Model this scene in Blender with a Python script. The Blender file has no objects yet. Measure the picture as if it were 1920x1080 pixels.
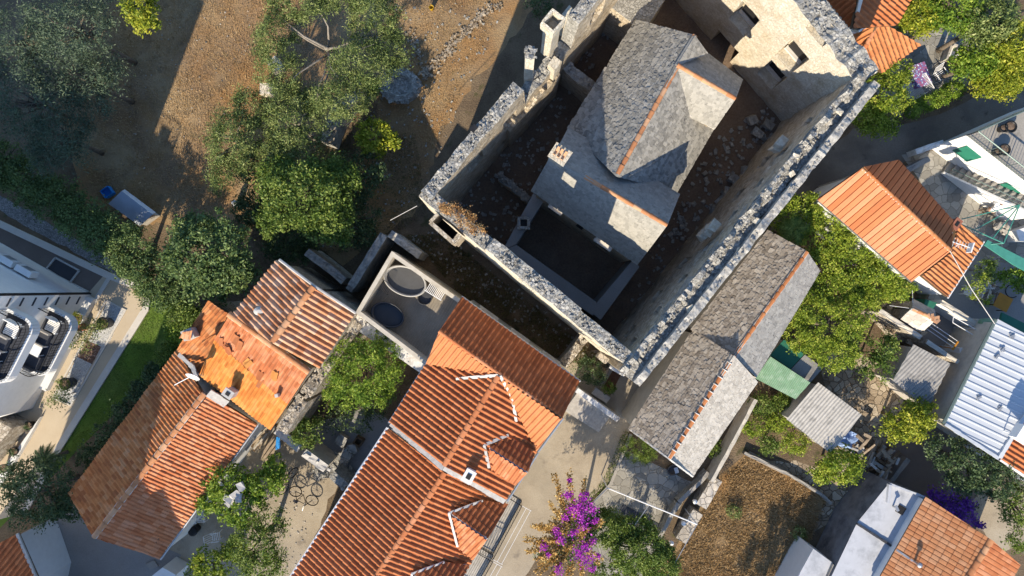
import bpy, bmesh, math, random
import numpy as np
from mathutils import Vector, Matrix, noise

# ---------------------------------------------------------------- camera, sky, sun, exposure
SC = bpy.context.scene
COL = SC.collection
H, F = 40.0, 1340.0
cam = bpy.data.cameras.new("camera"); camo = bpy.data.objects.new("camera", cam); COL.objects.link(camo)
camo.location = (0, 0, H); camo.rotation_euler = (0, 0, 0)
cam.sensor_fit = 'HORIZONTAL'; cam.angle = 2*math.atan(960/F); cam.clip_start = .5; cam.clip_end = 2000
SC.camera = camo
SUN_AZ = Vector((0.36, 0.933))          # horizontal direction the light travels
SUN_EL = math.radians(31)
world = bpy.data.worlds.new("World"); SC.world = world; world.use_nodes = True
wn = world.node_tree; bg = wn.nodes['Background']
sky = wn.nodes.new('ShaderNodeTexSky'); sky.sky_type = 'NISHITA'; sky.sun_disc = False
sky.ozone_density = 4.5; sky.dust_density = .3; sky.sun_elevation = SUN_EL; sky.sun_rotation = math.atan2(-SUN_AZ.x, -SUN_AZ.y)
wn.links.new(sky.outputs[0], bg.inputs[0]); bg.inputs[1].default_value = 0.15
sun = bpy.data.lights.new("sun", 'SUN'); sun.energy = 5.0; sun.angle = math.radians(.5); sun.color = (1, .87, .67)
suno = bpy.data.objects.new("sun", sun); COL.objects.link(suno); suno.location = (-20, -40, 60)
suno.rotation_euler = Vector((SUN_AZ.x*math.cos(SUN_EL), SUN_AZ.y*math.cos(SUN_EL), -math.sin(SUN_EL))).to_track_quat('-Z', 'Y').to_euler()
vs = SC.view_settings; vs.view_transform = 'Standard'; vs.look = 'None'; vs.gamma = 1; vs.exposure = 0.6
SC.cycles.max_bounces = 6; SC.cycles.diffuse_bounces = 3; SC.cycles.transparent_max_bounces = 6
SC.cycles.caustics_reflective = False; SC.cycles.caustics_refractive = False

R = random.Random(7)
NR = np.random.default_rng(11)

# ---------------------------------------------------------------- photo pixel -> point at a known height
def P(px, py, z=0.0):
    k = (H-z)/F
    return Vector(((px-960)*k, (540-py)*k, z))
def PP(pts, z=0.0): return [P(a, b, z) for a, b in pts]
def plane3(a, b, c):
    n = (b-a).cross(c-a).normalized()
    if n.z < 0: n = -n
    return (a, n)
def slope(e0, e1, ze, r, zr): return plane3(P(*e0, ze), P(*e1, ze), P(*r, zr))
def onpl(px, py, pl):
    o = Vector((0, 0, H)); d = P(px, py, 0)-o
    t = (pl[0]-o).dot(pl[1])/d.dot(pl[1])
    return o+d*t
def zpl(x, y, pl):
    p, n = pl
    return p.z-(n.x*(x-p.x)+n.y*(y-p.y))/n.z
def nz(x, y=0, z=0): return noise.noise(Vector((x, y, z)))

# ---------------------------------------------------------------- materials
def nodes(name, rough=.85):
    m = bpy.data.materials.new(name); m.use_nodes = True
    nt = m.node_tree; b = nt.nodes['Principled BSDF']; b.inputs['Roughness'].default_value = rough
    b.inputs['Specular IOR Level'].default_value = .25
    return m, nt, b
def N(nt, t, **kw):
    n = nt.nodes.new(t)
    for k, v in kw.items():
        if k in n.inputs: n.inputs[k].default_value = v
        else: setattr(n, k, v)
    return n
def L(nt, a, b): nt.links.new(a, b)
def ramp(nt, fac, stops):
    r = nt.nodes.new('ShaderNodeValToRGB'); e = r.color_ramp.elements
    while len(e) > 1: e.remove(e[-1])
    e[0].position = stops[0][0]; e[0].color = (*stops[0][1], 1)
    for p, c in stops[1:]:
        q = e.new(p); q.color = (*c, 1)
    L(nt, fac, r.inputs[0]); return r.outputs[0]
def mixc(nt, fac, a, b, mode='MIX'):
    m = nt.nodes.new('ShaderNodeMix'); m.data_type = 'RGBA'; m.blend_type = mode
    for s, v in ((m.inputs[0], fac), (m.inputs[6], a), (m.inputs[7], b)):
        if isinstance(v, (int, float)): s.default_value = v
        elif isinstance(v, tuple): s.default_value = (*v, 1)
        else: L(nt, v, s)
    return m.outputs[2]
def math_(nt, op, a, b=0.0):
    m = nt.nodes.new('ShaderNodeMath'); m.operation = op
    for s, v in ((m.inputs[0], a), (m.inputs[1], b)):
        if isinstance(v, (int, float)): s.default_value = v
        else: L(nt, v, s)
    return m.outputs[0]
def coords(nt, world_=False):
    if world_: return nt.nodes.new('ShaderNodeNewGeometry').outputs['Position']
    return nt.nodes.new('ShaderNodeTexCoord').outputs['Object']
def noise_t(nt, co, scale, detail=6, rough=.6, dist=0):
    n = N(nt, 'ShaderNodeTexNoise', Scale=scale, Detail=detail, Roughness=rough, Distortion=dist); L(nt, co, n.inputs['Vector']); return n.outputs['Fac']
def bump(nt, b, h, dist=.03, strength=1.0):
    n = N(nt, 'ShaderNodeBump', Strength=strength, Distance=dist); L(nt, h, n.inputs['Height']); L(nt, n.outputs[0], b.inputs['Normal'])
def c3(h): return tuple(h)
def m_noise(name, stops, scale=1.2, fine=14, bd=.03, rough=.9, spots=None, world_=True, fmix=.5, big=None):
    m, nt, b = nodes(name, rough); co = coords(nt, world_)
    a = noise_t(nt, co, scale, 8, .65); f = noise_t(nt, co, fine, 6, .7)
    s = math_(nt, 'ADD', math_(nt, 'MULTIPLY', a, 1-fmix), math_(nt, 'MULTIPLY', f, fmix))
    col = ramp(nt, s, stops)
    if spots:
        g = noise_t(nt, co, spots[0], 3, .6)
        col = mixc(nt, ramp(nt, g, [(spots[1], (0, 0, 0)), (spots[1]+.1, (1, 1, 1))]), col, spots[2])
    for g_ in (big or ()):
        g = noise_t(nt, co, g_[0], 5, .6, .3); col = mixc(nt, math_(nt, 'MULTIPLY', ramp(nt, g, [(g_[1]-.08, (0, 0, 0)), (g_[1]+.1, (1, 1, 1))]), g_[3]), col, g_[2])
    L(nt, col, b.inputs['Base Color']); bump(nt, b, f, bd); return m
def m_tile(name, stops, stain=(.10, .05, .035), stain_at=.62, amount=.6, lichen=None):
    m, nt, b = nodes(name, .8)
    uv = nt.nodes.new('ShaderNodeUVMap').outputs[0]
    fl = N(nt, 'ShaderNodeVectorMath', operation='FLOOR'); L(nt, uv, fl.inputs[0])
    w = N(nt, 'ShaderNodeTexWhiteNoise', noise_dimensions='2D'); L(nt, fl.outputs[0], w.inputs['Vector'])
    co = coords(nt); big = noise_t(nt, co, .55, 5, .6); fine = noise_t(nt, co, 9, 6, .7)
    f = math_(nt, 'ADD', math_(nt, 'MULTIPLY', w.outputs['Value'], .55), math_(nt, 'ADD', math_(nt, 'MULTIPLY', big, .3), math_(nt, 'MULTIPLY', fine, .2)))
    col = ramp(nt, f, stops)
    st = noise_t(nt, co, 1.6, 7, .7)
    col = mixc(nt, math_(nt, 'MULTIPLY', ramp(nt, st, [(stain_at-.12, (0, 0, 0)), (stain_at+.1, (1, 1, 1))]), amount), col, stain)
    if lichen:
        g = noise_t(nt, co, 6, 4, .7); col = mixc(nt, ramp(nt, g, [(.63, (0, 0, 0)), (.7, (.7, .7, .7))]), col, lichen)
    L(nt, col, b.inputs['Base Color']); bump(nt, b, fine, .012); return m
def m_slab(name, stops, lichen=(.34, .33, .29), dark=(.07, .07, .075)):
    m, nt, b = nodes(name, .9)
    uv = nt.nodes.new('ShaderNodeUVMap').outputs[0]; sx = nt.nodes.new('ShaderNodeSeparateXYZ'); L(nt, uv, sx.inputs[0])
    co = coords(nt); fine = noise_t(nt, co, 7, 8, .75); big = noise_t(nt, co, .8, 4, .6)
    f = math_(nt, 'ADD', math_(nt, 'MULTIPLY', sx.outputs[0], .4), math_(nt, 'ADD', math_(nt, 'MULTIPLY', fine, .45), math_(nt, 'MULTIPLY', big, .2)))
    col = ramp(nt, f, stops)
    g = noise_t(nt, co, 3.5, 6, .75); col = mixc(nt, ramp(nt, g, [(.56, (0, 0, 0)), (.66, (.75, .75, .75))]), col, lichen)
    g2 = noise_t(nt, co, 5.1, 5, .75, .4); col = mixc(nt, ramp(nt, g2, [(.6, (0, 0, 0)), (.67, (.8, .8, .8))]), col, dark)
    L(nt, col, b.inputs['Base Color']); bump(nt, b, fine, .025); return m
def m_stone(name, stops, mortar, scale=4.0, mw=.06, bd=.05, stretch=(1, 1, 1.6), dirt=(.06, .055, .05), da=.5):
    m, nt, b = nodes(name, .92); co = coords(nt)
    mp = N(nt, 'ShaderNodeMapping'); mp.inputs['Scale'].default_value = stretch; L(nt, co, mp.inputs[0])
    wob = N(nt, 'ShaderNodeTexNoise', Scale=2.2, Detail=4.0); L(nt, mp.outputs[0], wob.inputs['Vector'])
    ad = N(nt, 'ShaderNodeVectorMath', operation='MULTIPLY_ADD'); L(nt, wob.outputs['Color'], ad.inputs[0]); ad.inputs[1].default_value = (.25, .25, .25); L(nt, mp.outputs[0], ad.inputs[2])
    v1 = N(nt, 'ShaderNodeTexVoronoi', Scale=scale); L(nt, ad.outputs[0], v1.inputs['Vector'])
    v2 = N(nt, 'ShaderNodeTexVoronoi', Scale=scale, feature='DISTANCE_TO_EDGE'); L(nt, ad.outputs[0], v2.inputs['Vector'])
    sx = nt.nodes.new('ShaderNodeSeparateColor'); L(nt, v1.outputs['Color'], sx.inputs[0])
    fine = noise_t(nt, co, 12, 7, .75)
    f = math_(nt, 'ADD', math_(nt, 'MULTIPLY', sx.outputs[0], .55), math_(nt, 'MULTIPLY', fine, .5))
    col = ramp(nt, f, stops)
    edge = ramp(nt, v2.outputs['Distance'], [(0, (0, 0, 0)), (mw, (1, 1, 1))])
    col = mixc(nt, edge, mortar, col)
    d = noise_t(nt, co, .9, 7, .7); col = mixc(nt, math_(nt, 'MULTIPLY', ramp(nt, d, [(.5, (0, 0, 0)), (.72, (1, 1, 1))]), da), col, dirt)
    L(nt, col, b.inputs['Base Color'])
    hgt = math_(nt, 'ADD', edge, math_(nt, 'MULTIPLY', fine, .8)); bump(nt, b, hgt, bd); return m
def m_leaf(name, stops, trans=.25, rough=.55):
    m, nt, b = nodes(name, rough)
    uv = nt.nodes.new('ShaderNodeUVMap').outputs[0]; sx = nt.nodes.new('ShaderNodeSeparateXYZ'); L(nt, uv, sx.inputs[0])
    f = math_(nt, 'ADD', math_(nt, 'MULTIPLY', sx.outputs[0], .55), math_(nt, 'MULTIPLY', sx.outputs[1], .45))
    col = ramp(nt, f, stops); L(nt, col, b.inputs['Base Color'])
    b.inputs['Specular IOR Level'].default_value = .3
    tr = N(nt, 'ShaderNodeBsdfTranslucent'); L(nt, mixc(nt, .35, col, (.25, .3, .03)), tr.inputs['Color'])
    mx = nt.nodes.new('ShaderNodeMixShader'); mx.inputs[0].default_value = trans
    L(nt, b.outputs[0], mx.inputs[1]); L(nt, tr.outputs[0], mx.inputs[2])
    L(nt, mx.outputs[0], nt.nodes['Material Output'].inputs[0]); return m
def m_plain(name, col, rough=.5, metal=0.0, var=.12, scale=4, bd=.006, dirt=None):
    m, nt, b = nodes(name, rough); co = coords(nt); b.inputs['Metallic'].default_value = metal
    f = noise_t(nt, co, scale, 6, .65)
    c = ramp(nt, f, [(.3, tuple(x*(1-var) for x in col)), (.7, tuple(min(1, x*(1+var)) for x in col))])
    if dirt:
        g = noise_t(nt, co, dirt[0], 7, .7); c = mixc(nt, math_(nt, 'MULTIPLY', ramp(nt, g, [(dirt[1], (0, 0, 0)), (dirt[1]+.18, (1, 1, 1))]), dirt[3] if len(dirt) > 3 else .6), c, dirt[2])
    L(nt, c, b.inputs['Base Color']); bump(nt, b, f, bd); return m

M = {}
def setup_materials():
    M['soil'] = m_noise('soil', [(.28, (.09, .06, .042)), (.46, (.17, .12, .085)), (.6, (.24, .175, .125)), (.74, (.34, .27, .2))], .5, 9, .06)
    M['dry_grass'] = m_noise('dry_grass', [(.27, (.10, .065, .04)), (.42, (.20, .13, .075)), (.55, (.31, .205, .115)), (.7, (.44, .33, .21))], .45, 11, .07, spots=(1.1, .63, (.11, .095, .05)), big=((.22, .5, (.42, .31, .17), .55), (.3, .54, (.36, .18, .055), .6), (.9, .62, (.12, .085, .055), .6)))
    M['yard_soil'] = m_noise('yard_soil', [(.28, (.07, .05, .033)), (.45, (.14, .10, .065)), (.6, (.22, .165, .105)), (.75, (.33, .27, .19))], .7, 12, .07, spots=(.9, .6, (.075, .075, .03)))
    M['plot'] = m_noise('plot', [(.28, (.11, .07, .04)), (.43, (.23, .15, .075)), (.56, (.35, .235, .12)), (.72, (.48, .36, .22))], .6, 10, .08, spots=(.8, .62, (.10, .075, .045)), big=((.35, .52, (.33, .18, .06), .55), (.5, .55, (.2, .17, .11), .6)))
    M['lane'] = m_noise('lane', [(.3, (.27, .22, .16)), (.5, (.38, .32, .24)), (.7, (.48, .42, .33))], .5, 16, .015, spots=(.9, .62, (.22, .185, .145)), big=((.4, .55, (.30, .26, .2), .6), (1.7, .62, (.24, .2, .15), .5)))
    M['road'] = m_noise('road', [(.3, (.13, .105, .085)), (.5, (.19, .16, .13)), (.7, (.27, .23, .19))], .45, 14, .015, spots=(1.3, .64, (.10, .085, .07)), big=((.5, .54, (.11, .095, .08), .6),))
    M['drive'] = m_noise('drive', [(.3, (.15, .12, .10)), (.7, (.22, .18, .155))], 1.0, 30, .01)
    M['paving'] = m_noise('paving', [(.3, (.46, .37, .26)), (.5, (.52, .43, .31)), (.7, (.58, .49, .36))], .7, 30, .006)
    M['kerb'] = m_noise('kerb', [(.3, (.52, .48, .42)), (.7, (.66, .62, .56))], 1.2, 20, .006)
    M['gravel_white'] = m_stone('gravel_white', [(.2, (.62, .62, .62)), (.6, (.84, .84, .82))], (.34, .34, .34), 20, .09, .03, (1, 1, 1), (.4, .4, .4), .2)
    M['gravel_red'] = m_stone('gravel_red', [(.2, (.17, .09, .06)), (.5, (.34, .19, .13)), (.75, (.5, .34, .26))], (.05, .03, .02), 13, .1, .03, (1, 1, 1))
    M['gravel_grey'] = m_stone('gravel_grey', [(.2, (.2, .2, .2)), (.6, (.42, .41, .4))], (.08, .08, .08), 14, .1, .03, (1, 1, 1))
    M['lawn'] = m_noise('lawn', [(.3, (.09, .17, .018)), (.5, (.125, .215, .026)), (.7, (.17, .26, .045))], .6, 40, .03, big=((.5, .52, (.15, .19, .05), .5), (1.2, .6, (.08, .15, .02), .5)))
    M['concrete'] = m_noise('concrete', [(.3, (.25, .235, .21)), (.5, (.32, .3, .27)), (.7, (.4, .37, .33))], .6, 10, .01, spots=(1.1, .64, (.19, .175, .155)))
    M['concrete_grey'] = m_noise('concrete_grey', [(.3, (.21, .205, .2)), (.7, (.33, .32, .31))], .6, 14, .008, spots=(.7, .65, (.17, .165, .16)))
    M['flags'] = m_stone('flagstones', [(.2, (.22, .205, .18)), (.5, (.30, .285, .25)), (.75, (.38, .36, .32))], (.17, .155, .13), 2.3, .03, .02, (1, 1, 1), (.16, .15, .12), .5)
    M['flags_warm'] = m_stone('garden_stones', [(.2, (.26, .2, .14)), (.5, (.40, .32, .23)), (.75, (.54, .46, .35))], (.2, .155, .105), 2.7, .05, .07, (1, 1, 1), (.14, .10, .065), .55)
    M['flags_light'] = m_stone('flag_top', [(.2, (.34, .3, .25)), (.7, (.56, .51, .44))], (.2, .17, .14), 2.6, .05, .03, (1, 1, 1), (.3, .26, .2), .3)
    M['wood_deck'] = m_plain('deck_boards', (.27, .235, .19), .75, 0, .25, 1.5, .01, (3, .55, (.13, .1, .07)))
    # terracotta
    M['tile_orange'] = m_tile('tile_orange', [(.2, (.40, .145, .055)), (.5, (.48, .185, .07)), (.9, (.55, .235, .10))], amount=.2)
    M['tile_red'] = m_tile('tile_red', [(.2, (.37, .115, .04)), (.5, (.45, .15, .054)), (.9, (.52, .195, .08))], amount=.2)
    M['tile_rust_shade'] = m_tile('tile_rust_shade', [(.2, (.32, .095, .034)), (.5, (.385, .12, .043)), (.8, (.44, .145, .055))], amount=.2)  # darker tile; puts shade into the colour of slopes turned from the sun
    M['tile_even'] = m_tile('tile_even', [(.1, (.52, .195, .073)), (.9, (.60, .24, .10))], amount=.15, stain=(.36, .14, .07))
    M['tile_old'] = m_tile('tile_old', [(.15, (.30, .095, .038)), (.4, (.44, .155, .05)), (.65, (.54, .215, .075)), (.9, (.58, .30, .15))], amount=.5, stain=(.16, .07, .04))
    M['tile_bright'] = m_tile('tile_bright', [(.2, (.52, .17, .035)), (.5, (.62, .23, .05)), (.8, (.67, .3, .085))], amount=.3, stain=(.36, .11, .04))
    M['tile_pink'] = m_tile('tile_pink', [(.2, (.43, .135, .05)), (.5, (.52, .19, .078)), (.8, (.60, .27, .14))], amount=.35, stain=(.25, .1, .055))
    M['tile_mixed'] = m_tile('tile_mixed', [(.15, (.34, .135, .06)), (.4, (.50, .22, .10)), (.65, (.58, .33, .2)), (.9, (.58, .42, .31))], amount=.4, lichen=(.4, .33, .25))
    M['tile_sun'] = m_tile('tile_sunned', [(.15, (.44, .17, .07)), (.5, (.53, .235, .105)), (.9, (.58, .32, .18))], amount=.4, stain=(.3, .14, .07))
    M['ridge'] = m_tile('ridge_tiles', [(.2, (.40, .16, .07)), (.5, (.52, .24, .11)), (.85, (.6, .36, .21))], amount=.4)
    M['slab_church'] = m_slab('slab_church', [(.25, (.17, .165, .15)), (.45, (.26, .25, .225)), (.65, (.36, .345, .31)), (.85, (.44, .42, .38))])
    M['slab_smooth'] = m_slab('slab_smooth', [(.25, (.24, .232, .21)), (.5, (.31, .3, .27)), (.8, (.38, .365, .33))], (.42, .4, .36), (.15, .15, .14))
    M['slab_house'] = m_slab('slab_house', [(.25, (.21, .175, .14)), (.45, (.34, .29, .235)), (.65, (.45, .395, .33)), (.85, (.54, .485, .41))], (.52, .47, .4), (.11, .095, .08))
    M['slab_pale'] = m_slab('slab_pale', [(.25, (.36, .325, .28)), (.5, (.49, .45, .39)), (.8, (.60, .555, .49))], (.62, .58, .52), (.25, .22, .19))
    M['slab_grey'] = m_slab('slab_grey', [(.25, (.22, .21, .195)), (.5, (.31, .295, .275)), (.8, (.4, .385, .355))], (.46, .44, .4), (.12, .115, .11))
    M['castle'] = m_stone('castle_stone', [(.15, (.34, .27, .19)), (.45, (.50, .42, .31)), (.75, (.62, .55, .44))], (.46, .39, .29), 5.0, .05, .05, (1, 1, 1.5), (.27, .2, .12), .6)
    M['castle_pale'] = m_stone('castle_pale', [(.15, (.50, .43, .32)), (.45, (.62, .56, .45)), (.8, (.7, .65, .55))], (.62, .56, .45), 7.0, .08, .02, (1, 1, 1.2), (.42, .31, .17), .7)
    M['rubble'] = m_stone('rubble', [(.2, (.25, .24, .22)), (.45, (.36, .35, .32)), (.8, (.47, .455, .42))], (.26, .25, .23), 7, .05, .04, (1, 1, 1), (.14, .14, .13), .5)
    M['rubble_warm'] = m_stone('rubble_warm', [(.15, (.3, .25, .19)), (.45, (.45, .39, .31)), (.8, (.6, .55, .47))], (.24, .2, .16), 6.0, .05, .06, (1, 1, 1), (.16, .13, .1), .5)
    M['rubble_earth'] = m_stone('rubble_earth', [(.15, (.26, .2, .14)), (.45, (.36, .29, .21)), (.8, (.48, .41, .32))], (.2, .15, .1), 6, .05, .05, (1, 1, 1), (.16, .12, .08), .5)
    M['plaster'] = m_plain('pale_plaster', (.52, .48, .41), .9, 0, .14, 3, .01, (1.6, .55, (.34, .28, .2), .5))
    M['white_wall'] = m_plain('white_wall', (.74, .74, .73), .85, 0, .05, 3, .006, (1.8, .62, (.5, .48, .45), .5))
    M['stain_shade'] = m_plain('stained_shaded_wall', (.17, .175, .19), .9, 0, .3, 2, .01, (.8, .5, (.05, .055, .07), .8))  # staining and the wall's own shade put into one dark colour
    M['white_peel'] = m_plain('peeling_wall', (.66, .66, .66), .9, 0, .1, 4, .01, (2.2, .5, (.36, .32, .27), .8))
    M['roof_white'] = m_plain('white_roof_paint', (.48, .495, .53), .8, 0, .06, 2.2, .006, (.9, .5, (.25, .265, .29), .75))
    M['cement'] = m_plain('cement', (.5, .48, .45), .9, 0, .14, 6, .012, (4, .55, (.3, .28, .26)))
    M['cement_old'] = m_plain('old_cement', (.40, .385, .355), .9, 0, .3, 6, .04, (4, .48, (.17, .165, .155), .8))
    M['lime'] = m_plain('lime_mortar', (.66, .63, .58), .9, 0, .1, 8, .015)
    M['dark'] = m_plain('dark_opening', (.02, .02, .022), .6, 0, .1)
    M['metal_white'] = m_plain('white_sheet', (.52, .55, .59), .4, 0, .05, 1.0, .002, (.9, .62, (.5, .5, .5), .4))
    M['fibro'] = m_plain('fibre_cement', (.44, .42, .385), .9, 0, .14, 3, .008, (2.5, .5, (.2, .195, .18), .65))
    M['fibro_dark'] = m_plain('old_fibre_cement', (.31, .30, .285), .9, 0, .2, 3, .008, (2.0, .48, (.15, .15, .15), .7))
    M['green_sheet'] = m_plain('green_sheet', (.18, .30, .19), .6, 0, .15, 3, .004, (2, .5, (.36, .45, .36), .7))
    M['green_dark'] = m_plain('dark_green_sheet', (.03, .15, .10), .5, 0, .1)
    M['green_paint'] = m_plain('green_paint', (.03, .19, .125), .5, 0, .1)
    M['green_metal'] = m_plain('green_rail', (.17, .22, .2), .45, .3, .1)
    M['teal'] = m_plain('teal_paint', (.06, .25, .2), .55, 0, .15)
    M['white_metal'] = m_plain('white_metal', (.78, .78, .78), .4, 0, .04)
    M['steel'] = m_plain('galvanised', (.45, .46, .47), .4, .6, .1)
    M['black_metal'] = m_plain('black_metal', (.02, .02, .022), .45, .3, .1)
    M['wood'] = m_plain('weathered_wood', (.33, .26, .19), .85, 0, .3, 5, .015)
    M['wood_dark'] = m_plain('dark_wood', (.13, .085, .05), .8, 0, .3, 5, .01)
    M['wood_grey'] = m_plain('grey_boards', (.42, .39, .35), .85, 0, .2, 5, .01)
    M['bark'] = m_plain('bark', (.16, .13, .10), .95, 0, .35, 8, .03)
    M['bark_pale'] = m_plain('pale_bark', (.27, .24, .2), .95, 0, .3, 8, .03)
    M['amber'] = m_plain('amber_table', (.5, .22, .03), .5, 0, .12)
    M['blue_plastic'] = m_plain('blue_plastic', (.02, .2, .55), .4, 0, .1)
    M['tarp'] = m_plain('blue_tarp', (.22, .32, .55), .5, 0, .15)
    M['tub'] = m_plain('tub_liner', (.085, .085, .085), .5, 0, .12, 2)
    M['tub_rim'] = m_plain('tub_rim', (.36, .35, .33), .5, 0, .1)
    M['tub_dark'] = m_plain('tub_cover', (.055, .058, .066), .5, 0, .1, 2)
    M['pale_plastic'] = m_plain('pale_plastic', (.8, .8, .79), .35, 0, .03)
    M['cushion'] = m_plain('dark_cushion', (.05, .055, .07), .9, 0, .1)
    M['cloth_white'] = m_plain('white_cloth', (.8, .8, .79), .9, 0, .04)
    M['skin'] = m_plain('skin', (.5, .29, .2), .6, 0, .05)
    M['trousers'] = m_plain('trousers', (.17, .14, .11), .9, 0, .1)
    M['hair'] = m_plain('hair', (.30, .17, .09), .8, 0, .15)
    M['red_soil'] = m_noise('red_soil', [(.3, (.10, .05, .03)), (.7, (.2, .1, .06))], 1.5, 12, .05)
    M['brick'] = m_plain('old_brick', (.3, .12, .08), .9, 0, .25, 6, .02)
    # leaves
    M['lf_olive'] = m_leaf('olive_leaf', [(.15, (.06, .095, .028)), (.4, (.125, .18, .05)), (.65, (.23, .285, .085)), (.9, (.40, .43, .16))], .22)
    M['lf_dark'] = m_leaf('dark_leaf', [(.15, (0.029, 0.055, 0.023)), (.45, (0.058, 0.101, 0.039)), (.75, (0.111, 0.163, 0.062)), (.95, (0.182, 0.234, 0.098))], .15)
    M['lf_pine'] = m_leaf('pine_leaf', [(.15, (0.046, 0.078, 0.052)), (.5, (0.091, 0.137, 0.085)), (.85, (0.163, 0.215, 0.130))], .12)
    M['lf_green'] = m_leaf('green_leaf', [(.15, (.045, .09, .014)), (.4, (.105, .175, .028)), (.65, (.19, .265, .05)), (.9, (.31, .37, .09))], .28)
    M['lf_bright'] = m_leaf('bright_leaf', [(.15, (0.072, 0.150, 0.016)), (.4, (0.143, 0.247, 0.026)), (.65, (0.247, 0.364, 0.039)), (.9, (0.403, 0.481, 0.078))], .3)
    M['lf_yellow'] = m_leaf('yellow_leaf', [(.15, (0.117, 0.169, 0.016)), (.4, (0.247, 0.305, 0.026)), (.65, (0.403, 0.429, 0.039)), (.9, (0.559, 0.533, 0.078))], .3)
    M['lf_ivy'] = m_leaf('ivy_leaf', [(.15, (.07, .13, .012)), (.4, (.20, .29, .025)), (.65, (.34, .42, .045)), (.85, (.48, .51, .08)), (.97, (.55, .52, .13))], .35)
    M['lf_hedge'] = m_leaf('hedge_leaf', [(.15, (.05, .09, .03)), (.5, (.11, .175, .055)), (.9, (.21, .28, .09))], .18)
    M['lf_tan'] = m_leaf('dry_leaf', [(.15, (0.260, 0.117, 0.039)), (.5, (0.468, 0.247, 0.091)), (.9, (0.676, 0.442, 0.195))], .15)
    M['lf_bract'] = m_leaf('old_bract', [(.15, (0.325, 0.169, 0.039)), (.5, (0.585, 0.351, 0.104)), (.9, (0.750, 0.585, 0.260))], .25)
    M['lf_purple'] = m_leaf('purple_flower', [(.15, (.28, .012, .32)), (.5, (.46, .025, .52)), (.9, (.68, .09, .70))], .35)
    M['lf_purple_dark'] = m_leaf('violet_flower', [(.15, (0.088, 0.015, 0.250)), (.5, (0.175, 0.031, 0.425)), (.9, (0.300, 0.075, 0.575))], .3)
    M['straw'] = m_leaf('straw', [(.15, (.22, .14, .065)), (.5, (.41, .26, .12)), (.9, (.60, .44, .25))], .2)
    M['weeds'] = m_leaf('weeds', [(.15, (.05, .05, .02)), (.5, (.11, .10, .035)), (.9, (.22, .18, .08))], .2)
    # striped / patterned cloth
    m, nt, b = nodes('patterned_cloth', .9); co = coords(nt)
    v = N(nt, 'ShaderNodeTexVoronoi', Scale=9.0); L(nt, co, v.inputs['Vector'])
    L(nt, ramp(nt, v.outputs['Distance'], [(.25, (.7, .7, .75)), (.4, (.12, .17, .42)), (.7, (.3, .1, .2))]), b.inputs['Base Color']); M['pattern'] = m
setup_materials()
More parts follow.
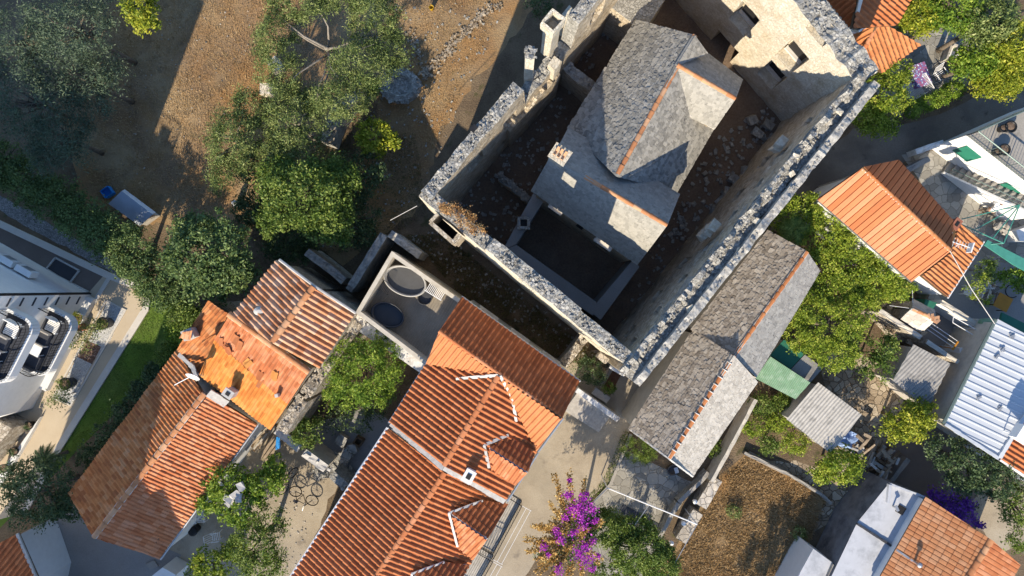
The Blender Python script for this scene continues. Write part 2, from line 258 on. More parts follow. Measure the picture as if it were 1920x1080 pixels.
# ---------------------------------------------------------------- mesh building
ORIG = {}
class MB:
    def __init__(s): s.v = []; s.f = []; s.uv = []; s.m = []
    def add(s, verts, faces, uv=None, mi=0):
        b = len(s.v); s.v.extend([(v[0], v[1], v[2]) for v in verts])
        if uv is None: uv = (R.random(), R.random())
        for f in faces: s.f.append([i+b for i in f]); s.uv.append(uv); s.m.append(mi)
        return s
    def box(s, c, size, rot=0.0, mi=0, jit=0.0, tilt=(0, 0), uv=None):
        c = Vector(c); hx, hy, hz = size[0]/2, size[1]/2, size[2]/2
        m = Matrix.Rotation(rot, 3, 'Z') @ Matrix.Rotation(tilt[0], 3, 'X') @ Matrix.Rotation(tilt[1], 3, 'Y')
        vs = []
        for z in (-hz, hz):
            for x, y in ((-hx, -hy), (hx, -hy), (hx, hy), (-hx, hy)):
                q = Vector((x, y, z))
                if jit: q += Vector((R.uniform(-1, 1), R.uniform(-1, 1), R.uniform(-1, 1)))*jit
                vs.append(c+m @ q)
        return s.add(vs, [(3, 2, 1, 0), (4, 5, 6, 7), (0, 1, 5, 4), (1, 2, 6, 5), (2, 3, 7, 6), (3, 0, 4, 7)], uv, mi)
    def prism(s, pts, z0, z1, mi=0, mt=None):
        """pts: xy (or xyz) polygon, straight down to z0; z1 a number or None to keep each point's own z"""
        n = len(pts); t = [Vector((p[0], p[1], p[2] if z1 is None else z1)) for p in pts]
        a = sum(t[i].x*t[(i+1) % n].y-t[(i+1) % n].x*t[i].y for i in range(n))
        if a < 0: t.reverse()
        b = [Vector((p.x, p.y, z0)) for p in t]
        s.add(t+b, [[(i+1) % n, i, n+i, n+(i+1) % n] for i in range(n)]+[list(range(2*n-1, n-1, -1))], None, mi)
        s.add(t, [list(range(n))], None, mi if mt is None else mt)
        return s
    def tube(s, pts, r, n=6, mi=0, caps=True):
        pts = [Vector(p) for p in pts]; k = len(pts)
        rs = r if isinstance(r, (list, tuple)) else [r]*k
        vs = []
        for i, p in enumerate(pts):
            d = (pts[min(i+1, k-1)]-pts[max(i-1, 0)])
            if d.length < 1e-6: d = Vector((0, 0, 1))
            d.normalize(); a = d.orthogonal().normalized()
            if i and 'pa' in locals():
                a = (pa-d*pa.dot(d)).normalized() if (pa-d*pa.dot(d)).length > 1e-4 else a
            pa = a; b = d.cross(a)
            for j in range(n):
                t = 2*math.pi*j/n; vs.append(p+(a*math.cos(t)+b*math.sin(t))*rs[i])
        fs = [[i*n+j, i*n+(j+1) % n, (i+1)*n+(j+1) % n, (i+1)*n+j] for i in range(k-1) for j in range(n)]
        if caps: fs += [list(range(n-1, -1, -1)), [(k-1)*n+j for j in range(n)]]
        return s.add(vs, fs, None, mi)
    def lathe(s, c, prof, n=20, sx=1.0, sy=1.0, rot=0.0, mi=0):
        c = Vector(c); vs = []; cr, sr = math.cos(rot), math.sin(rot)
        for r, z in prof:
            for j in range(n):
                t = 2*math.pi*j/n; x, y = r*sx*math.cos(t), r*sy*math.sin(t)
                vs.append(c+Vector((x*cr-y*sr, x*sr+y*cr, z)))
        k = len(prof)
        fs = [[i*n+j, i*n+(j+1) % n, (i+1)*n+(j+1) % n, (i+1)*n+j] for i in range(k-1) for j in range(n)]
        fs.append([(k-1)*n+j for j in range(n)]); fs.append(list(range(n-1, -1, -1)))
        return s.add(vs, fs, None, mi)
    def stone(s, c, r, mi=0, flat=.7, rot=None):
        rot = R.uniform(0, 3.1) if rot is None else rot
        return s.box(c, (r*R.uniform(1.3, 2.2), r*R.uniform(1.1, 1.7), r*R.uniform(.9, 1.5)*flat), rot, mi, r*.28, (R.uniform(-.25, .25), R.uniform(-.25, .25)))
    def build(s, name, mats, parent=None, smooth=False, recenter=None):
        me = bpy.data.meshes.new(name); me.from_pydata(s.v, [], s.f)
        uvl = me.uv_layers.new(name='UVMap'); nl = [len(f) for f in s.f]
        uvl.data.foreach_set('uv', np.repeat(np.array(s.uv, dtype=np.float32).reshape(-1, 2), nl, axis=0).ravel())
        return link(name, me, mats, parent, s.m, smooth)
def link(name, me, mats, parent=None, mi=None, smooth=False):
    for q in (mats if isinstance(mats, (list, tuple)) else [mats]): me.materials.append(M[q])
    if mi is not None and len(me.materials) > 1: me.polygons.foreach_set('material_index', mi)
    if smooth: me.polygons.foreach_set('use_smooth', [True]*len(me.polygons))
    me.update()
    o = bpy.data.objects.new(name, me); COL.objects.link(o)
    if parent is None:                                   # a thing of one mesh: origin at its base
        n = len(me.vertices)
        if n:
            co = np.empty(n*3, dtype=np.float32); me.vertices.foreach_get('co', co); co = co.reshape(-1, 3)
            c = np.array([(co[:, 0].min()+co[:, 0].max())/2, (co[:, 1].min()+co[:, 1].max())/2, co[:, 2].min()], dtype=np.float32)
            co -= c; me.vertices.foreach_set('co', co.ravel()); o.location = tuple(float(q) for q in c)
            ORIG[o.name] = Vector(o.location)
    else: adopt(o, parent)
    return o
def adopt(o, parent):
    o.parent = parent; o.matrix_parent_inverse = Matrix.Translation(-ORIG.get(parent.name, Vector((0, 0, 0))))
def thing(name, label, cat, loc, group=None):
    o = bpy.data.objects.new(name, None); COL.objects.link(o); o.location = loc; o.empty_display_size = .3
    ORIG[o.name] = Vector(loc); return tag(o, label, cat, group)
def tag(o, label, cat, group=None, kind=None):
    if label: o['label'] = label
    if cat: o['category'] = cat
    if group: o['group'] = group
    if kind: o['kind'] = kind
    return o
def structure(o): o['kind'] = 'structure'; return o
def copy_tree(root, loc, label=None, rotz=None, scale=None):
    """a copy of a thing and of each part; parts keep their parent inverse"""
    r = root.copy(); COL.objects.link(r); ORIG[r.name] = ORIG.get(root.name, Vector()); r.location = loc
    if label: r['label'] = label
    if rotz is not None: r.rotation_euler = (0, 0, rotz)
    if scale: r.scale = (scale,)*3
    for ch in list(root.children):
        c = ch.copy(); COL.objects.link(c); c.parent = r
        for g in list(ch.children):
            d = g.copy(); COL.objects.link(d); d.parent = c
    return r
def patch(name, px, z, mat, wob=.12, step=.5):
    pts = PP(px, z); out = []
    for i, p in enumerate(pts):
        q = pts[(i+1) % len(pts)]; n = max(1, int((q-p).length/step))
        for j in range(n):
            w = p.lerp(q, j/n); k = wob if 0 < j else wob*.4
            out.append((w.x+nz(w.x*1.3, w.y*1.3, 3)*k, w.y+nz(w.x*1.3, w.y*1.3, 9)*k, z))
    me = bpy.data.meshes.new(name); me.from_pydata(out, [], [list(range(len(out)))]); me.uv_layers.new(name='UVMap')
    if me.polygons[0].normal.z < 0: me.flip_normals()
    return structure(link(name, me, mat))
# ---------------------------------------------------------------- walls of masonry
def wall(mb, A, B, t, top, z0=0.0, ds=.22, dz=.25, amp=.05, wins=(), nt=4, topamp=.07, rag=.0, mi=0, mtop=0, batter=0.0):
    """A->B runs along the FRONT face foot; the wall lies to the left of A->B, t thick. top: number or f(s).
    wins: (s0, s1, z0, z1, depth, side) recess, side 0 front / 1 back; depth >= t makes an opening"""
    A = Vector(A[:2]); B = Vector(B[:2]); Ld = (B-A).length; d = (B-A)/Ld; nr = Vector((-d.y, d.x))
    tf = top if callable(top) else (lambda s: top)
    ss = set(np.round(np.linspace(0, Ld, max(2, int(Ld/ds))+1), 4))
    zs_max = max(tf(s) for s in np.linspace(0, Ld, 60))+.6
    zs = set(np.round(np.linspace(z0, zs_max, max(2, int((zs_max-z0)/dz))+1), 4))
    for w in wins:
        ss |= {round(w[0], 4), round(w[0]+.015, 4), round(w[1], 4), round(w[1]-.015, 4)}
        zs |= {round(w[2], 4), round(w[2]+.015, 4), round(w[3], 4), round(w[3]-.015, 4)}
    ss = sorted(x for x in ss if 0 <= x <= Ld); zs = sorted(x for x in zs if z0 <= x)
    tops = []
    for s in ss:
        tp = tf(s)
        if rag: tp += rag*nz(A.x+s*1.7, A.y+3.3, 1.1)+rag*.6*nz(A.x+s*5.3, A.y, 7.7)
        tops.append(max(z0+.1, tp))
    ns, nzz = len(ss), len(zs)
    def inside(w, s, z): return w[0]+.01 < s < w[1]-.01 and w[2]+.01 < z < w[3]-.01
    idx = {}; V = []; Fc = []; MI = []
    for side in (0, 1):
        for i, s in enumerate(ss):
            for j, z in enumerate(zs):
                zz = min(z, tops[i]); y = t*side + (batter*(1-(zz-z0)/max(.1, tops[i]-z0))*(-1 if side == 0 else 0))
                q = A+d*s
                y += amp*(nz(q.x*1.3+side*9, q.y*1.3, zz*1.3)+.5*nz(q.x*3.1, q.y*3.1+side*5, zz*3.1))*(1 if 0 < i < ns-1 else .3)
                for w in wins:
                    through = w[4] >= t
                    if inside(w, s, z) and (through or w[5] == side):
                        y = t*.5 if through else (w[4] if side == 0 else t-w[4])
                p = A+d*s+nr*y
                idx[(side, i, j)] = len(V); V.append((p.x, p.y, zz))
        for i in range(ns-1):
            for j in range(nzz-1):
                a, b, c, e = idx[(side, i, j)], idx[(side, i+1, j)], idx[(side, i+1, j+1)], idx[(side, i, j+1)]
                if zs[j] >= tops[i]-1e-5 and zs[j] >= tops[i+1]-1e-5: continue
                sm, zm = (ss[i]+ss[i+1])/2, (zs[j]+zs[j+1])/2
                if any(w[4] >= t and inside(w, sm, zm) and inside(w, ss[i], zs[j]) and inside(w, ss[i+1], zs[j+1]) for w in wins): continue
                Fc.append([a, b, c, e] if side == 0 else [e, c, b, a]); MI.append(mi)
    rows = []
    for k in range(nt+1):
        row = []
        for i, s in enumerate(ss):
            if k == 0: row.append(idx[(0, i, nzz-1)])
            elif k == nt: row.append(idx[(1, i, nzz-1)])
            else:
                f0, f1 = V[idx[(0, i, nzz-1)]], V[idx[(1, i, nzz-1)]]; u = k/nt
                x, y = f0[0]+(f1[0]-f0[0])*u, f0[1]+(f1[1]-f0[1])*u
                row.append(len(V)); V.append((x, y, tops[i]+topamp*(nz(x*3.7, y*3.7, 2)+.7*nz(x*8.1, y*8.1, 5))))
        rows.append(row)
    for k in range(nt):
        for i in range(ns-1):
            Fc.append([rows[k][i], rows[k][i+1], rows[k+1][i+1], rows[k+1][i]]); MI.append(mtop)
    for i, fl in ((0, True), (ns-1, False)):
        for j in range(nzz-1):
            if zs[j] >= tops[i]-1e-5: continue
            q = [idx[(0, i, j)], idx[(1, i, j)], idx[(1, i, j+1)], idx[(0, i, j+1)]]
            Fc.append(q[::-1] if fl else q); MI.append(mi)
    b = len(mb.v); mb.v.extend(V)
    for f, q in zip(Fc, MI): mb.f.append([x+b for x in f]); mb.uv.append((.5, .5)); mb.m.append(q)
    return ss, tops
def wall_stones(mb, A, B, t0, t1, z, n, r=(.08, .17), mi=0):
    """loose stones bedded along the top of a wall; z number or f(s)"""
    A = Vector(A[:2]); B = Vector(B[:2]); Ld = (B-A).length; d = (B-A)/Ld; nr = Vector((-d.y, d.x))
    for _ in range(n):
        s = R.uniform(.02, .98)*Ld; q = A+d*s+nr*R.uniform(t0, t1); zz = z(s) if callable(z) else z
        mb.stone((q.x, q.y, zz+R.uniform(-.03, .05)), R.uniform(*r), mi, rot=math.atan2(d.y, d.x)+R.uniform(-.4, .4))
def lowwall(name, label, px, z, t, mat, matop, rag=.08, cat='wall', stones=0, group=None, side=1, r=(.08, .16), z0=0, amp=.04, ds=.3):
    """a wall along a pixel polyline (given at its top height z, the edge away from the thickness)"""
    mb = MB(); pts = PP(px, z)
    if side < 0: pts = pts[::-1]
    for a, b in zip(pts[:-1], pts[1:]):
        wall(mb, a, b, t, z, z0=z0, ds=ds, dz=.4, amp=amp, rag=rag, mi=0, mtop=1)
        if stones: wall_stones(mb, a, b, .05, t-.05, z, int(stones*(b-a).length), r, 1)
    return tag(mb.build(name, [mat, matop]), label, cat, group)
# ---------------------------------------------------------------- roofs
PROF = {
 'barrel': [(0, .0), (.08, .012), (.16, .045), (.28, .078), (.4, .09), (.52, .078), (.64, .045), (.72, .012), (.8, 0)],
 'roman': [(0, .0), (.12, .004), (.3, .004), (.42, .02), (.54, .052), (.68, .066), (.82, .052), (.93, .02)],
 'pan': [(0, .0), (.2, .002), (.36, .0), (.44, .026), (.54, .066), (.68, .08), (.82, .066), (.92, .026)],
 'flat': [(0, .0), (.6, .002), (.68, .014), (.76, .026), (.88, .026), (.95, .01)],
 'flatgap': [(0, .03), (.06, .034), (.5, .036), (.84, .034), (.88, .0), (.96, .0)],
 'wave': [(0, .03), (.125, .021), (.25, 0), (.375, -.021), (.5, -.03), (.625, -.021), (.75, 0), (.875, .021)],
 'rib': [(0, .0), (.70, .0), (.76, .035), (.86, .04), (.94, .035), (.99, .0)],
 'groove': [(0, .0), (.03, .055), (.12, .06), (.5, .06), (.88, .058), (.92, .0)],
}
TILE = {  # rib width, course, step, profile, jitter
 'barrel': (.26, .36, .03, 'barrel', .015), 'old': (.20, .33, .028, 'roman', .02), 'modern': (.25, .37, .036, 'pan', .007),
 'flat': (.26, .40, .014, 'flat', .004), 'french': (.235, .37, .028, 'flatgap', .006), 'wave': (.17, 2.4, .012, 'wave', 0), 'ribsheet': (.36, 40., .0, 'rib', 0), 'coppi': (.22, .38, .03, 'barrel', .022), 'fine': (.10, 30., 0, 'wave', 0),
}
def frame(pl):
    n = pl[1]; v = (Vector((0, 0, 1))-n*n.z)
    v = v.normalized() if v.length > 1e-5 else Vector((0, 1, 0)); u = v.cross(n).normalized(); return u, v, n
def tiles(name, poly, pl, kind, mat, parent, lift=.03, smooth=True, wav=.0, amp=1.0, thick=None):
    """corrugated tile sheet over a convex 3D polygon lying in plane pl"""
    w, c, st, pr, jit = TILE[kind]; u, v, n = frame(pl); o = pl[0]
    uv = [((p-o).dot(u), (p-o).dot(v)) for p in poly]
    a = sum(uv[i][0]*uv[(i+1) % len(uv)][1]-uv[(i+1) % len(uv)][0]*uv[i][1] for i in range(len(uv)))
    if a < 0: uv.reverse()
    u0, u1 = min(q[0] for q in uv), max(q[0] for q in uv); v0, v1 = min(q[1] for q in uv), max(q[1] for q in uv)
    i0, i1 = int(math.floor(u0/w))-1, int(math.ceil(u1/w))+1
    c_ = min(c, (v1-v0)*1.02) if c > 10 else c
    k0, k1 = (0, 1) if c > 10 else (-1, int(math.ceil((v1-v0)/c))+1)
    pf = PROF[pr]; us = np.array([(i+f)*w for i in range(i0, i1+1) for f, _ in pf]); hs = np.array([h for i in range(i0, i1+1) for _, h in pf])*amp*(w/.26 if pr in ('barrel', 'roman') else 1)
    rid = np.array([i for i in range(i0, i1+1) for _ in pf]); nu = len(us)
    if pr == 'wave': hs = hs*(w/.17)
    V = []; UVR = []
    jt = {}
    for k in range(k0, k1):
        va, vb = v0+k*c_, v0+(k+1)*c_
        jz = NR.uniform(-1, 1, i1-i0+1)*jit; jv = NR.uniform(-1, 1, i1-i0+1)*jit*1.6
        for e, (vv, hh) in enumerate(((va, st), (vb-.002, 0))):
            y = np.full(nu, vv)+(jv[rid-i0] if e == 0 else 0); h = hs+hh+(jz[rid-i0] if e == 0 else jz[rid-i0]*.3)+lift
            if wav: h = h+wav*np.array([nz(x*.6, vv*.6, o.x) for x in us])
            V.append((us, y, h)); UVR.append(k)
    X = np.concatenate([q[0] for q in V]); Y = np.concatenate([q[1] for q in V]); Z = np.concatenate([q[2] for q in V])
    W = np.outer(X, np.array(u))+np.outer(Y, np.array(v))+np.outer(Z, np.array(n))+np.array(o)
    nr = len(V); me = bpy.data.meshes.new(name)
    fi = (np.arange(nr-1)[:, None]*nu+np.arange(nu-1)[None, :]).ravel()
    quads = np.stack([fi, fi+1, fi+nu+1, fi+nu], 1)
    me.from_pydata(W.tolist(), [], quads.tolist())
    ridf = np.tile(rid[:-1], nr-1); kk = np.repeat(np.array([UVR[i] for i in range(nr-1)]), nu-1)
    uvl = me.uv_layers.new(name='UVMap')
    uvf = np.stack([ridf+.5, kk+.5], 1).astype(np.float32)
    uvl.data.foreach_set('uv', np.repeat(uvf, 4, axis=0).ravel())
    bm = bmesh.new(); bm.from_mesh(me)
    for i in range(len(uv)):
        p, q = uv[i], uv[(i+1) % len(uv)]
        P0 = o+u*p[0]+v*p[1]; D = (u*(q[0]-p[0])+v*(q[1]-p[1]))
        if D.length < 1e-4: continue
        no = D.cross(n).normalized()
        bmesh.ops.bisect_plane(bm, geom=bm.verts[:]+bm.edges[:]+bm.faces[:], plane_co=P0, plane_no=no, clear_outer=True)
    bm.to_mesh(me); bm.free()
    ob = link(name, me, mat, parent)
    if smooth and len(me.polygons):
        me.polygons.foreach_set('use_smooth', [True]*len(me.polygons))
        try: me.set_sharp_from_angle(angle=math.radians(50))
        except Exception: pass
    return ob
def under(mb, poly, pl, t=.12, drop=.0):
    """solid board under a roof plane"""
    n = len(poly); a = [p-pl[1]*(drop+.004) for p in poly]; b = [p-pl[1]*(drop+t) for p in poly]
    mb.add(a+b, [list(range(n)), list(range(2*n-1, n-1, -1))]+[[i, (i+1) % n, n+(i+1) % n, n+i] for i in range(n)])
def inset(poly, d):
    c = sum(poly, Vector())/len(poly); out = []
    for p in poly:
        q = p-c; l = Vector((q.x, q.y)).length
        out.append(p-q*min(.6, d/max(l, .1)))
    return out
def slabs(name, polys, pl, mat, parent, ex=.22, wid=(.18, .42), th=(.03, .055), tilt=.10, jit=.03, rot=.12, lift=.05):
    """stone slates laid in courses; polys: list of convex polygons in one plane"""
    u, v, n = frame(pl); o = pl[0]; mb = MB(); base = MB()
    for poly in polys:
        under(mb, poly, pl, .14)
        uv = [((p-o).dot(u), (p-o).dot(v)) for p in poly]; m = len(uv)
        a = sum(uv[i][0]*uv[(i+1) % m][1]-uv[(i+1) % m][0]*uv[i][1] for i in range(m))
        if a < 0: uv.reverse()
        def ins(x, y, tol=0.0):
            for i in range(m):
                p, q = uv[i], uv[(i+1) % m]; ex_, ey = q[0]-p[0], q[1]-p[1]; l = math.hypot(ex_, ey)
                if l > 1e-6 and (ex_*(y-p[1])-ey*(x-p[0]))/l < tol: return False
            return True
        u0, u1 = min(q[0] for q in uv), max(q[0] for q in uv); v0, v1 = min(q[1] for q in uv), max(q[1] for q in uv)
        y = v0
        while y < v1:
            e = ex*R.uniform(.8, 1.2); x = u0-R.random()*.3
            while x < u1:
                w = R.uniform(*wid); ln = e*R.uniform(1.35, 1.75); cx, cy = x+w/2, y+ln/2-.03+R.uniform(-jit, jit)
                if ins(cx, y+e*.5, -.12):
                    t = R.uniform(*th); ca = R.uniform(-rot, rot); tl = tilt*R.uniform(.6, 1.5); tx = R.uniform(-.05, .05)
                    out = []
                    for px_, py_ in ((-w/2, -ln/2), (0, -ln/2-R.uniform(-.01, .05)), (w/2, -ln/2), (w/2, ln/2), (-w/2, ln/2)):
                        px_ = px_*.97+R.uniform(-.5, .5)*jit; py_ = py_+R.uniform(-.5, .5)*jit
                        out.append((cx+px_*math.cos(ca)-py_*math.sin(ca), cy+px_*math.sin(ca)+py_*math.cos(ca)))
                    for i in range(m):                         # cut the slate off at the roof's own edges
                        p, q = uv[i], uv[(i+1) % m]; ax, ay = q[0]-p[0], q[1]-p[1]; l = math.hypot(ax, ay)
                        if l < 1e-6: continue
                        sd = [(ax*(a_[1]-p[1])-ay*(a_[0]-p[0]))/l+.03 for a_ in out]; nw = []
                        for k in range(len(out)):
                            a_, b_, sa, sb = out[k], out[(k+1) % len(out)], sd[k], sd[(k+1) % len(out)]
                            if sa >= 0: nw.append(a_)
                            if sa*sb < 0: f = sa/(sa-sb); nw.append((a_[0]+(b_[0]-a_[0])*f, a_[1]+(b_[1]-a_[1])*f))
                        out = nw
                        if len(out) < 3: break
                    if len(out) >= 3:
                        c_ = len(out); vs = [o+u*X+v*Y+n*(zz-(Y-cy)*tl+(X-cx)*tx+lift*.5) for zz in (0, t) for X, Y in out]
                        mb.add(vs, [list(range(c_, 2*c_))]+[[k, (k+1) % c_, c_+(k+1) % c_, c_+k] for k in range(c_)])
                x += w*R.uniform(.93, 1.05)
            y += e
    return mb.build(name, mat, parent)
def ridge(name, A, B, mat, parent, r=.13, ln=.4, mortar=None, every=1, lift=.0):
    """half-round cap tiles along a line"""
    A = Vector(A); B = Vector(B); d = (B-A); Ld = d.length; d.normalize(); side = d.cross(Vector((0, 0, 1))).normalized(); up = side.cross(d)
    mb = MB(); n = max(1, int(round(Ld/ln))); ln = Ld/n; ns = 8
    for i in range(n):
        a, b = A+d*(i*ln-.02), A+d*((i+1)*ln+.02); ra, rb = r*R.uniform(1.02, 1.14), r*R.uniform(.84, .93); vs = []
        jz = R.uniform(-.012, .012)
        for p, rr in ((a, ra), (b, rb)):
            for th in (1.0, .82):
                for k in range(ns+1):
                    t = math.pi*k/ns; vs.append(p+side*(math.cos(t)*rr*th)+up*(math.sin(t)*rr*th*.9-.02+lift+jz))
        m = ns+1; fs = []
        for k in range(ns):
            fs += [[k, k+1, 2*m+k+1, 2*m+k], [m+k, 3*m+k, 3*m+k+1, m+k+1], [k, m+k, m+k+1, k+1], [2*m+k, 2*m+k+1, 3*m+k+1, 3*m+k]]
        mb.add(vs, fs, (R.randint(0, 99)+.5, R.randint(0, 99)+.5), 0)
        if mortar and i % every == 0 and i: mb.tube([a-side*ra*1.05+up*(lift-.03), a-side*ra*.7+up*(ra*.72+lift), a+up*(ra+lift), a+side*ra*.7+up*(ra*.72+lift), a+side*ra*1.05+up*(lift-.03)], .028, 5, 1)
    if mortar: mb.box((A+B)/2+up*(lift-.02), (Ld, r*1.9, .09), math.atan2(d.y, d.x), 1, tilt=(0, -math.asin(d.z)))
    return mb.build(name, [mat, mortar] if mortar else mat, parent)
def strip(mb, pts, w, h, mi=0):
    """mortar or flashing bead along a 3D polyline"""
    for a, b in zip(pts[:-1], pts[1:]):
        a, b = Vector(a), Vector(b); n = max(1, int((b-a).length/.25))
        for i in range(n):
            p, q = a.lerp(b, i/n), a.lerp(b, (i+1)/n); c = (p+q)/2; d = q-p
            mb.box(c, (d.length*1.05, w*R.uniform(.85, 1.15), h), math.atan2(d.y, d.x), mi, .008, (0, -math.asin(max(-1, min(1, d.z/d.length)))))
def body(mb, polys, z0=0.0, ins=.22, drop=.06, mi=0):
    """solid walls under a set of roof polygons"""
    for poly, pl in polys:
        q = inset(poly, ins); mb.prism([Vector((p.x, p.y, zpl(p.x, p.y, pl)-drop-.14)) for p in q], z0, None, mi)
# ---------------------------------------------------------------- foliage
def leaf_mesh(name, C, size, mat, parent, clump, droop=.25, wid=.5, up=.55, big=None):
    """C (n,3) leaf centres, clump (n,) random per clump; small bent leaf blades"""
    n = len(C); rg = NR
    d = rg.normal(size=(n, 3)); d[:, 2] = d[:, 2]*.55-droop; d /= np.linalg.norm(d, axis=1)[:, None]
    nn = rg.normal(size=(n, 3))*.75; nn[:, 2] += up*1.6; nn -= d*(nn*d).sum(1)[:, None]; nn /= np.linalg.norm(nn, axis=1)[:, None]+1e-9
    s = np.cross(nn, d); L_ = size*rg.uniform(.5, 1.6, n)[:, None]; W_ = L_*wid*.5
    a = C-d*L_*.5; b = C+s*W_+nn*L_*.06; c = C+d*L_*.5-nn*L_*.08; e = C-s*W_+nn*L_*.06
    V = np.stack([a, b, c, e], 1).reshape(-1, 3)
    me = bpy.data.meshes.new(name); me.vertices.add(4*n); me.vertices.foreach_set('co', V.astype(np.float32).ravel())
    me.loops.add(4*n); me.loops.foreach_set('vertex_index', np.arange(4*n, dtype=np.int32))
    me.polygons.add(n); me.polygons.foreach_set('loop_start', np.arange(0, 4*n, 4, dtype=np.int32))
    try: me.polygons.foreach_set('loop_total', np.full(n, 4, dtype=np.int32))
    except Exception: pass
    me.update(calc_edges=True)
    uvl = me.uv_layers.new(name='UVMap'); uv = np.stack([rg.random(n), clump], 1).astype(np.float32)
    uvl.data.foreach_set('uv', np.repeat(uv, 4, axis=0).ravel())
    return link(name, me, mat, parent)
def blob_points(blobs, ncl, per, cr, lump=.28, low=-.35, inner=.55):
    ar = np.array([b[3]*b[4]+b[3]*b[5] for b in blobs]); pr = ar/ar.sum(); C = []; K = []; cents = []
    seed = NR.uniform(0, 50)
    for _ in range(ncl):
        b = blobs[NR.choice(len(blobs), p=pr)]
        while True:
            q = NR.normal(size=3); q /= np.linalg.norm(q)
            if q[2] > low: break
        rr = NR.uniform(inner, 1.0)**.7*(1+lump*nz(q[0]*2.1+seed, q[1]*2.1, q[2]*2.1)*1.6)
        c = np.array([b[0]+q[0]*b[3]*rr, b[1]+q[1]*b[4]*rr, b[2]+q[2]*b[5]*rr])
        m = max(4, int(per*NR.uniform(.5, 1.5))); r = cr*NR.uniform(.6, 1.35)
        pts = NR.normal(size=(m, 3))*np.array([r, r, r*.55])*.55+c
        C.append(pts); K.append(np.full(m, NR.random())); cents.append(c)
    C = np.concatenate(C); K = np.concatenate(K); C[:, 2] = np.maximum(C[:, 2], .05)
    return C, K, cents
def limbs(mb, base, top, cents, r, n=9, twist=.3):
    base, top = Vector(base), Vector(top); mid = base.lerp(top, .5)+Vector((R.uniform(-1, 1), R.uniform(-1, 1), 0))*.15
    mb.tube([base-Vector((0, 0, .05)), base.lerp(mid, .4), mid, top], [r*1.25, r, r*.9, r*.72], 8)
    if not cents: return
    for c in [cents[R.randrange(len(cents))] for _ in range(n)]:
        c = Vector(c); s = mid.lerp(top, R.uniform(.5, 1)); k = s.lerp(c, .45)+Vector((R.uniform(-1, 1), R.uniform(-1, 1), R.uniform(0, 1)))*twist*(c-s).length*.3
        k2 = s.lerp(c, .75)+Vector((R.uniform(-1, 1), R.uniform(-1, 1), R.uniform(-.3, .6)))*twist*(c-s).length*.2
        mb.tube([s, k, k2, c], [r*.5, r*.34, r*.22, r*.08], 5)
def tree(name, label, cat, px, py, z, blobs, mat, leaf=.11, ncl=220, per=40, cr=.32, group=None, wid=.5, up=.55, bark='bark', r=.13, nl=9, root=None, lump=.28, droop=.25, inner=.55, low=-.35):
    """crown centred at pixel (px,py) at height z; blobs (dx,dy,dz,rx,ry,rz) metres about it"""
    c = P(px, py, z); rt = Vector((c.x, c.y, 0)) if root is None else P(*root, 0)
    th = thing(name, label, cat, rt, group)
    bl = [(c.x+b[0], c.y+b[1], max(.2, c.z+b[2]), b[3], b[4], b[5]) for b in blobs]
    C, K, ce = blob_points(bl, ncl, per, cr, lump, low, inner)
    leaf_mesh('crown', C, leaf, mat, th, K, wid=wid, up=up, droop=droop)
    mb = MB(); limbs(mb, rt, (c.x, c.y, max(.4, c.z-.1*abs(bl[0][5])-.2)), ce, r, nl); mb.build('trunk', bark, th, True)
    return th
def tufts(name, label, px, n, mat, h=(.05, .16), w=.02, z=.01, lean=.6, group=None, cat='grass', keep=None):
    """grass blades scattered over a pixel polygon: nobody could count them"""
    pts = PP(px, 0); xs = [p.x for p in pts]; ys = [p.y for p in pts]; got = []
    def inp(x, y):
        r = False; j = len(pts)-1
        for i in range(len(pts)):
            if (pts[i].y > y) != (pts[j].y > y) and x < (pts[j].x-pts[i].x)*(y-pts[i].y)/(pts[j].y-pts[i].y)+pts[i].x: r = not r
            j = i
        return r
    while len(got) < n:
        x, y = R.uniform(min(xs), max(xs)), R.uniform(min(ys), max(ys))
        if inp(x, y) and nz(x*.9, y*.9, 4)+.5*nz(x*2.5, y*2.5, 8) > R.uniform(-.9, .35): got.append((x, y))
    g = np.array(got); m = len(g); a = NR.uniform(0, 6.28, m); hh = NR.uniform(h[0], h[1], m); l = NR.uniform(.2, 1, m)*lean*2
    dx, dy = np.cos(a), np.sin(a); b0 = np.stack([g[:, 0]-dy*w, g[:, 1]+dx*w, np.full(m, z)], 1); b1 = np.stack([g[:, 0]+dy*w, g[:, 1]-dx*w, np.full(m, z)], 1)
    t = np.stack([g[:, 0]+dx*hh*l, g[:, 1]+dy*hh*l, z+hh], 1)
    V = np.stack([b0, b1, t], 1).reshape(-1, 3); me = bpy.data.meshes.new(name)
    me.from_pydata(V.tolist(), [], np.arange(3*m).reshape(-1, 3).tolist())
    uvl = me.uv_layers.new(name='UVMap'); uvl.data.foreach_set('uv', np.repeat(NR.random((m, 2)).astype(np.float32), 3, axis=0).ravel())
    return tag(link(name, me, mat), label, cat, group, 'stuff')
def pebbles(name, label, px, n, mat, r=(.03, .08), z=0.0):
    pts = PP(px, 0); xs = [p.x for p in pts]; ys = [p.y for p in pts]; mb = MB(); k = 0
    def inp(x, y):
        r_ = False; j = len(pts)-1
        for i in range(len(pts)):
            if (pts[i].y > y) != (pts[j].y > y) and x < (pts[j].x-pts[i].x)*(y-pts[i].y)/(pts[j].y-pts[i].y)+pts[i].x: r_ = not r_
            j = i
        return r_
    while k < n:
        x, y = R.uniform(min(xs), max(xs)), R.uniform(min(ys), max(ys))
        if inp(x, y): mb.stone((x, y, z+.02), R.uniform(*r)); k += 1
    return tag(mb.build(name, mat), label, 'stones', None, 'stuff')
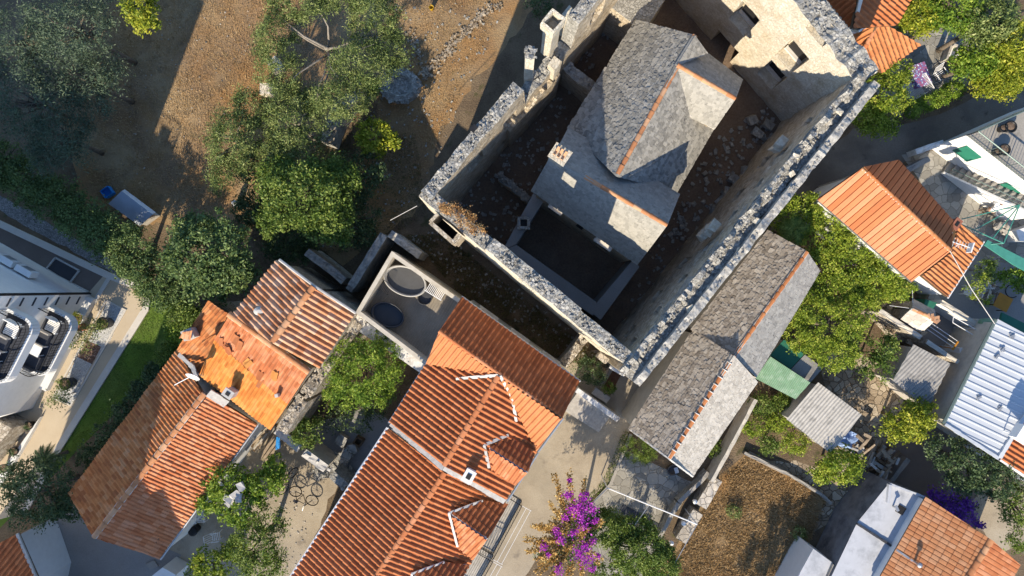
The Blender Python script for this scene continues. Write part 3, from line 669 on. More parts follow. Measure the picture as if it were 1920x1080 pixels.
# ---------------------------------------------------------------- the ground and what is laid on it
def build_setting():
    me = bpy.data.meshes.new('ground'); s = 600
    me.from_pydata([(-s, -s, 0), (s, -s, 0), (s, s, 0), (-s, s, 0)], [], [(0, 1, 2, 3)]); structure(link('ground', me, 'yard_soil'))
    patch('dry_field', [(150, -60), (790, -60), (770, 120), (690, 215), (560, 300), (430, 420), (330, 430), (160, 380), (90, 150)], .004, 'dry_grass', .5)
    patch('fortress_yard', [(760, -60), (1010, -60), (1000, 20), (820, 250), (800, 380), (640, 500), (560, 430), (700, 240)], .006, 'dry_grass', .5)
    patch('castle_floor', [(830, 400), (1150, -40), (1430, 10), (1480, 230), (1160, 640), (1130, 640)], .006, 'soil', .1)
    patch('hotel_drive', [(-60, 385), (205, 512), (172, 552), (-60, 440)], .004, 'drive', 0)
    patch('hotel_gravel_strip', [(-60, 330), (230, 500), (216, 515), (-60, 362)], .008, 'gravel_grey', .2)
    patch('hotel_paving', [(200, 510), (262, 534), (279, 552), (279, 580), (110, 850), (50, 960), (-60, 990), (-60, 560), (165, 550)], .006, 'paving', 0)
    patch('hotel_lawn', [(262, 534), (330, 560), (370, 620), (300, 690), (130, 860), (60, 930), (-20, 1010), (-60, 1120), (-60, 990), (50, 960), (110, 850), (279, 580)], .005, 'lawn', .05)
    patch('lane', [(1125, 655), (1200, 700), (1225, 740), (1180, 810), (1140, 905), (1080, 960), (1010, 1040), (960, 1120), (700, 1120), (900, 700)], .004, 'lane', .1)
    patch('road', [(1440, 440), (1490, 340), (1600, 240), (1690, 235), (1760, 215), (1850, 172), (1990, 100), (2050, 160), (1920, 235), (1760, 290), (1700, 300), (1560, 400)], .004, 'road', .15)
    patch('stone_patio', [(1165, 840), (1300, 905), (1240, 1010), (1215, 1080), (1120, 1080), (1080, 980), (1140, 905)], .006, 'flags', .1)
    patch('garden_path', [(1560, 640), (1700, 700), (1690, 770), (1650, 850), (1590, 960), (1520, 1000), (1420, 870), (1400, 850), (1480, 870), (1560, 800), (1540, 700)], .007, 'flags_warm', .25)
    patch('dry_plot', [(1335, 905), (1400, 848), (1470, 880), (1555, 935), (1535, 965), (1480, 1120), (1200, 1120), (1290, 990)], .009, 'plot', .15)
    patch('vegetable_bed', [(1425, 755), (1480, 730), (1560, 830), (1545, 880), (1400, 845), (1385, 820)], .009, 'yard_soil', .3)
    patch('courtyard_floor', [(1745, 565), (1860, 630), (1840, 740), (1760, 800), (1700, 700), (1690, 600)], .008, 'concrete_grey', .05)
    patch('house_terrace', [(1690, 290), (1780, 280), (1920, 390), (1990, 480), (1990, 640), (1880, 600), (1740, 560), (1790, 430)], .006, 'flags', .1)
    patch('garden_terrace', [(1790, 470), (1990, 520), (1990, 660), (1770, 590)], .009, 'concrete_grey', .05)
    patch('side_lane', [(1640, 800), (1760, 790), (1880, 870), (1960, 900), (1960, 1060), (1830, 990), (1660, 920)], .006, 'drive', .15)
    patch('lit_yard', [(1815, 945), (1860, 905), (1920, 930), (1960, 1000), (1870, 1040)], .009, 'lane', .05)
    patch('corner_patio', [(1690, 30), (1800, 30), (1850, 110), (1790, 170), (1680, 220), (1640, 170)], .006, 'flags', .1)
    patch('left_yard', [(500, 790), (640, 890), (545, 1120), (300, 1120), (290, 1040), (440, 860)], .005, 'lane', .2)
    patch('grey_terrace', [(40, 1000), (150, 945), (220, 990), (340, 1040), (310, 1120), (60, 1120)], .012, 'concrete_grey', 0)
    patch('shaded_court', [(575, 800), (690, 760), (740, 800), (640, 920), (600, 860)], .007, 'concrete_grey', .2)
    tufts('dry_grass', 'tangle of dry straw-coloured grass covering the open field', [(120, -30), (600, -30), (560, 180), (400, 420), (200, 400), (100, 200)], 26000, 'straw', (.04, .13), .016)
    tufts('dry_grass', 'short dry grass on the slope outside the fortress wall', [(740, -30), (960, -30), (830, 250), (760, 380), (690, 250)], 11000, 'straw', (.03, .1), .015)
    tufts('dry_grass', 'thick brown withered grass filling the walled plot', [(1340, 910), (1400, 855), (1470, 885), (1550, 938), (1480, 1110), (1230, 1110), (1295, 995)], 24000, 'straw', (.06, .2), .018)
    tufts('weeds', 'low weeds and dead stalks in the court below the fortress wall', [(760, 440), (830, 440), (1150, 690), (1060, 680), (870, 560), (800, 480)], 9000, 'weeds', (.04, .16), .018)
    tufts('weeds', 'weeds growing on the shaded ground between the trees and the fortress', [(620, 250), (780, 250), (800, 400), (700, 470), (560, 480), (450, 440)], 9000, 'weeds', (.04, .14), .016)
    pebbles('loose_stones', 'loose pale stones scattered over the slope outside the fortress', [(700, -20), (960, -20), (820, 300), (740, 420), (600, 470), (690, 200)], 420, 'rubble', (.025, .07))
    pebbles('loose_stones', 'loose stones and rubble lying around the church inside the walls', [(840, 390), (1140, -20), (1170, 20), (1000, 350), (950, 470)], 260, 'rubble', (.04, .12))
    pebbles('loose_stones', 'loose stones along the foot of the long inner wall', [(1340, 260), (1450, 190), (1480, 240), (1200, 590), (1180, 560)], 240, 'rubble', (.05, .14))
    pebbles('loose_stones', 'scattered stones in the court below the fortress wall', [(740, 450), (830, 430), (1160, 690), (1080, 680)], 260, 'rubble', (.025, .08))
    tufts('lawn_blades', 'short bright turf blades on the hotel lawn', [(283, 560), (325, 562), (365, 620), (300, 690), (130, 860), (60, 930), (112, 850), (281, 580)], 16000, 'lf_green', (.02, .05), .012, .005, .8)
    pebbles('litter', 'small debris and stones scattered over the bicycle yard', [(505, 830), (610, 900), (560, 1060), (480, 1080), (470, 900)], 200, 'wood_grey', (.015, .05))
    pebbles('loose_stones', 'scattered pale stones and twigs lying on the dry field', [(300, 30), (500, 10), (470, 200), (380, 260), (250, 330), (200, 300)], 120, 'rubble_warm', (.015, .05))
    tufts('weeds', 'weeds growing along the lane kerb and house foot', [(1170, 805), (1182, 812), (1142, 905), (1085, 968), (1075, 962), (1130, 900)], 900, 'lf_green', (.04, .12), .015)
    # white and red gravel bed on the hotel terrace
    patch('gravel_bed', [(200, 566), (233, 582), (206, 640), (168, 636)], .012, 'gravel_white', 0)
    patch('gravel_bed', [(168, 636), (206, 640), (188, 660), (170, 682), (145, 668)], .0125, 'gravel_white', 0)
    patch('bark_bed', [(163, 638), (190, 650), (172, 683), (145, 669)], .016, 'gravel_red', .1)
    patch('gravel_bed', [(145, 669), (172, 683), (133, 757), (103, 745)], .013, 'gravel_white', 0)
    def kerbstrip(name, px, w, h, mat, z=0):
        """one mitred kerb along a pixel polyline, laid to the left of its direction"""
        pts = [Vector((p.x, p.y)) for p in PP(px, z)]; n = len(pts); off = []
        for i in range(n):
            d0 = (pts[i]-pts[i-1]).normalized() if i else (pts[1]-pts[0]).normalized(); d1 = (pts[i+1]-pts[i]).normalized() if i < n-1 else d0
            nn = Vector((-d0.y-d1.y, d0.x+d1.x)); nn = nn/max(.3, nn.length)*2/ max(1.0, (2 if False else 1))/2
            nn.normalize(); c = max(.5, nn.dot(Vector((-d0.y, d0.x)))); off.append(pts[i]+nn*(w/c))
        V = []
        for p, q in zip(pts, off): V += [(p.x, p.y, 0), (p.x, p.y, h), (q.x, q.y, h), (q.x, q.y, 0)]
        F_ = []
        for i in range(n-1):
            for k in range(3): F_.append([i*4+k, i*4+k+1, i*4+5+k, i*4+4+k][::-1])
        F_ += [[0, 1, 2, 3], [n*4-1, n*4-2, n*4-3, n*4-4]]
        mb = MB(); mb.add(V, F_); return structure(mb.build(name, mat))
    kerbstrip('kerb', [(-60, 384), (205, 510), (264, 533), (277, 543), (283, 560), (280, 582), (111, 852), (50, 965)][::-1], .36, .12, 'kerb')
    kerbstrip('kerb', [(-60, 430), (168, 546)][::-1], .3, .1, 'kerb')
    kerbstrip('kerb', [(206, 514), (174, 566)], .22, .09, 'kerb')
    kerbstrip('kerb', [(200, 565), (234, 582), (133, 758), (102, 746), (200, 565)], .09, .06, 'kerb')
    kerbstrip('kerb', [(1180, 812), (1142, 906), (1120, 930)], .16, .12, 'concrete')
    kerbstrip('pavement', [(1702, 217), (1760, 190), (1815, 158)], .5, .14, 'lane')
build_setting()
# ---------------------------------------------------------------- ruined fortress
def build_castle():
    th = thing('ruined_fortress', 'roofless stone fortress ruin with thick ragged walls around the slab-roofed church', 'fortress', P(960, 400, 0))
    V2 = lambda p: Vector((p.x, p.y))
    # long wall on the field side
    A, B = V2(P(1190, -119, 8)), V2(P(783, 364, 8)); Lw = (B-A).length
    def topw(s):
        x = 1190-(s/Lw)*407
        if x > 1062: return 8.1
        if x > 966: return 5.2+.5*nz(x*.05, 2)
        return 7.9
    sx = lambda x: (1190-x)/407*Lw
    mb = MB()
    wins = [(sx(936)-.5, sx(936)+.5, 4.3, 6.0, .33, 1), (sx(866)-.55, sx(866)+.55, 4.2, 5.9, .33, 1), (sx(915)-.3, sx(915)+.3, 1.2, 2.4, .35, 1), (sx(1110)-.5, sx(1110)+.5, 5.2, 7.0, .33, 1)]
    wall(mb, A, B, .62, topw, 0, .2, .22, .05, wins, 5, .08, .14, 0, 1)
    wall_stones(mb, A, A.lerp(B, .315), .06, .56, lambda s: topw(s), 130, (.035, .08), 1)
    wall_stones(mb, A.lerp(B, .56), B, .06, .56, 7.9, 260, (.03, .075), 1)
    wall_stones(mb, A.lerp(B, .32), A.lerp(B, .55), .06, .56, 5.25, 90, (.07, .15), 1)
    mb.build('wall', ['castle', 'rubble'], th)
    mb = MB(); wall(mb, V2(P(1040, 128, 4.3)), V2(P(945, 235, 4.3)), .4, 4.2, 0, .2, .25, .06, (), 3, .1, .5, 0, 1); mb.build('wall', ['castle', 'castle'], th)
    # pillars left standing on the broken stretch
    for (px, py, w, l, zt, nm) in ((998, 98, .62, .5, 8.8, 'pillar'),):
        mb = MB(); c = P(px, py, zt); wall(mb, (c.x-.3, c.y-.27), (c.x+.3, c.y-.27), .55, zt, 4.8, .15, .2, .07, (), 4, .1, .12, 0, 1)
        wall_stones(mb, (c.x-.3, c.y-.27), (c.x+.3, c.y-.27), .05, .5, zt, 12, (.07, .12), 1); mb.build(nm, ['castle_pale', 'rubble'], th)
    ang = math.atan2(B.y-A.y, B.x-A.x)
    # chimney with an open rectangular mouth
    mb = MB(); c = P(1037, 40, 8.9); ca, sa = math.cos(ang), math.sin(ang)
    def rect(mb_, c, l, w, z0, z1, off=(0, 0), mi=0):
        mb_.box((c.x+off[0]*ca-off[1]*sa, c.y+off[0]*sa+off[1]*ca, (z0+z1)/2), (l, w, z1-z0), ang, mi, .025)
    for o_, l, w in (((.36, 0), .13, .74), ((-.36, 0), .13, .74), ((0, .31), .6, .12), ((0, -.31), .6, .12)): rect(mb, c, l, w, 8.2, 8.95, o_)
    rect(mb, c, .62, .52, 5.0, 8.3, (0, 0)); mb.build('chimney', 'castle_pale', th)
    mb = MB(); c = P(1066, 30, 7.0); rect(mb, c, .5, .4, 4.8, 7.4); c = P(1040, 118, 6); rect(mb, c, .5, .45, 3.8, 6.0); mb.build('buttress', 'castle_pale', th)
    # flue hole in the wall head
    mb = MB(); c = P(888, 241, 7.95); rect(mb, c, .34, .24, 7.9, 8.02); mb.build('flue_mouth', 'dark', th)
    # town side wall, tall in the middle, with through windows
    A, B = V2(P(783, 366, 8)), V2(P(1195, 703, 8)); Ls = (B-A).length
    def tops(s): return 7.7 if s < 4.0 else (10.5 if s < 8.85 else 8.25)
    wins = [(5.85, 6.8, 8.95, 10.0, 1, 0), (6.05, 6.85, 6.0, 6.85, 1, 0), (9.0, 9.75, 6.1, 6.9, 1, 0), (10.6, 11.3, 3.2, 4.2, .35, 0)]
    mb = MB(); wall(mb, A, B, .62, tops, 0, .2, .22, .05, wins, 5, .07, .16, 0, 1, .16)
    d = (B-A)/Ls
    wall_stones(mb, A, A+d*4.0, .08, .56, 7.75, 110, (.03, .08), 1); wall_stones(mb, A+d*4.0, A+d*8.8, .06, .56, 10.5, 200, (.03, .08), 1); wall_stones(mb, A+d*8.9, B, .06, .58, 8.25, 200, (.03, .08), 1)
    mb.build('wall', ['castle_pale', 'rubble'], th)
    # box latrine jutting out of the corner
    mb = MB(); z0, z1 = 5.6, 7.75
    o = [P(806, 416, z1), P(850, 455, z1), P(862, 440, z1), P(820, 401, z1)]
    def seg(p, q, t):
        dd = (q-p).normalized(); mb.box(((p.x+q.x)/2, (p.y+q.y)/2, (z0+z1)/2), ((q-p).length, t, z1-z0), math.atan2(dd.y, dd.x), 0, .02)
    seg(o[0], o[1], .17); seg(o[1], o[2], .22); seg(o[3], o[0], .16); mb.box(((o[0]+o[2])/2).to_tuple()[:2]+(z0+.1,), (1.3, .5, .15), math.atan2((o[1]-o[0]).y, (o[1]-o[0]).x), 1)
    mb.build('box_latrine', ['castle', 'dark'], th)
    mb = MB(); c = P(1131, 672, 6.6); mb.box((c.x, c.y, 6.4), (.55, .28, .5), math.atan2(d.y, d.x), 0, .03); mb.build('corbel', 'castle', th)
    # long wall beside the stone house: broad walk with a parapet on the outside
    A, B = V2(P(1203, 728, 9.1)), V2(P(1664, 150, 9.1)); Le = (B-A).length; d = (B-A)/Le; nr = Vector((-d.y, d.x))
    A2, B2 = A+nr*.36, B+nr*.36
    wins = [(1.5+2.2*i, 2.3+2.2*i, 3.2, 4.4, .4, 1) for i in range(6)]+[(1.2+1.9*i, 1.7+1.9*i, 6.0, 6.8, .3, 1) for i in range(8)]
    mb = MB(); wall(mb, A2, B2, .72, 8.25, 0, .2, .24, .09, wins, 5, .12, .14, 0, 1)
    wall_stones(mb, A2, B2, .02, .62, 8.25, 460, (.03, .075), 1)
    A3, B3 = A2+nr*.46, B2+nr*.46
    wall(mb, A3, B3, .24, 8.45, 7.4, .16, .2, .07, (), 3, .1, .4, 1, 1); wall_stones(mb, A3, B3, 0, .22, lambda s: 8.42+.35*nz(A3.x+s*1.7, A3.y+3.3, 1.1), 170, (.035, .08), 1)
    mb.build('wall', ['castle', 'rubble', 'cement'], th)
    mb = MB(); wall(mb, A, B, .36, 8.72, 0, .14, .4, .045, (), 4, .08, .12, 0, 1); wall_stones(mb, A, B, .03, .33, 8.7, 160, (.03, .07), 0)
    mb.build('parapet', ['rubble', 'cement_old'], th)
    for px, py in ((1300, 590), (1330, 545), (1420, 415), (1500, 300), (1560, 235), (1575, 215), (1490, 330), (1385, 470)):
        mb = MB(); c = P(px+R.uniform(-8, 8), py+R.uniform(-8, 8), 8.5); mb.stone(c, R.uniform(.12, .2)); mb.build('loose_stone', 'castle_pale', th)
    for px, py, z in ((1328, 432, 6.2), (1320, 440, 5.8), (1335, 425, 6.5), (1462, 268, 6.3), (1456, 276, 5.9)):
        c = P(px, py, z); mb = MB(); mb.box(c, (.5, .35, .6), math.atan2(d.y, d.x), 0, .08); mb.build('loose_stone', 'castle_pale', th)
    # end wall with arched windows, lit by the low sun
    base0, base1 = V2(P(1476, 240, 0)), V2(P(1329, 72, 0)); dn = (base1-base0).normalized(); nn = Vector((-dn.y, dn.x))
    A = base0; B = base0+dn*11.5; pl = (Vector((A.x, A.y, 0)), Vector((-nn.x, -nn.y, 0)))
    if nn.dot(V2(P(1700, 0, 0))-A) < 0: nn = -nn
    def sz(px, py):
        w = onpl(px, py, (pl[0], Vector((nn.x, nn.y, 0)))); return ((V2(w)-A).dot(dn), w.z)
    def win(f0, f1, dep, h):
        (s0, z0), (s1, z1) = sz(*f0), sz(*f1); return (min(s0, s1), max(s0, s1), (z0+z1)/2, (z0+z1)/2+h, dep, 0)
    W5 = [win((1363, 38), (1401, 64), .8, 2.2), win((1329, 80), (1360, 125), .8, 2.2), win((1449, 106), (1488, 134), .8, 2.2), win((1418, 137), (1447, 168), .8, 2.2), win((1505, 55), (1546, 85), .7, 1.8)]
    back = nn.dot(Vector((-dn.y, dn.x))) < 0     # wall() puts the thickness left of A->B
    tn = lambda s: 8.3+.11*s
    mb = MB()
    if not back: wall(mb, A, B, 1.15, tn, 0, .2, .22, .05, W5, 6, .12, .2, 0, 1); a_, b_ = A, B
    else:
        W5 = [(11.5-w[1], 11.5-w[0], w[2], w[3], w[4], 0) for w in W5]
        wall(mb, B, A, 1.15, lambda s: tn(11.5-s), 0, .2, .22, .05, W5, 6, .12, .2, 0, 1)
        a_, b_ = B, A
    wall_stones(mb, a_, b_, .1, 1.05, (lambda s: tn(11.5-s)) if back else tn, 330, (.04, .1), 1)
    mb.build('wall', ['castle_pale', 'rubble'], th)
    for w in W5[:4]:
        sm = (w[0]+w[1])/2; q = (a_+(b_-a_).normalized()*sm); inn = -nn if back else nn
        face = A.dot(nn); dep = w[4]
        pos = A+dn*((11.5-sm) if back else sm)+nn*(dep-.06)
        mb = MB(); mb.box((pos.x, pos.y, w[2]+.85), ((w[1]-w[0])*.8, .06, 1.5), math.atan2(dn.y, dn.x)); mb.build('window_opening', 'dark', th); p2 = pos-nn*.1; mb = MB(); mb.box((p2.x, p2.y, w[2]+.07), ((w[1]-w[0])*.9, .2, .12), math.atan2(dn.y, dn.x), 0, .01); mb.build('window_sill', 'lime', th)
    # far wall, out of the frame but closing the court
    A4 = V2(P(1190, -119, 8)); B4 = base0+dn*11.5
    mb = MB(); wall(mb, B4, A4, .7, 7.5, 0, .4, .4, .06, (), 3, .1, .3, 0, 1) if True else None
    mb.build('wall', ['castle', 'rubble'], th)
    # vaulted remains against the far wall, cross walls and footings in the court
    def low(px, z, t, **k): return lowwall('footing_wall', None, px, z, t, 'castle', 'rubble', **k)
    mb = MB(); mb.prism(PP([(1146, 14), (1180, -30), (1250, -6), (1217, 44), (1190, 47)], 3.6), 0, 3.6, 0, 1); mb.build('vault_remains', ['castle', 'rubble'], th)
    cells = [('cross wall between the field-side wall and the nave, ragged stone', [(1052, 104), (1117, 156)], 2.6, .55), ('low broken cross wall in the dark court near the chimney stack', [(935, 320), (1000, 372)], 1.0, .4)]
    for lb, px, z, t in cells:
        m2 = MB(); p = PP(px, z); wall(m2, p[1], p[0], t, z, 0, .25, .3, .07, (), 4, .1, .3, 0, 1); wall_stones(m2, p[1], p[0], .05, t-.05, z, 24, (.08, .15), 1)
        tag(m2.build('ruined_wall', ['castle', 'rubble']), lb, 'wall')
    m2 = MB(); z = 2.5
    m2.prism(PP([(1000, 362), (1020, 376), (968, 458), (942, 470)], z), 0, z); m2.prism(PP([(942, 471), (968, 459), (1118, 566), (1112, 592)], z-.004), 0, z-.004); m2.prism(PP([(1186, 488), (1199, 500), (1126, 600), (1106, 583)], z+.004), 0, z+.004)
    tag(m2.build('court_platform', 'concrete_grey'), 'u-shaped grey masonry platform around the dark pit in front of the church', 'platform')
    m2 = MB(); c = P(982, 418, z+.3)
    for ox, oy, l, w in ((.26, 0, .16, .66), (-.26, 0, .16, .66), (0, .26, .38, .14), (0, -.26, .38, .14)): m2.box((c.x+ox, c.y+oy, z+.17), (l, w, .33), 0, 0, .02)
    m2.box((c.x, c.y, z+.06), (.36, .36, .1), 0, 1)
    tag(m2.build('stone_flue', ['rubble', 'dark']), 'small square stone flue standing on the grey platform by the pit', 'flue')
    for i, (px, py) in enumerate(((1385, 345), (1365, 362), (1402, 325), (1350, 378), (1375, 335), (1340, 395), (1420, 250), (1440, 235), (1410, 225))):
        m2 = MB(); c = P(px, py, .3); m2.stone((c.x, c.y, .3), R.uniform(.28, .42)); tag(m2.build('stone_block', 'rubble'), 'fallen stone block lying in the shade between the church and the long wall', 'stone', 'fallen blocks in the fortress court')
    # withered bush on the wall corner
    t = thing('dry_bush', 'withered orange-brown bush growing on the fortress wall top beside the box latrine', 'bush', P(862, 405, 7.7))
    c = P(862, 408, 7.9); C, K, ce = blob_points([(c.x-.5, c.y+.4, c.z-.05, .42, .25, .2), (c.x+.15, c.y-.05, c.z, .5, .38, .28), (c.x+.75, c.y-.55, c.z, .45, .22, .2)], 90, 26, .14, .3)
    leaf_mesh('foliage', C, .06, 'lf_tan', t, K, wid=.5); mb = MB(); limbs(mb, (c.x, c.y, 7.7), (c.x, c.y, 7.9), ce, .03, 14); mb.build('stem', 'bark_pale', t)
build_castle()

# ---------------------------------------------------------------- church
def build_church():
    th = thing('stone_church', 'grey slab-roofed stone church with terracotta ridges inside the fortress ruin', 'church', P(1180, 270, 0))
    zr, ze, zf = 7.0, 4.0, 7.2
    nW = slope((1193, 39), (1066, 241), ze, (1229, 198), zr); nE = slope((1336, 243), (1269, 359), ze, (1229, 198), zr)
    fN = slope((1066, 241), (1273, 365), 5.2, (1145, 361), zf); fS = slope((997, 357), (1195, 495), 4.4, (1145, 361), zf)
    sS = plane3(onpl(1269, 122, nE), onpl(1293, 218, nE), P(1378, 185, 6.75)); sN = plane3(onpl(1269, 122, nE), P(1378, 185, 6.75), P(1391, 150, 5.4))
    def pg(px, pl): return [onpl(a, b, pl) for a, b in px]
    W = [pg([(1193, 39), (1302, 68), (1156, 330), (1066, 241)], nW)]
    E = [pg([(1302, 68), (1325, 100), (1269, 122)], nE), pg([(1269, 122), (1293, 218), (1269, 359), (1156, 330)], nE), pg([(1293, 218), (1336, 243), (1269, 359)], nE)]
    FN = [pg([(1036, 297), (1066, 241), (1273, 365), (1250, 422)], fN)]; FS = [pg([(1030, 299), (1250, 422), (1195, 495), (997, 357)], fS)]
    SS = [pg([(1269, 122), (1378, 185), (1340, 240), (1293, 218)], sS)]; SN = [pg([(1269, 122), (1325, 100), (1391, 150), (1378, 185)], sN)]
    slabs('roof_slope', W, nW, 'slab_church', th, .155, (.11, .32), (.03, .06), .17, .05, .25)
    slabs('roof_slope', E, nE, 'slab_church', th, .15, (.11, .3), (.015, .03), .055, .03, .15)
    for pl, ps in ((fN, FN), (fS, FS), (sS, SS), (sN, SN)): slabs('roof_slope', ps, pl, 'slab_smooth', th, .14, (.1, .26), (.012, .022), .045, .02, .1)
    mb = MB(); body(mb, [(W[0], nW), (E[1], nE), (E[2], nE), (FN[0], fN), (FS[0], fS), (SS[0], sS), (SN[0], sN), (E[0], nE)], 0, .3); mb.build('wall', 'castle', th)
    ridge('ridge_tiles', onpl(1302, 68, nW)+Vector((0, 0, .06)), onpl(1158, 326, nW)+Vector((0, 0, .06)), 'ridge', th, .11, .42)
    ridge('ridge_tiles', onpl(1052, 306, fS)+Vector((0, 0, .06)), onpl(1250, 422, fS)+Vector((0, 0, .06)), 'ridge', th, .10, .42)
    ridge('ridge_tiles', onpl(1270, 123, sS)+Vector((0, 0, .08)), onpl(1378, 185, sS)+Vector((0, 0, .06)), 'ridge', th, .10, .42)
    mb = MB(); strip(mb, [onpl(1293, 217, nE)+Vector((0, 0, .08)), onpl(1338, 241, nE)+Vector((0, 0, .08))], .12, .08); mb.build('mortar_fillet', 'lime', th)
    # small chimney on the gable end
    mb = MB(); c = P(1050, 289, 7.9); a = math.radians(-34)
    mb.box((c.x, c.y, 7.0), (.72, .62, 1.5), a, 0, .015); mb.box((c.x, c.y, 7.8), (.86, .76, .1), a, 0, .015)
    ch = mb.build('chimney', 'castle_pale', th)
    mb = MB()
    for k in (-.2, 0, .2):
        q = Vector((c.x, c.y, 7.98))+Vector((math.cos(a), math.sin(a), 0))*k
        mb.box(q+Vector((.05, .06, .06)), (.12, .34, .05), a, 0, .005, (.6, 0)); mb.box(q-Vector((.05, .06, -.06)), (.12, .34, .05), a, 0, .005, (-.6, 0))
    mb.build('cowl_tile', 'ridge', ch)
    # pale stone frames over the front windows
    for (a_, b_) in (((1030, 384), (1054, 400)), ((1116, 447), (1146, 468))):
        mb = MB(); p, q = P(*a_, 3.9), P(*b_, 3.9); d = q-p
        mb.box(((p.x+q.x)/2, (p.y+q.y)/2, 3.8), (d.length, .26, .2), math.atan2(d.y, d.x), 0, .02); mb.box(((p.x+q.x)/2, (p.y+q.y)/2, 3.66), (d.length*1.06, .16, .1), math.atan2(d.y, d.x), 0, .01); mb.build('window_lintel', 'lime', th)
    for (a_, b_) in (((1028, 392), (1052, 408)), ((1114, 455), (1144, 476)), ((1080, 424), (1094, 434))):
        mb = MB(); p, q = P(*a_, 2.6), P(*b_, 2.6); d = q-p; mb.box(((p.x+q.x)/2, (p.y+q.y)/2+.12, 2.9), (d.length*.8, .1, 1.2), math.atan2(d.y, d.x)); mb.build('window', 'dark', th)
build_church()
# ---------------------------------------------------------------- houses
TILE['ribtile'] = (.29, 60., 0, 'groove', 0)
def roofs(th, lst, kind, mat, ins=.25, wallmat='white_wall', z0=0, wav=0, walls=True):
    """lst of (pixel polygon, plane[, kind, mat])"""
    bp = []; mb = MB()
    for it in lst:
        px, pl = it[0], it[1]; k = it[2] if len(it) > 2 else kind; m = it[3] if len(it) > 3 else mat
        poly = [onpl(a, b, pl) for a, b in px]; tiles('roof_slope', poly, pl, k, m, th, wav=wav); under(mb, poly, pl, .14); bp.append((poly, pl))
    mb.build('eaves_board', 'wood_dark', th)
    if walls: mb = MB(); body(mb, bp, z0, ins); mb.build('wall', wallmat, th)
    return bp
def up(p, z=.06): return p+Vector((0, 0, z))
def chimney(th, px, py, z0, z1, w=.5, l=.45, rot=0, mat='white_wall', cap=True, name='chimney'):
    mb = MB(); c = P(px, py, z1); mb.box((c.x, c.y, (z0+z1)/2), (w, l, z1-z0), rot, 0, .01)
    if cap: mb.box((c.x, c.y, z1+.03), (w*1.18, l*1.18, .07), rot, 0, .01); mb.box((c.x, c.y, z1+.075), (w*.5, l*.5, .03), rot, 1)
    return mb.build(name, [mat, 'dark'], th)
def gutter(th, pts, mat='white_metal', r=.06): mb = MB(); mb.tube(pts, r, 6); return mb.build('gutter', mat, th)

def windows(th, a, b, z0, spots, out, frame_mat='white_wall', shut='green_paint', zref=0):
    """windows along the wall foot a->b (pixels at height zref); spots (fraction, z above z0, w, h); out: pixel direction the wall faces"""
    A, B = P(*a, zref), P(*b, zref); d = (B-A); d.z = 0; L_ = d.length; d.normalize(); n = Vector((-d.y, d.x, 0)); o = Vector((out[0], -out[1], 0)); n = n if n.dot(o) > 0 else -n; an = math.atan2(d.y, d.x)
    for f, z, w, h in spots:
        c = A+d*(L_*f)+n*.02; c.z = z0+z
        mb = MB(); mb.box(c, (w+.2, .1, h+.2), an, 0, .004); wd = mb.build('window' if h < 1.8 else 'door', frame_mat, th)
        mb = MB(); mb.box(c+n*.045, (w, .04, h), an); mb.build('pane', 'dark', wd)
        if h < 1.8:
            mb = MB(); s = c+n*.09; mb.box((s.x, s.y, c.z-h/2-.1), (w+.34, .22, .06), an); mb.build('sill', 'cement', wd)
            for k in (-1, 1): mb = MB(); q = c+d*(k*(w*.75+.14))+n*.05; mb.box(q, (w*.5, .05, h), an); mb.build('shutter', shut, wd)

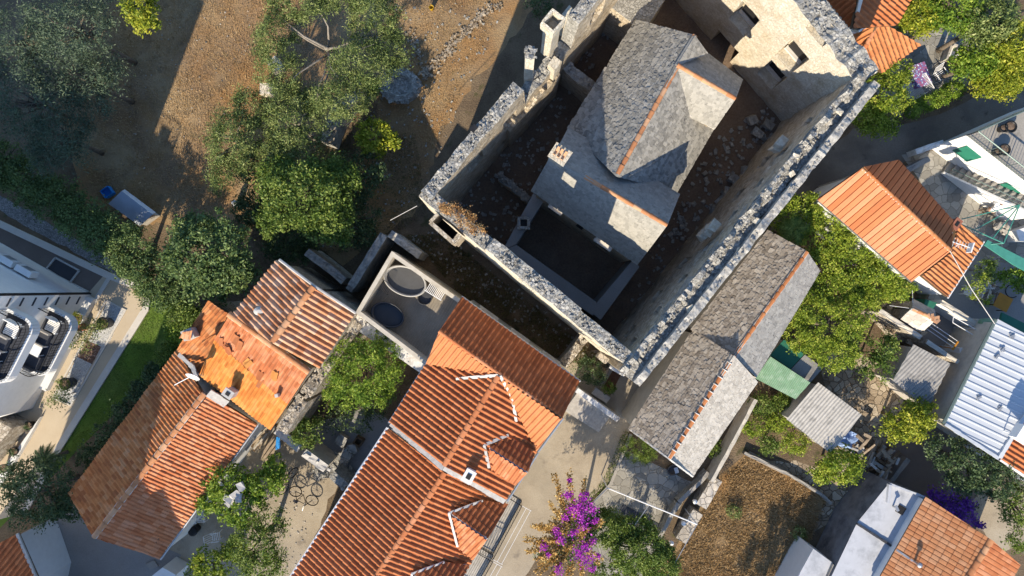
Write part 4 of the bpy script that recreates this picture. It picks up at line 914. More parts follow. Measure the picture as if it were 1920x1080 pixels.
# the long house in the middle of the picture
def big_house():
    th = thing('tiled_house', 'large house with red-orange tiled cross roof and white-edged dormer valleys, nearest the picture centre', 'house', P(900, 760, 0))
    zr = 8.0
    ne = slope((865, 558), (1086, 716), 7.0, (938, 703), zr); sw = slope((803, 680), (1007, 844), 7.0, (938, 703), zr)
    cw = slope((800, 681), (731, 791), 6.8, (882, 790), zr); ce = slope((1007, 844), (948, 938), 6.8, (882, 790), zr)
    L_ = [([(865, 558), (1086, 716), (1053, 784), (824, 621)], ne, 'modern', 'tile_rust_shade'), ([(824, 621), (935, 704), (800, 681)], sw, 'modern', 'tile_even'), ([(936, 704), (1053, 784), (1007, 844)], sw, 'modern', 'tile_even'),
          ([(800, 681), (935, 704), (832, 872), (731, 791)], cw, 'modern', 'tile_red'), ([(935, 704), (1007, 844), (948, 936), (832, 872)], ce, 'modern', 'tile_red')]
    roofs(th, L_, 'modern', 'tile_red', .3)
    mb = MB(); q = PP([(865, 558), (1086, 716), (1053, 784), (1007, 844), (948, 936), (832, 872), (731, 791), (800, 681)], 7.0); c = sum(q, Vector())/8; q = [c+(p-c)*.93 for p in q]
    for poly in ([q[0], q[1], q[2], q[3], q[7]], [q[7], q[3], q[4], q[5], q[6]]): mb.prism([Vector((p.x, p.y, 6.4)) for p in poly], 0, 6.4)
    mb.build('wall', 'white_wall', th)
    windows(th, (1044, 783), (1003, 842), 0, [(.5, 5.0, .8, 1.2), (.5, 2.0, .8, 1.2)], (1, .6), zref=6.9)
    windows(th, (868, 565), (1078, 716), 0, [(.2, 4.9, .8, 1.2), (.5, 4.9, .8, 1.2), (.8, 4.9, .8, 1.2)], (.6, -.8), zref=6.9)
    # dormer on the lane side
    dn = slope((952, 815), (1002, 848), 7.25, (955, 863), 7.7); ds = slope((968, 908), (916, 876), 7.25, (955, 863), 7.7)
    for px, pl, m in (([(918, 840), (952, 817), (1002, 850), (989, 886)], dn, 'tile_rust_shade'), ([(918, 840), (989, 886), (968, 908), (916, 876)], ds, 'tile_pink')):
        poly = [onpl(a, b, pl) for a, b in px]; tiles('dormer_roof', poly, pl, 'modern', m, th); mb = MB(); under(mb, poly, pl, .1); q = inset(poly, .15); mb.prism([Vector((p.x, p.y, zpl(p.x, p.y, pl)-.12)) for p in q], 6.0, None); mb.build('dormer_wall', 'white_wall', th)
    # ridges and mortar valleys
    ridge('ridge_tiles', up(onpl(934, 706, cw)), up(onpl(833, 872, cw)), 'tile_pink', th, .13, .36)
    ridge('ridge_tiles', up(onpl(824, 621, ne), .03), up(onpl(1053, 784, ne), .03), 'tile_pink', th, .09, .4)
    mb = MB(); strip(mb, [up(onpl(856, 710, cw), .05), up(onpl(900, 706, cw), .08), up(onpl(934, 703, cw), .09)], .13, .1); mb.build('mortar_valley', 'lime', th); mb = MB(); strip(mb, [up(onpl(938, 704, ce), .09), up(onpl(960, 745, ce), .08), up(onpl(968, 789, ce), .07)], .12, .1); mb.build('mortar_valley', 'lime', th); mb = MB()
    strip(mb, [up(onpl(953, 815, ce), .06), up(onpl(908, 833, ce), .08), up(onpl(917, 876, ce), .07)], .13, .1); mb.build('mortar_valley', 'cement', th)
    mb = MB(); strip(mb, [up(onpl(733, 795, cw), -.12), up(onpl(832, 876, cw), -.02), up(onpl(946, 940, ce), -.12)], .3, .12); mb.build('flashing', 'cement', th)
    gutter(th, [P(801, 679, 6.8), P(729, 793, 6.7)], 'steel', .05); gutter(th, [P(866, 556, 7.0), P(1088, 715, 7.0)], 'steel', .05)
    gutter(th, [P(1056, 784, 6.95), P(1009, 847, 6.9)], 'steel', .06); gutter(th, [P(1009, 849, 6.75), P(951, 940, 6.75)], 'steel', .06)
    # lower wing
    t2 = thing('tiled_house', 'lower house wing with ribbed red roof, white gutter and two dormers over balconies', 'house', P(780, 980, 0))
    lw = slope((728, 803), (540, 1092), 5.6, (770, 983), 7.0); le = slope((948, 942), (870, 1075), 5.6, (770, 983), 7.0)
    roofs(t2, [([(834, 884), (728, 803), (515, 1130), (672, 1130)], lw), ([(834, 884), (948, 942), (838, 1130), (672, 1130)], le)], 'modern', 'tile_red', .3)
    for (n_, s_) in ((([(842, 961), (905, 938), (953, 945), (914, 1010)], (905, 938), (953, 945)), ([(842, 962), (914, 1010), (888, 1048), (858, 1024)], (888, 1048), (858, 1024))), (([(772, 1075), (833, 1053), (880, 1060), (845, 1122)], (833, 1053), (880, 1060)), ([(772, 1075), (845, 1122), (815, 1160), (788, 1138)], (815, 1160), (788, 1138)))):
        a0, a1 = n_[0][0], n_[0][3]; mid = ((a0[0]+a1[0])/2, (a0[1]+a1[1])/2)
        for (px, e0, e1), m in ((n_, 'tile_rust_shade'), (s_, 'tile_pink')):
            pl = slope(e0, e1, 6.05, mid, 6.75) if m == 'tile_pink' else plane3(P(*px[2], 5.95), P(*a0, 6.78), P(*a1, 6.72))
            poly = [onpl(a, b, pl) for a, b in px]; tiles('dormer_roof', poly, pl, 'modern', m, t2); mb = MB(); under(mb, poly, pl, .08); q = inset(poly, .15); mb.prism([Vector((p.x, p.y, zpl(p.x, p.y, pl)-.12)) for p in q], 4.8, None); mb.build('dormer_wall', 'white_wall', t2)
        mb = MB(); strip(mb, [up(P(*n_[0][1], 6.2)), up(P(*a0, 6.8)), up(P(*s_[0][3], 6.2))], .1, .08); mb.build('mortar_valley', 'lime', t2)
    windows(t2, (940, 946), (868, 1068), 0, [(.25, 4.0, .8, 2.0), (.6, 4.0, .9, 2.0), (.85, 4.0, .8, 1.2), (.3, 1.2, .9, 2.1), (.7, 1.5, .8, 1.1)], (1, .6), zref=5.6)
    ridge('ridge_tiles', up(onpl(834, 886, lw)), up(onpl(674, 1128, lw)), 'tile_pink', t2, .13, .36)
    chimney(t2, 879, 893, 6.0, 8.1, .42, .5, math.radians(-30))
    gutter(t2, [P(727, 802, 5.62), P(513, 1131, 5.62)], 'white_metal', .075)
    mb = MB(); c = P(682, 876, 4.6); mb.box((c.x, c.y, 4.6), (.32, .85, .6), math.radians(-33)); mb.build('air_conditioner', 'pale_plastic', t2)
    # balconies over the lane
    for i, (q, z) in enumerate(([(948, 915), (979, 937), (922, 1040), (892, 1022)], 3.0), ) if False else enumerate((([(945, 918), (978, 938), (925, 1036), (893, 1020)], 3.0), ([(893, 1022), (925, 1040), (868, 1140), (838, 1125)], 2.9))):
        pts = PP(q, z); mb = MB(); mb.prism(pts, z-.2, z); bal = mb.build('balcony', 'concrete', t2)
        mb = MB(); a, b = pts[0].lerp(pts[1], .05), pts[3].lerp(pts[2], .05); n = 9
        for k in range(n):
            p0, p1 = pts[0].lerp(pts[1], (k+.5)/n), pts[3].lerp(pts[2], (k+.5)/n); d = p1-p0; c = (p0+p1)/2
            mb.box((c.x, c.y, z+.02), (d.length*.98, .085, .03), math.atan2(d.y, d.x))
        mb.build('deck_boards', 'wood_grey', bal)
        mb = MB()
        for a, b in ((pts[0], pts[1]), (pts[1], pts[2]), (pts[2], pts[3])):
            n = int((b-a).length/.14)
            for k in range(n+1): p = a.lerp(b, k/n); mb.tube([p, p+Vector((0, 0, 1))], .011, 4)
            for h in (.1, 1.0): mb.tube([up(a, h), up(b, h)], .02, 5)
        mb.build('railing', 'black_metal', bal)
        mb = MB(); a, b = pts[1], pts[2]; o = (b-a).normalized(); o = Vector((-o.y, o.x, 0)); o = o if o.x > 0 else -o
        for k in (.25, .5): mb.tube([up(a, .95)+o*k, up(b, .95)+o*k], .012, 4)
        for p in (a, b): mb.tube([up(p, .95), up(p, .95)+o*.55], .014, 4)
        mb.build('drying_line', 'white_metal', bal)
    return th
big_house()

def left_houses():
    t1 = thing('tiled_house', 'small house with weathered ribbed tile gable roof beside the roof terrace with the tubs', 'house', P(550, 590, 0))
    w = slope((521, 488), (440, 588), 5.6, (550, 590), 6.6); e = slope((665, 588), (598, 688), 5.7, (550, 590), 6.6)
    roofs(t1, [([(521, 488), (588, 539), (511, 643), (437, 590)], w), ([(588, 539), (665, 588), (598, 690), (511, 643)], e)], 'barrel', 'tile_mixed', .2, 'rubble_warm', wav=.02)
    ridge('ridge_tiles', up(onpl(588, 538, w), .08), up(onpl(512, 640, w), .08), 'ridge', t1, .15, .42)
    gutter(t1, [P(524, 487, 6.0), P(590, 537, 6.62), P(667, 587, 5.8)], 'cement', .07)
    mb = MB(); c = P(484, 584, 6.3); mb.lathe((c.x, c.y, 5.9), [(.3, 0), (.33, .1), (.3, .2), (.12, .28)], 14, 1, .7); mb.build('roof_vent', 'cement', t1)
    t2 = thing('tiled_house', 'house with bright orange patched tile roof, several slipped tiles and a small chimney', 'house', P(470, 690, 0))
    pl = slope((374, 703), (507, 804), 4.5, (505, 643), 5.6)
    roofs(t2, [([(431, 590), (580, 697), (541, 757), (403, 637)], pl, 'old', 'tile_pink'), ([(403, 637), (541, 757), (508, 806), (374, 703)], pl, 'old', 'tile_bright')], 'old', 'tile_bright', .15, 'rubble_warm', wav=.05)
    u, v, n = frame(pl)
    for (px, py, m, r0) in ((441, 632, 'tile_red', .1), (449, 643, 'tile_red', .3), (465, 677, 'tile_bright', -.2), (488, 702, 'tile_rust_shade', .15), (489, 718, 'tile_red', .05), (417, 640, 'tile_red', .6), (515, 700, 'tile_bright', .4), (428, 652, 'tile_rust_shade', .9)):
        p = onpl(px, py, pl); mb = MB(); a = math.atan2(v.y, v.x)+r0
        for k in range(R.randint(1, 3)): mb.box(p+n*(.12+.03*k)+u*(.08*k), (.42, .2, .03), a, 0, .012, (R.uniform(-.1, .1), R.uniform(-.25, .1)), (R.random(), .3))
        mb.build('slipped_tile', m, t2)
    ridge('ridge_tiles', up(onpl(431, 589, pl), .12), up(onpl(581, 697, pl), .12), 'ridge', t2, .16, .45, 'lime', 99)
    chimney(t2, 428, 738, 4.4, 5.5, .42, .36, math.radians(-35), 'cement'); chimney(t2, 518, 742, 4.9, 5.5, .16, .16, .2, 'cement', False, 'vent_pipe')
    t3 = thing('lean_to', 'narrow lean-to with old dark orange tiles against the bright orange patched roof', 'lean-to', P(385, 630, 0))
    p3 = slope((333, 655), (377, 700), 3.7, (410, 575), 4.5)
    roofs(t3, [([(392, 563), (429, 588), (376, 700), (333, 655)], p3)], 'old', 'tile_old', .12, 'rubble_warm', wav=.04)
    mb = MB(); c = P(352, 627, 4.7); pq = slope((340, 634), (358, 640), 4.75, (352, 620), 4.9)
    mb.box((c.x, c.y, 4.3), (.55, .5, .9), .4); mb.build('chimney', 'cement', t3)
    poly = [onpl(a, b, pq) for a, b in ((343, 622), (362, 619), (358, 637), (338, 633))]; tiles('chimney_tiles', poly, pq, 'old', 'ridge', t3)
    t4 = thing('tiled_house', 'long low cottage with old red clay tile gable roof by the hotel lawn hedge', 'house', P(290, 850, 0))
    nw = slope((333, 656), (130, 925), 3.4, (283, 872), 4.8); se = slope((482, 795), (299, 1047), 3.4, (283, 872), 4.8)
    roofs(t4, [([(333, 656), (380, 737), (177, 1007), (130, 925)], nw, 'old', 'tile_old'), ([(392, 738), (482, 795), (299, 1047), (177, 1007)], se, 'old', 'tile_pink')], 'old', 'tile_old', .22, 'white_wall', wav=.05)
    ridge('ridge_tiles', up(onpl(384, 738, se), .08), up(onpl(178, 1006, se), .08), 'ridge', t4, .14, .45, 'lime', 99)
    mb = MB(); strip(mb, [up(onpl(393, 736, se), .1), up(onpl(403, 742, se), .1), up(onpl(425, 757, se), .05)], .4, .12); mb.build('mortar_verge', 'cement', t4); mb = MB(); strip(mb, [up(onpl(338, 664, nw), .12), up(onpl(364, 688, nw), .12), up(onpl(372, 712, nw), .1)], .2, .1); mb.build('mortar_verge', 'cement', t4)
    windows(t4, (474, 795), (297, 1038), 0, [(.2, 1.9, .6, .8), (.5, 1.1, .8, 2.0), (.75, 1.9, .6, .8)], (1, .7), zref=3.4)
    gutter(t4, [P(484, 797, 3.35), P(301, 1049, 3.35)], 'steel', .05)
    # satellite dish on its pole
    d = thing('satellite_dish', 'white satellite dish on a pole over the old cottage roof', 'satellite dish', P(374, 712, 4.3))
    c = P(363, 703, 5.7); mb = MB(); mb.tube([P(374, 715, 4.3), (c.x, c.y-.05, 5.6)], .03, 6); mb.tube([P(374, 715, 4.3)+Vector((.3, .3, .2)), (c.x, c.y, 5.2)], .02, 5); mb.build('pole', 'steel', d)
    mb = MB(); prof = [(.02, .0), (.14, .012), (.26, .05), (.34, .10), (.345, .115), (.26, .062), (.14, .024), (.02, .012)]
    q = MB(); q.lathe((0, 0, 0), prof, 20); rot = Vector((-.2, -.75, .45)).to_track_quat('Z', 'Y').to_matrix(); q.v = [tuple(rot @ Vector(v)+c) for v in q.v]; q.build('dish', 'white_metal', d, True)
    mb = MB(); e = P(327, 722, 5.4); mb.tube([c, (e.x, e.y, 5.4)], .022, 5); mb.build('feed_arm', 'white_metal', d)
left_houses()

# roof terrace with the tubs
def terrace():
    z = 3.5; zt = 4.7; th = thing('roof_terrace', 'walled roof terrace with weathered boards and pale plaster parapet between two tiled houses', 'terrace', P(765, 575, 0))
    o = PP([(735, 471), (866, 563), (797, 684), (667, 586)], zt); mb = MB(); c = sum(o, Vector())/4
    mb.prism([c+(p-c)*.985 for p in o], 0, z-.05); mb.build('wall', 'plaster', th)
    for i, (a, b) in enumerate(zip(o, o[1:]+o[:1])):
        if i == 1: continue
        d = (b-a).normalized(); n = Vector((-d.y, d.x, 0)); n = n if n.dot(c-a) > 0 else -n; mb = MB()
        sh = .22 if i == 0 else 0
        m = (a+b)/2+n*.1; mb.box((m.x, m.y, (z+zt)/2-.02+i*.004), ((b-a).length-(.2 if i == 0 else 0), .2, zt-z+.2), math.atan2(d.y, d.x), 0, .004); mb.build('parapet', 'plaster', th)
    mb = MB(); f = PP([(738, 482), (858, 566), (795, 675), (676, 586)], z); n = 30
    for k in range(n):
        a0, a1 = f[0].lerp(f[1], (k+.04)/n), f[0].lerp(f[1], (k+.96)/n); b0, b1 = f[3].lerp(f[2], (k+.04)/n), f[3].lerp(f[2], (k+.96)/n)
        mb.prism([a0, a1, b1, b0], z-.04, z+R.uniform(-.008, .008))
    mb.build('deck_boards', 'wood_deck', th)
    def tub(px, py, zz, rx, ry, rot, h, mats, label, grp=None, handle=False):
        cc = P(px, py, zz+h*.6); t = thing('tub', label, 'tub', (cc.x, cc.y, zz), grp)
        k = ry/rx; mb = MB(); mb.lathe((cc.x, cc.y, zz), [(rx*.9, 0), (rx*.97, h*.5), (rx, h-.02), (rx*1.02, h), (rx*.93, h), (rx*.88, h-.24)], 36, 1, k, rot)
        mb.build('shell', mats[0], t, True)
        mb = MB(); mb.lathe((cc.x, cc.y, zz), [(rx*.86, h-.22), (rx*.86, h-.2)], 36, 1, k, rot); mb.build('liner', mats[1], t)
        return t
    r = math.radians(-22)
    tub(761, 527, z, 1.12, .72, r, .72, ('tub_rim', 'tub'), 'large oval grey tub at the back of the boarded roof terrace')
    tub(728, 590, z, .86, .60, r, .6, ('tub_dark', 'tub_dark'), 'dark oval tub near the peeling wall of the roof terrace')
    tub(797, 559, z, .36, .34, 0, .5, ('tub_dark', 'tub_dark'), 'small round dark tub beside the white slatted rack')
    c = P(818, 544, z+.9); t = thing('slatted_rack', 'white slatted rack leaning over the small round tub on the roof terrace', 'rack', (c.x, c.y, z)); a = math.radians(-32); mb = MB()
    for k in range(11):
        q = Vector((c.x, c.y, z+.9))+Vector((math.cos(a), math.sin(a), 0))*(k-5)*.085; mb.box(q, (.03, .62, .025), a)
    mb.build('slat', 'white_metal', t); mb = MB()
    for s in (-1, 1): q = Vector((c.x, c.y, z+.9))+Vector((-math.sin(a), math.cos(a), 0))*s*.31; mb.box(q, (.95, .035, .035), a)
    for sx, sy in ((1, 1), (1, -1), (-1, 1), (-1, -1)): q = Vector((c.x, c.y, 0))+Vector((math.cos(a), math.sin(a), 0))*.45*sx+Vector((-math.sin(a), math.cos(a), 0))*.3*sy; mb.tube([(q.x, q.y, z), (q.x, q.y, z+.9)], .018, 5)
    mb.build('frame', 'white_metal', t)
    c = P(722, 540, z+.4); t = thing('wire_chair', 'dark wire chair standing on the boards beside the large grey tub', 'chair', (c.x, c.y, z)); a = math.radians(-30); mb = MB()
    X, Y = Vector((math.cos(a), math.sin(a), 0)), Vector((-math.sin(a), math.cos(a), 0)); b = Vector((c.x, c.y, z))
    for k in range(7): mb.tube([b+X*(k-3)*.08-Y*.25+Vector((0, 0, .45)), b+X*(k-3)*.08+Y*.25+Vector((0, 0, .45))], .01, 4)
    mb.build('seat', 'black_metal', t); mb = MB()
    for k in range(7): mb.tube([b+X*(k-3)*.08+Y*.25+Vector((0, 0, .45)), b+X*(k-3)*.08+Y*.36+Vector((0, 0, .95))], .01, 4)
    mb.tube([b-X*.25+Y*.36+Vector((0, 0, .95)), b+X*.25+Y*.36+Vector((0, 0, .95))], .014, 4); mb.build('backrest', 'black_metal', t)
    for sx in (-1, 1):
        for sy in (-1, 1): mb = MB(); mb.tube([b+X*.24*sx+Y*.24*sy, b+X*.24*sx+Y*.24*sy+Vector((0, 0, .45))], .014, 4); mb.build('leg', 'black_metal', t)
terrace()

# slab-roofed long house beside the fortress
def long_house():
    th = thing('stone_house', 'long stone-slab roofed house with an orange ridge, built against the fortress wall', 'house', P(1360, 650, 0))
    zr, ze = 5.4, 3.7
    uw = slope((1440, 433), (1297, 618), ze, (1445, 566), zr-.3); ue = slope((1535, 508), (1417, 706), ze-.1, (1445, 566), zr-.3)
    lw = slope((1300, 620), (1180, 804), ze, (1315, 762), zr+.1); le = slope((1419, 718), (1298, 892), ze-.1, (1315, 762), zr+.1)
    def pg(px, pl): return [onpl(a, b, pl) for a, b in px]
    U = pg([(1440, 433), (1512, 472), (1375, 667), (1297, 618)], uw); UE = pg([(1512, 472), (1536, 508), (1417, 706), (1375, 667)], ue)
    LW = pg([(1300, 619), (1375, 667), (1254, 859), (1180, 804)], lw); LE = pg([(1375, 667), (1419, 716), (1298, 892), (1254, 859)], le)
    slabs('roof_slope', [U], uw, 'slab_house', th, .145, (.11, .3), (.025, .045), .12, .045, .18); slabs('roof_slope', [UE], ue, 'slab_grey', th, .16, (.12, .3), (.012, .025), .045, .03, .12)
    slabs('roof_slope', [LW], lw, 'slab_house', th, .16, (.12, .32), (.025, .045), .11, .045, .18); slabs('roof_slope', [LE], le, 'slab_pale', th, .15, (.11, .28), (.012, .025), .05, .03, .15)
    mb = MB(); body(mb, [(U, uw), (UE, ue), (LW, lw), (LE, le)], 0, .16); mb.build('wall', 'plaster', th)
    ridge('ridge_tiles', up(onpl(1512, 473, uw), .07), up(onpl(1377, 665, uw), .07), 'tile_orange', th, .10, .42, 'lime', 99); ridge('ridge_tiles', up(onpl(1375, 667, lw), .07), up(onpl(1255, 858, lw), .07), 'tile_orange', th, .105, .42, 'lime', 1)
    mb = MB(); strip(mb, [up(onpl(1181, 805, lw), .02), up(onpl(1254, 860, lw), .04), up(onpl(1298, 893, le), .02)], .08, .1); mb.build('verge', 'lime', th)
    c = P(1262, 880, .35); b = thing('stone_trough', 'dark round basin standing under the gable of the long stone house', 'basin', (c.x, c.y, 0)); mb = MB(); mb.lathe((c.x, c.y, 0), [(.3, 0), (.36, .3), (.4, .55), (.34, .56), (.3, .4)], 16, 1, .7, .4); mb.build('bowl', 'tub_dark', b, True); mb = MB(); mb.box((c.x+.12, c.y+.02, .62), (.2, .3, .08), .3, 0, .01); mb.build('lid', 'steel', b)
long_house()

def right_houses():
    t = thing('tiled_house', 'house with smooth orange tile gable roof and dotted ridge beside the ivy pergola', 'house', P(1650, 410, 0))
    ne = slope((1683, 301), (1785, 415), 4.4, (1700, 392), 5.4); sw = slope((1535, 374), (1709, 527), 4.2, (1700, 392), 5.4)
    roofs(t, [([(1618, 314), (1683, 301), (1785, 415), (1782, 470)], ne, 'ribtile', 'tile_rust_shade'), ([(1618, 314), (1782, 470), (1709, 527), (1533, 374)], sw, 'ribtile', 'tile_pink')], 'flat', 'tile_pink', .25)
    ridge('ridge_tiles', up(onpl(1618, 315, sw), .03), up(onpl(1782, 470, sw), .03), 'tile_orange', t, .11, .3)
    mb = MB(); n = 34
    for k in range(n): p = up(onpl(1616, 319, sw).lerp(onpl(1779, 473, sw), k/n), .1); mb.stone(p, .035)
    mb.build('ridge_mortar', 'lime', t); gutter(t, [P(1532, 374, 4.15), P(1709, 529, 4.15)], 'black_metal', .06)
    t = thing('annex', 'low annex with deep-ribbed rusty orange roof and a television aerial', 'house', P(1780, 490, 0))
    pl = slope((1843, 453), (1775, 557), 2.8, (1745, 470), 3.5)
    roofs(t, [([(1795, 417), (1843, 453), (1775, 557), (1783, 472)], pl), ([(1783, 472), (1775, 557), (1726, 517)], pl)], 'coppi', 'tile_orange', .15)
    gutter(t, [P(1845, 453, 2.75), P(1777, 559, 2.75)], 'white_metal', .045)
    ch = chimney(t, 1793, 420, 3.2, 4.3, .32, .5, -.6, 'brick')
    a = thing('tv_aerial', 'white television aerial above the deep-ribbed annex roof', 'aerial', P(1797, 462, 3.3)); c = P(1797, 457, 4.6); mb = MB(); mb.tube([P(1793, 462, 3.3), c], .02, 5); mb.build('mast', 'white_metal', a); mb = MB(); d = Vector((.75, -.25, 0)).normalized(); n_ = Vector((-d.y, d.x, 0)); mb.tube([c-d*.6, c+d*.6], .02, 5)
    for k in range(8): q = c+d*(-.55+k*.15); mb.tube([q-n_*(.28-.02*k), q+n_*(.28-.02*k)], .012, 4)
    mb.box(c+d*.62, (.06, .5, .4), math.atan2(d.y, d.x)); mb.build('antenna', 'white_metal', a)
    # white house with roof terrace and outside stairs
    t = thing('white_house', 'white house with a railed flat roof terrace and outside stairs above the shaded road', 'house', P(1860, 300, 0)); z = 3.2
    q = PP([(1812, 254), (1975, 182), (2080, 300), (1960, 370)], z); mb = MB(); mb.prism(q, 0, z, 0, 1); mb.build('wall', ['white_wall', 'concrete'], t)
    mb = MB(); f0, f1 = q[0], q[3]; dd = (f1-f0).normalized(); out = Vector((dd.y, -dd.x, 0)); out = out if out.x < 0 else -out
    w = f0+dd*1.1+out*.02; mb.box((w.x, w.y, 1.9), (1.0, .06, 1.2), math.atan2(dd.y, dd.x)); mb.build('shutter', 'green_paint', t)
    mb = MB(); w = f0+dd*4.2+out*.02; mb.box((w.x, w.y, 1.1), (1.1, .06, 2.0), math.atan2(dd.y, dd.x)); mb.build('door', 'green_paint', t)
    mb = MB()
    for a_, b_ in ((q[0], q[1]), (q[0], q[3])):
        n = int((b_-a_).length/.16)
        for k in range(n): p = a_.lerp(b_, k/n); mb.tube([p, up(p, .95)], .01 if k % 8 else .025, 4)
        mb.tube([up(a_, .95), up(b_, .95)], .035, 6); mb.tube([up(a_, .12), up(b_, .12)], .015, 4)
    mb.build('railing', 'green_metal', t)
    mb = MB(); st = P(1757, 306, 0); sd = (P(1912, 372, 2.7)-st); sd.z = 0; ln = sd.length; sd.normalize(); sn = Vector((-sd.y, sd.x, 0)); n = 15
    st = f0-dd*.1+out*.05+dd*0; st.z = 0; st = P(1766, 322, 0); sd = dd.copy(); sn = -out
    for k in range(n):
        p = st+sd*(k*.29+.15)+sn*.55; mb.box((p.x, p.y, (k+1)*.0875), (.31, 1.15, (k+1)*.175), math.atan2(sd.y, sd.x), 0, .004)
    mb.build('stairs', 'concrete', t)
    mb = MB(); o = st-sn*.03
    for k in range(0, n, 2): p = o+sd*(k*.29+.15); zz = (k+1)*.175; mb.tube([(p.x, p.y, zz), (p.x, p.y, zz+.85)], .014, 4)
    mb.tube([(o.x, o.y, 1.0), tuple((o+sd*n*.29)[:2])+(n*.175+.85,)], .03, 6); mb.tube([(o.x, o.y, .5), tuple((o+sd*n*.29)[:2])+(n*.175+.35,)], .014, 4); mb.build('handrail', 'green_metal', t)
    mb = MB(); p0 = o; p1 = o+sd*n*.29; mb.add([(p0.x, p0.y, .02), (p1.x, p1.y, .02), (p1.x, p1.y, n*.175+.1), (p0.x, p0.y, .25), (p0.x-sn.x*.1, p0.y-sn.y*.1, .02), (p1.x-sn.x*.1, p1.y-sn.y*.1, .02), (p1.x-sn.x*.1, p1.y-sn.y*.1, n*.175+.1), (p0.x-sn.x*.1, p0.y-sn.y*.1, .25)], [(0, 1, 2, 3), (7, 6, 5, 4), (3, 2, 6, 7), (0, 3, 7, 4), (1, 5, 6, 2)]); mb.build('stringer', 'white_wall', t)
    # houses at the top right corner
    t = thing('tiled_house', 'top right house with ribbed tile roof half in shadow beside the fortress end wall', 'house', P(1640, 10, 0))
    w1 = slope((1535, -20), (1585, 40), 4.2, (1606, 20), 5.0); e1 = slope((1712, -10), (1680, 50), 4.2, (1606, 20), 5.0)
    roofs(t, [([(1620, -60), (1597, 54), (1584, 38), (1500, -60)], w1, 'modern', 'tile_rust_shade'), ([(1620, -60), (1740, -60), (1680, 48), (1597, 54)], e1, 'modern', 'tile_red')], 'modern', 'tile_red', .2)
    mb = MB(); strip(mb, [up(onpl(1619, -30, w1), .08), up(onpl(1605, 30, w1), .08), up(onpl(1594, 56, w1), .06), up(onpl(1612, 58, e1), .06)], .16, .1); mb.build('mortar_verge', 'lime', t)
    t = thing('tiled_house', 'small gabled annex with bright ribbed orange tiles above the stone-flagged corner patio', 'house', P(1660, 80, 0))
    e2 = slope((1725, 84), (1655, 136), 3.2, (1632, 68), 4.1); w2 = slope((1596, 58), (1608, 92), 3.3, (1632, 68), 4.1)
    roofs(t, [([(1648, 39), (1725, 84), (1652, 137), (1616, 98)], e2), ([(1648, 39), (1616, 98), (1596, 56)], w2)], 'modern', 'tile_orange', .15)
    ridge('ridge_tiles', up(onpl(1648, 40, e2)), up(onpl(1617, 97, e2)), 'tile_pink', t, .11, .34)
    # little stone hut
    t = thing('stone_hut', 'tiny stone hut with two slab roof slopes and a broken terracotta ridge in the courtyard', 'hut', P(1722, 590, 0)); zr, ze = 2.9, 2.2
    n_ = slope((1711, 562), (1751, 583), ze, (1731, 588), zr); s_ = slope((1690, 597), (1727, 622), ze, (1731, 588), zr)
    A_ = [onpl(a, b, n_) for a, b in ((1711, 562), (1751, 583), (1753, 599), (1710, 578))]; B_ = [onpl(a, b, s_) for a, b in ((1710, 578), (1753, 599), (1727, 622), (1690, 597))]
    slabs('roof_slope', [A_], n_, 'slab_grey', t, .25, (.3, .6), (.02, .03), .06); slabs('roof_slope', [B_], s_, 'slab_pale', t, .3, (.3, .7), (.02, .03), .06)
    mb = MB(); body(mb, [(A_, n_), (B_, s_)], 0, .1); mb.build('wall', 'rubble_warm', t); ridge('ridge_tiles', up(onpl(1711, 579, s_)), up(onpl(1740, 593, s_)), 'ridge', t, .1, .3)
    mb = MB(); c = onpl(1748, 597, s_)
    for k in range(7): mb.box(c+Vector((R.uniform(-.3, .2), R.uniform(-.15, .15), .1+R.uniform(0, .1))), (.28, .13, .04), R.uniform(0, 3), 0, .02, (R.uniform(-.4, .4), 0))
    mb.build('broken_tile', 'ridge', t)
    # sheds
    def shed(label, px, e0, e1, ze, r, zr, kind, mat, wm='wood_grey', name='shed'):
        t = thing(name, label, 'shed', P(sum(p[0] for p in px)/len(px), sum(p[1] for p in px)/len(px), 0)); pl = slope(e0, e1, ze, r, zr); poly = [onpl(a, b, pl) for a, b in px]
        tiles('roof', poly, pl, kind, mat, t, lift=.05); mb = MB(); body(mb, [(poly, pl)], 0, .18, .02); mb.build('wall', wm, t); return t, pl
    t, pl = shed('open shed with a clean grey corrugated roof between the vegetable bed and the flagged path', [(1533, 716), (1615, 777), (1557, 850), (1474, 785)], (1474, 785), (1557, 850), 2.2, (1574, 746), 2.55, 'wave', 'fibro')
    t, pl = shed('shed with a dark stained corrugated roof against the courtyard wall', [(1712, 645), (1781, 681), (1739, 767), (1673, 713)], (1673, 713), (1739, 767), 2.3, (1746, 662), 2.8, 'wave', 'fibro_dark')
    t, pl = shed('green corrugated sheet shed roof touching the long stone house', [(1444, 668), (1519, 717), (1491, 748), (1416, 709)], (1416, 709), (1491, 748), 2.2, (1481, 692), 2.5, 'fine', 'green_sheet')
    t = thing('lean_to', 'low dark green flat shed roof in the shade beside the green corrugated shed', 'lean-to', P(1490, 680, 0)); mb = MB(); mb.prism(PP([(1471, 638), (1542, 690), (1520, 716), (1445, 667)], 1.9), 0, 1.9); mb.build('wall', 'concrete_grey', t)
    mb = MB(); mb.prism(PP([(1470, 637), (1508, 664), (1482, 692), (1444, 666)], 2.0), 1.91, 2.0); mb.build('roof', 'green_dark', t); mb = MB(); mb.prism(PP([(1509, 665), (1543, 690), (1520, 717), (1483, 693)], 2.02), 1.91, 2.02); mb.build('roof', 'concrete_grey', t)
    # white sheet-metal roof
    t = thing('metal_roofed_house', 'house under a large white ribbed metal roof with a grey-green gutter', 'house', P(1860, 740, 0)); pl = slope((1870, 598), (1772, 793), 3.3, (1932, 752), 3.9)
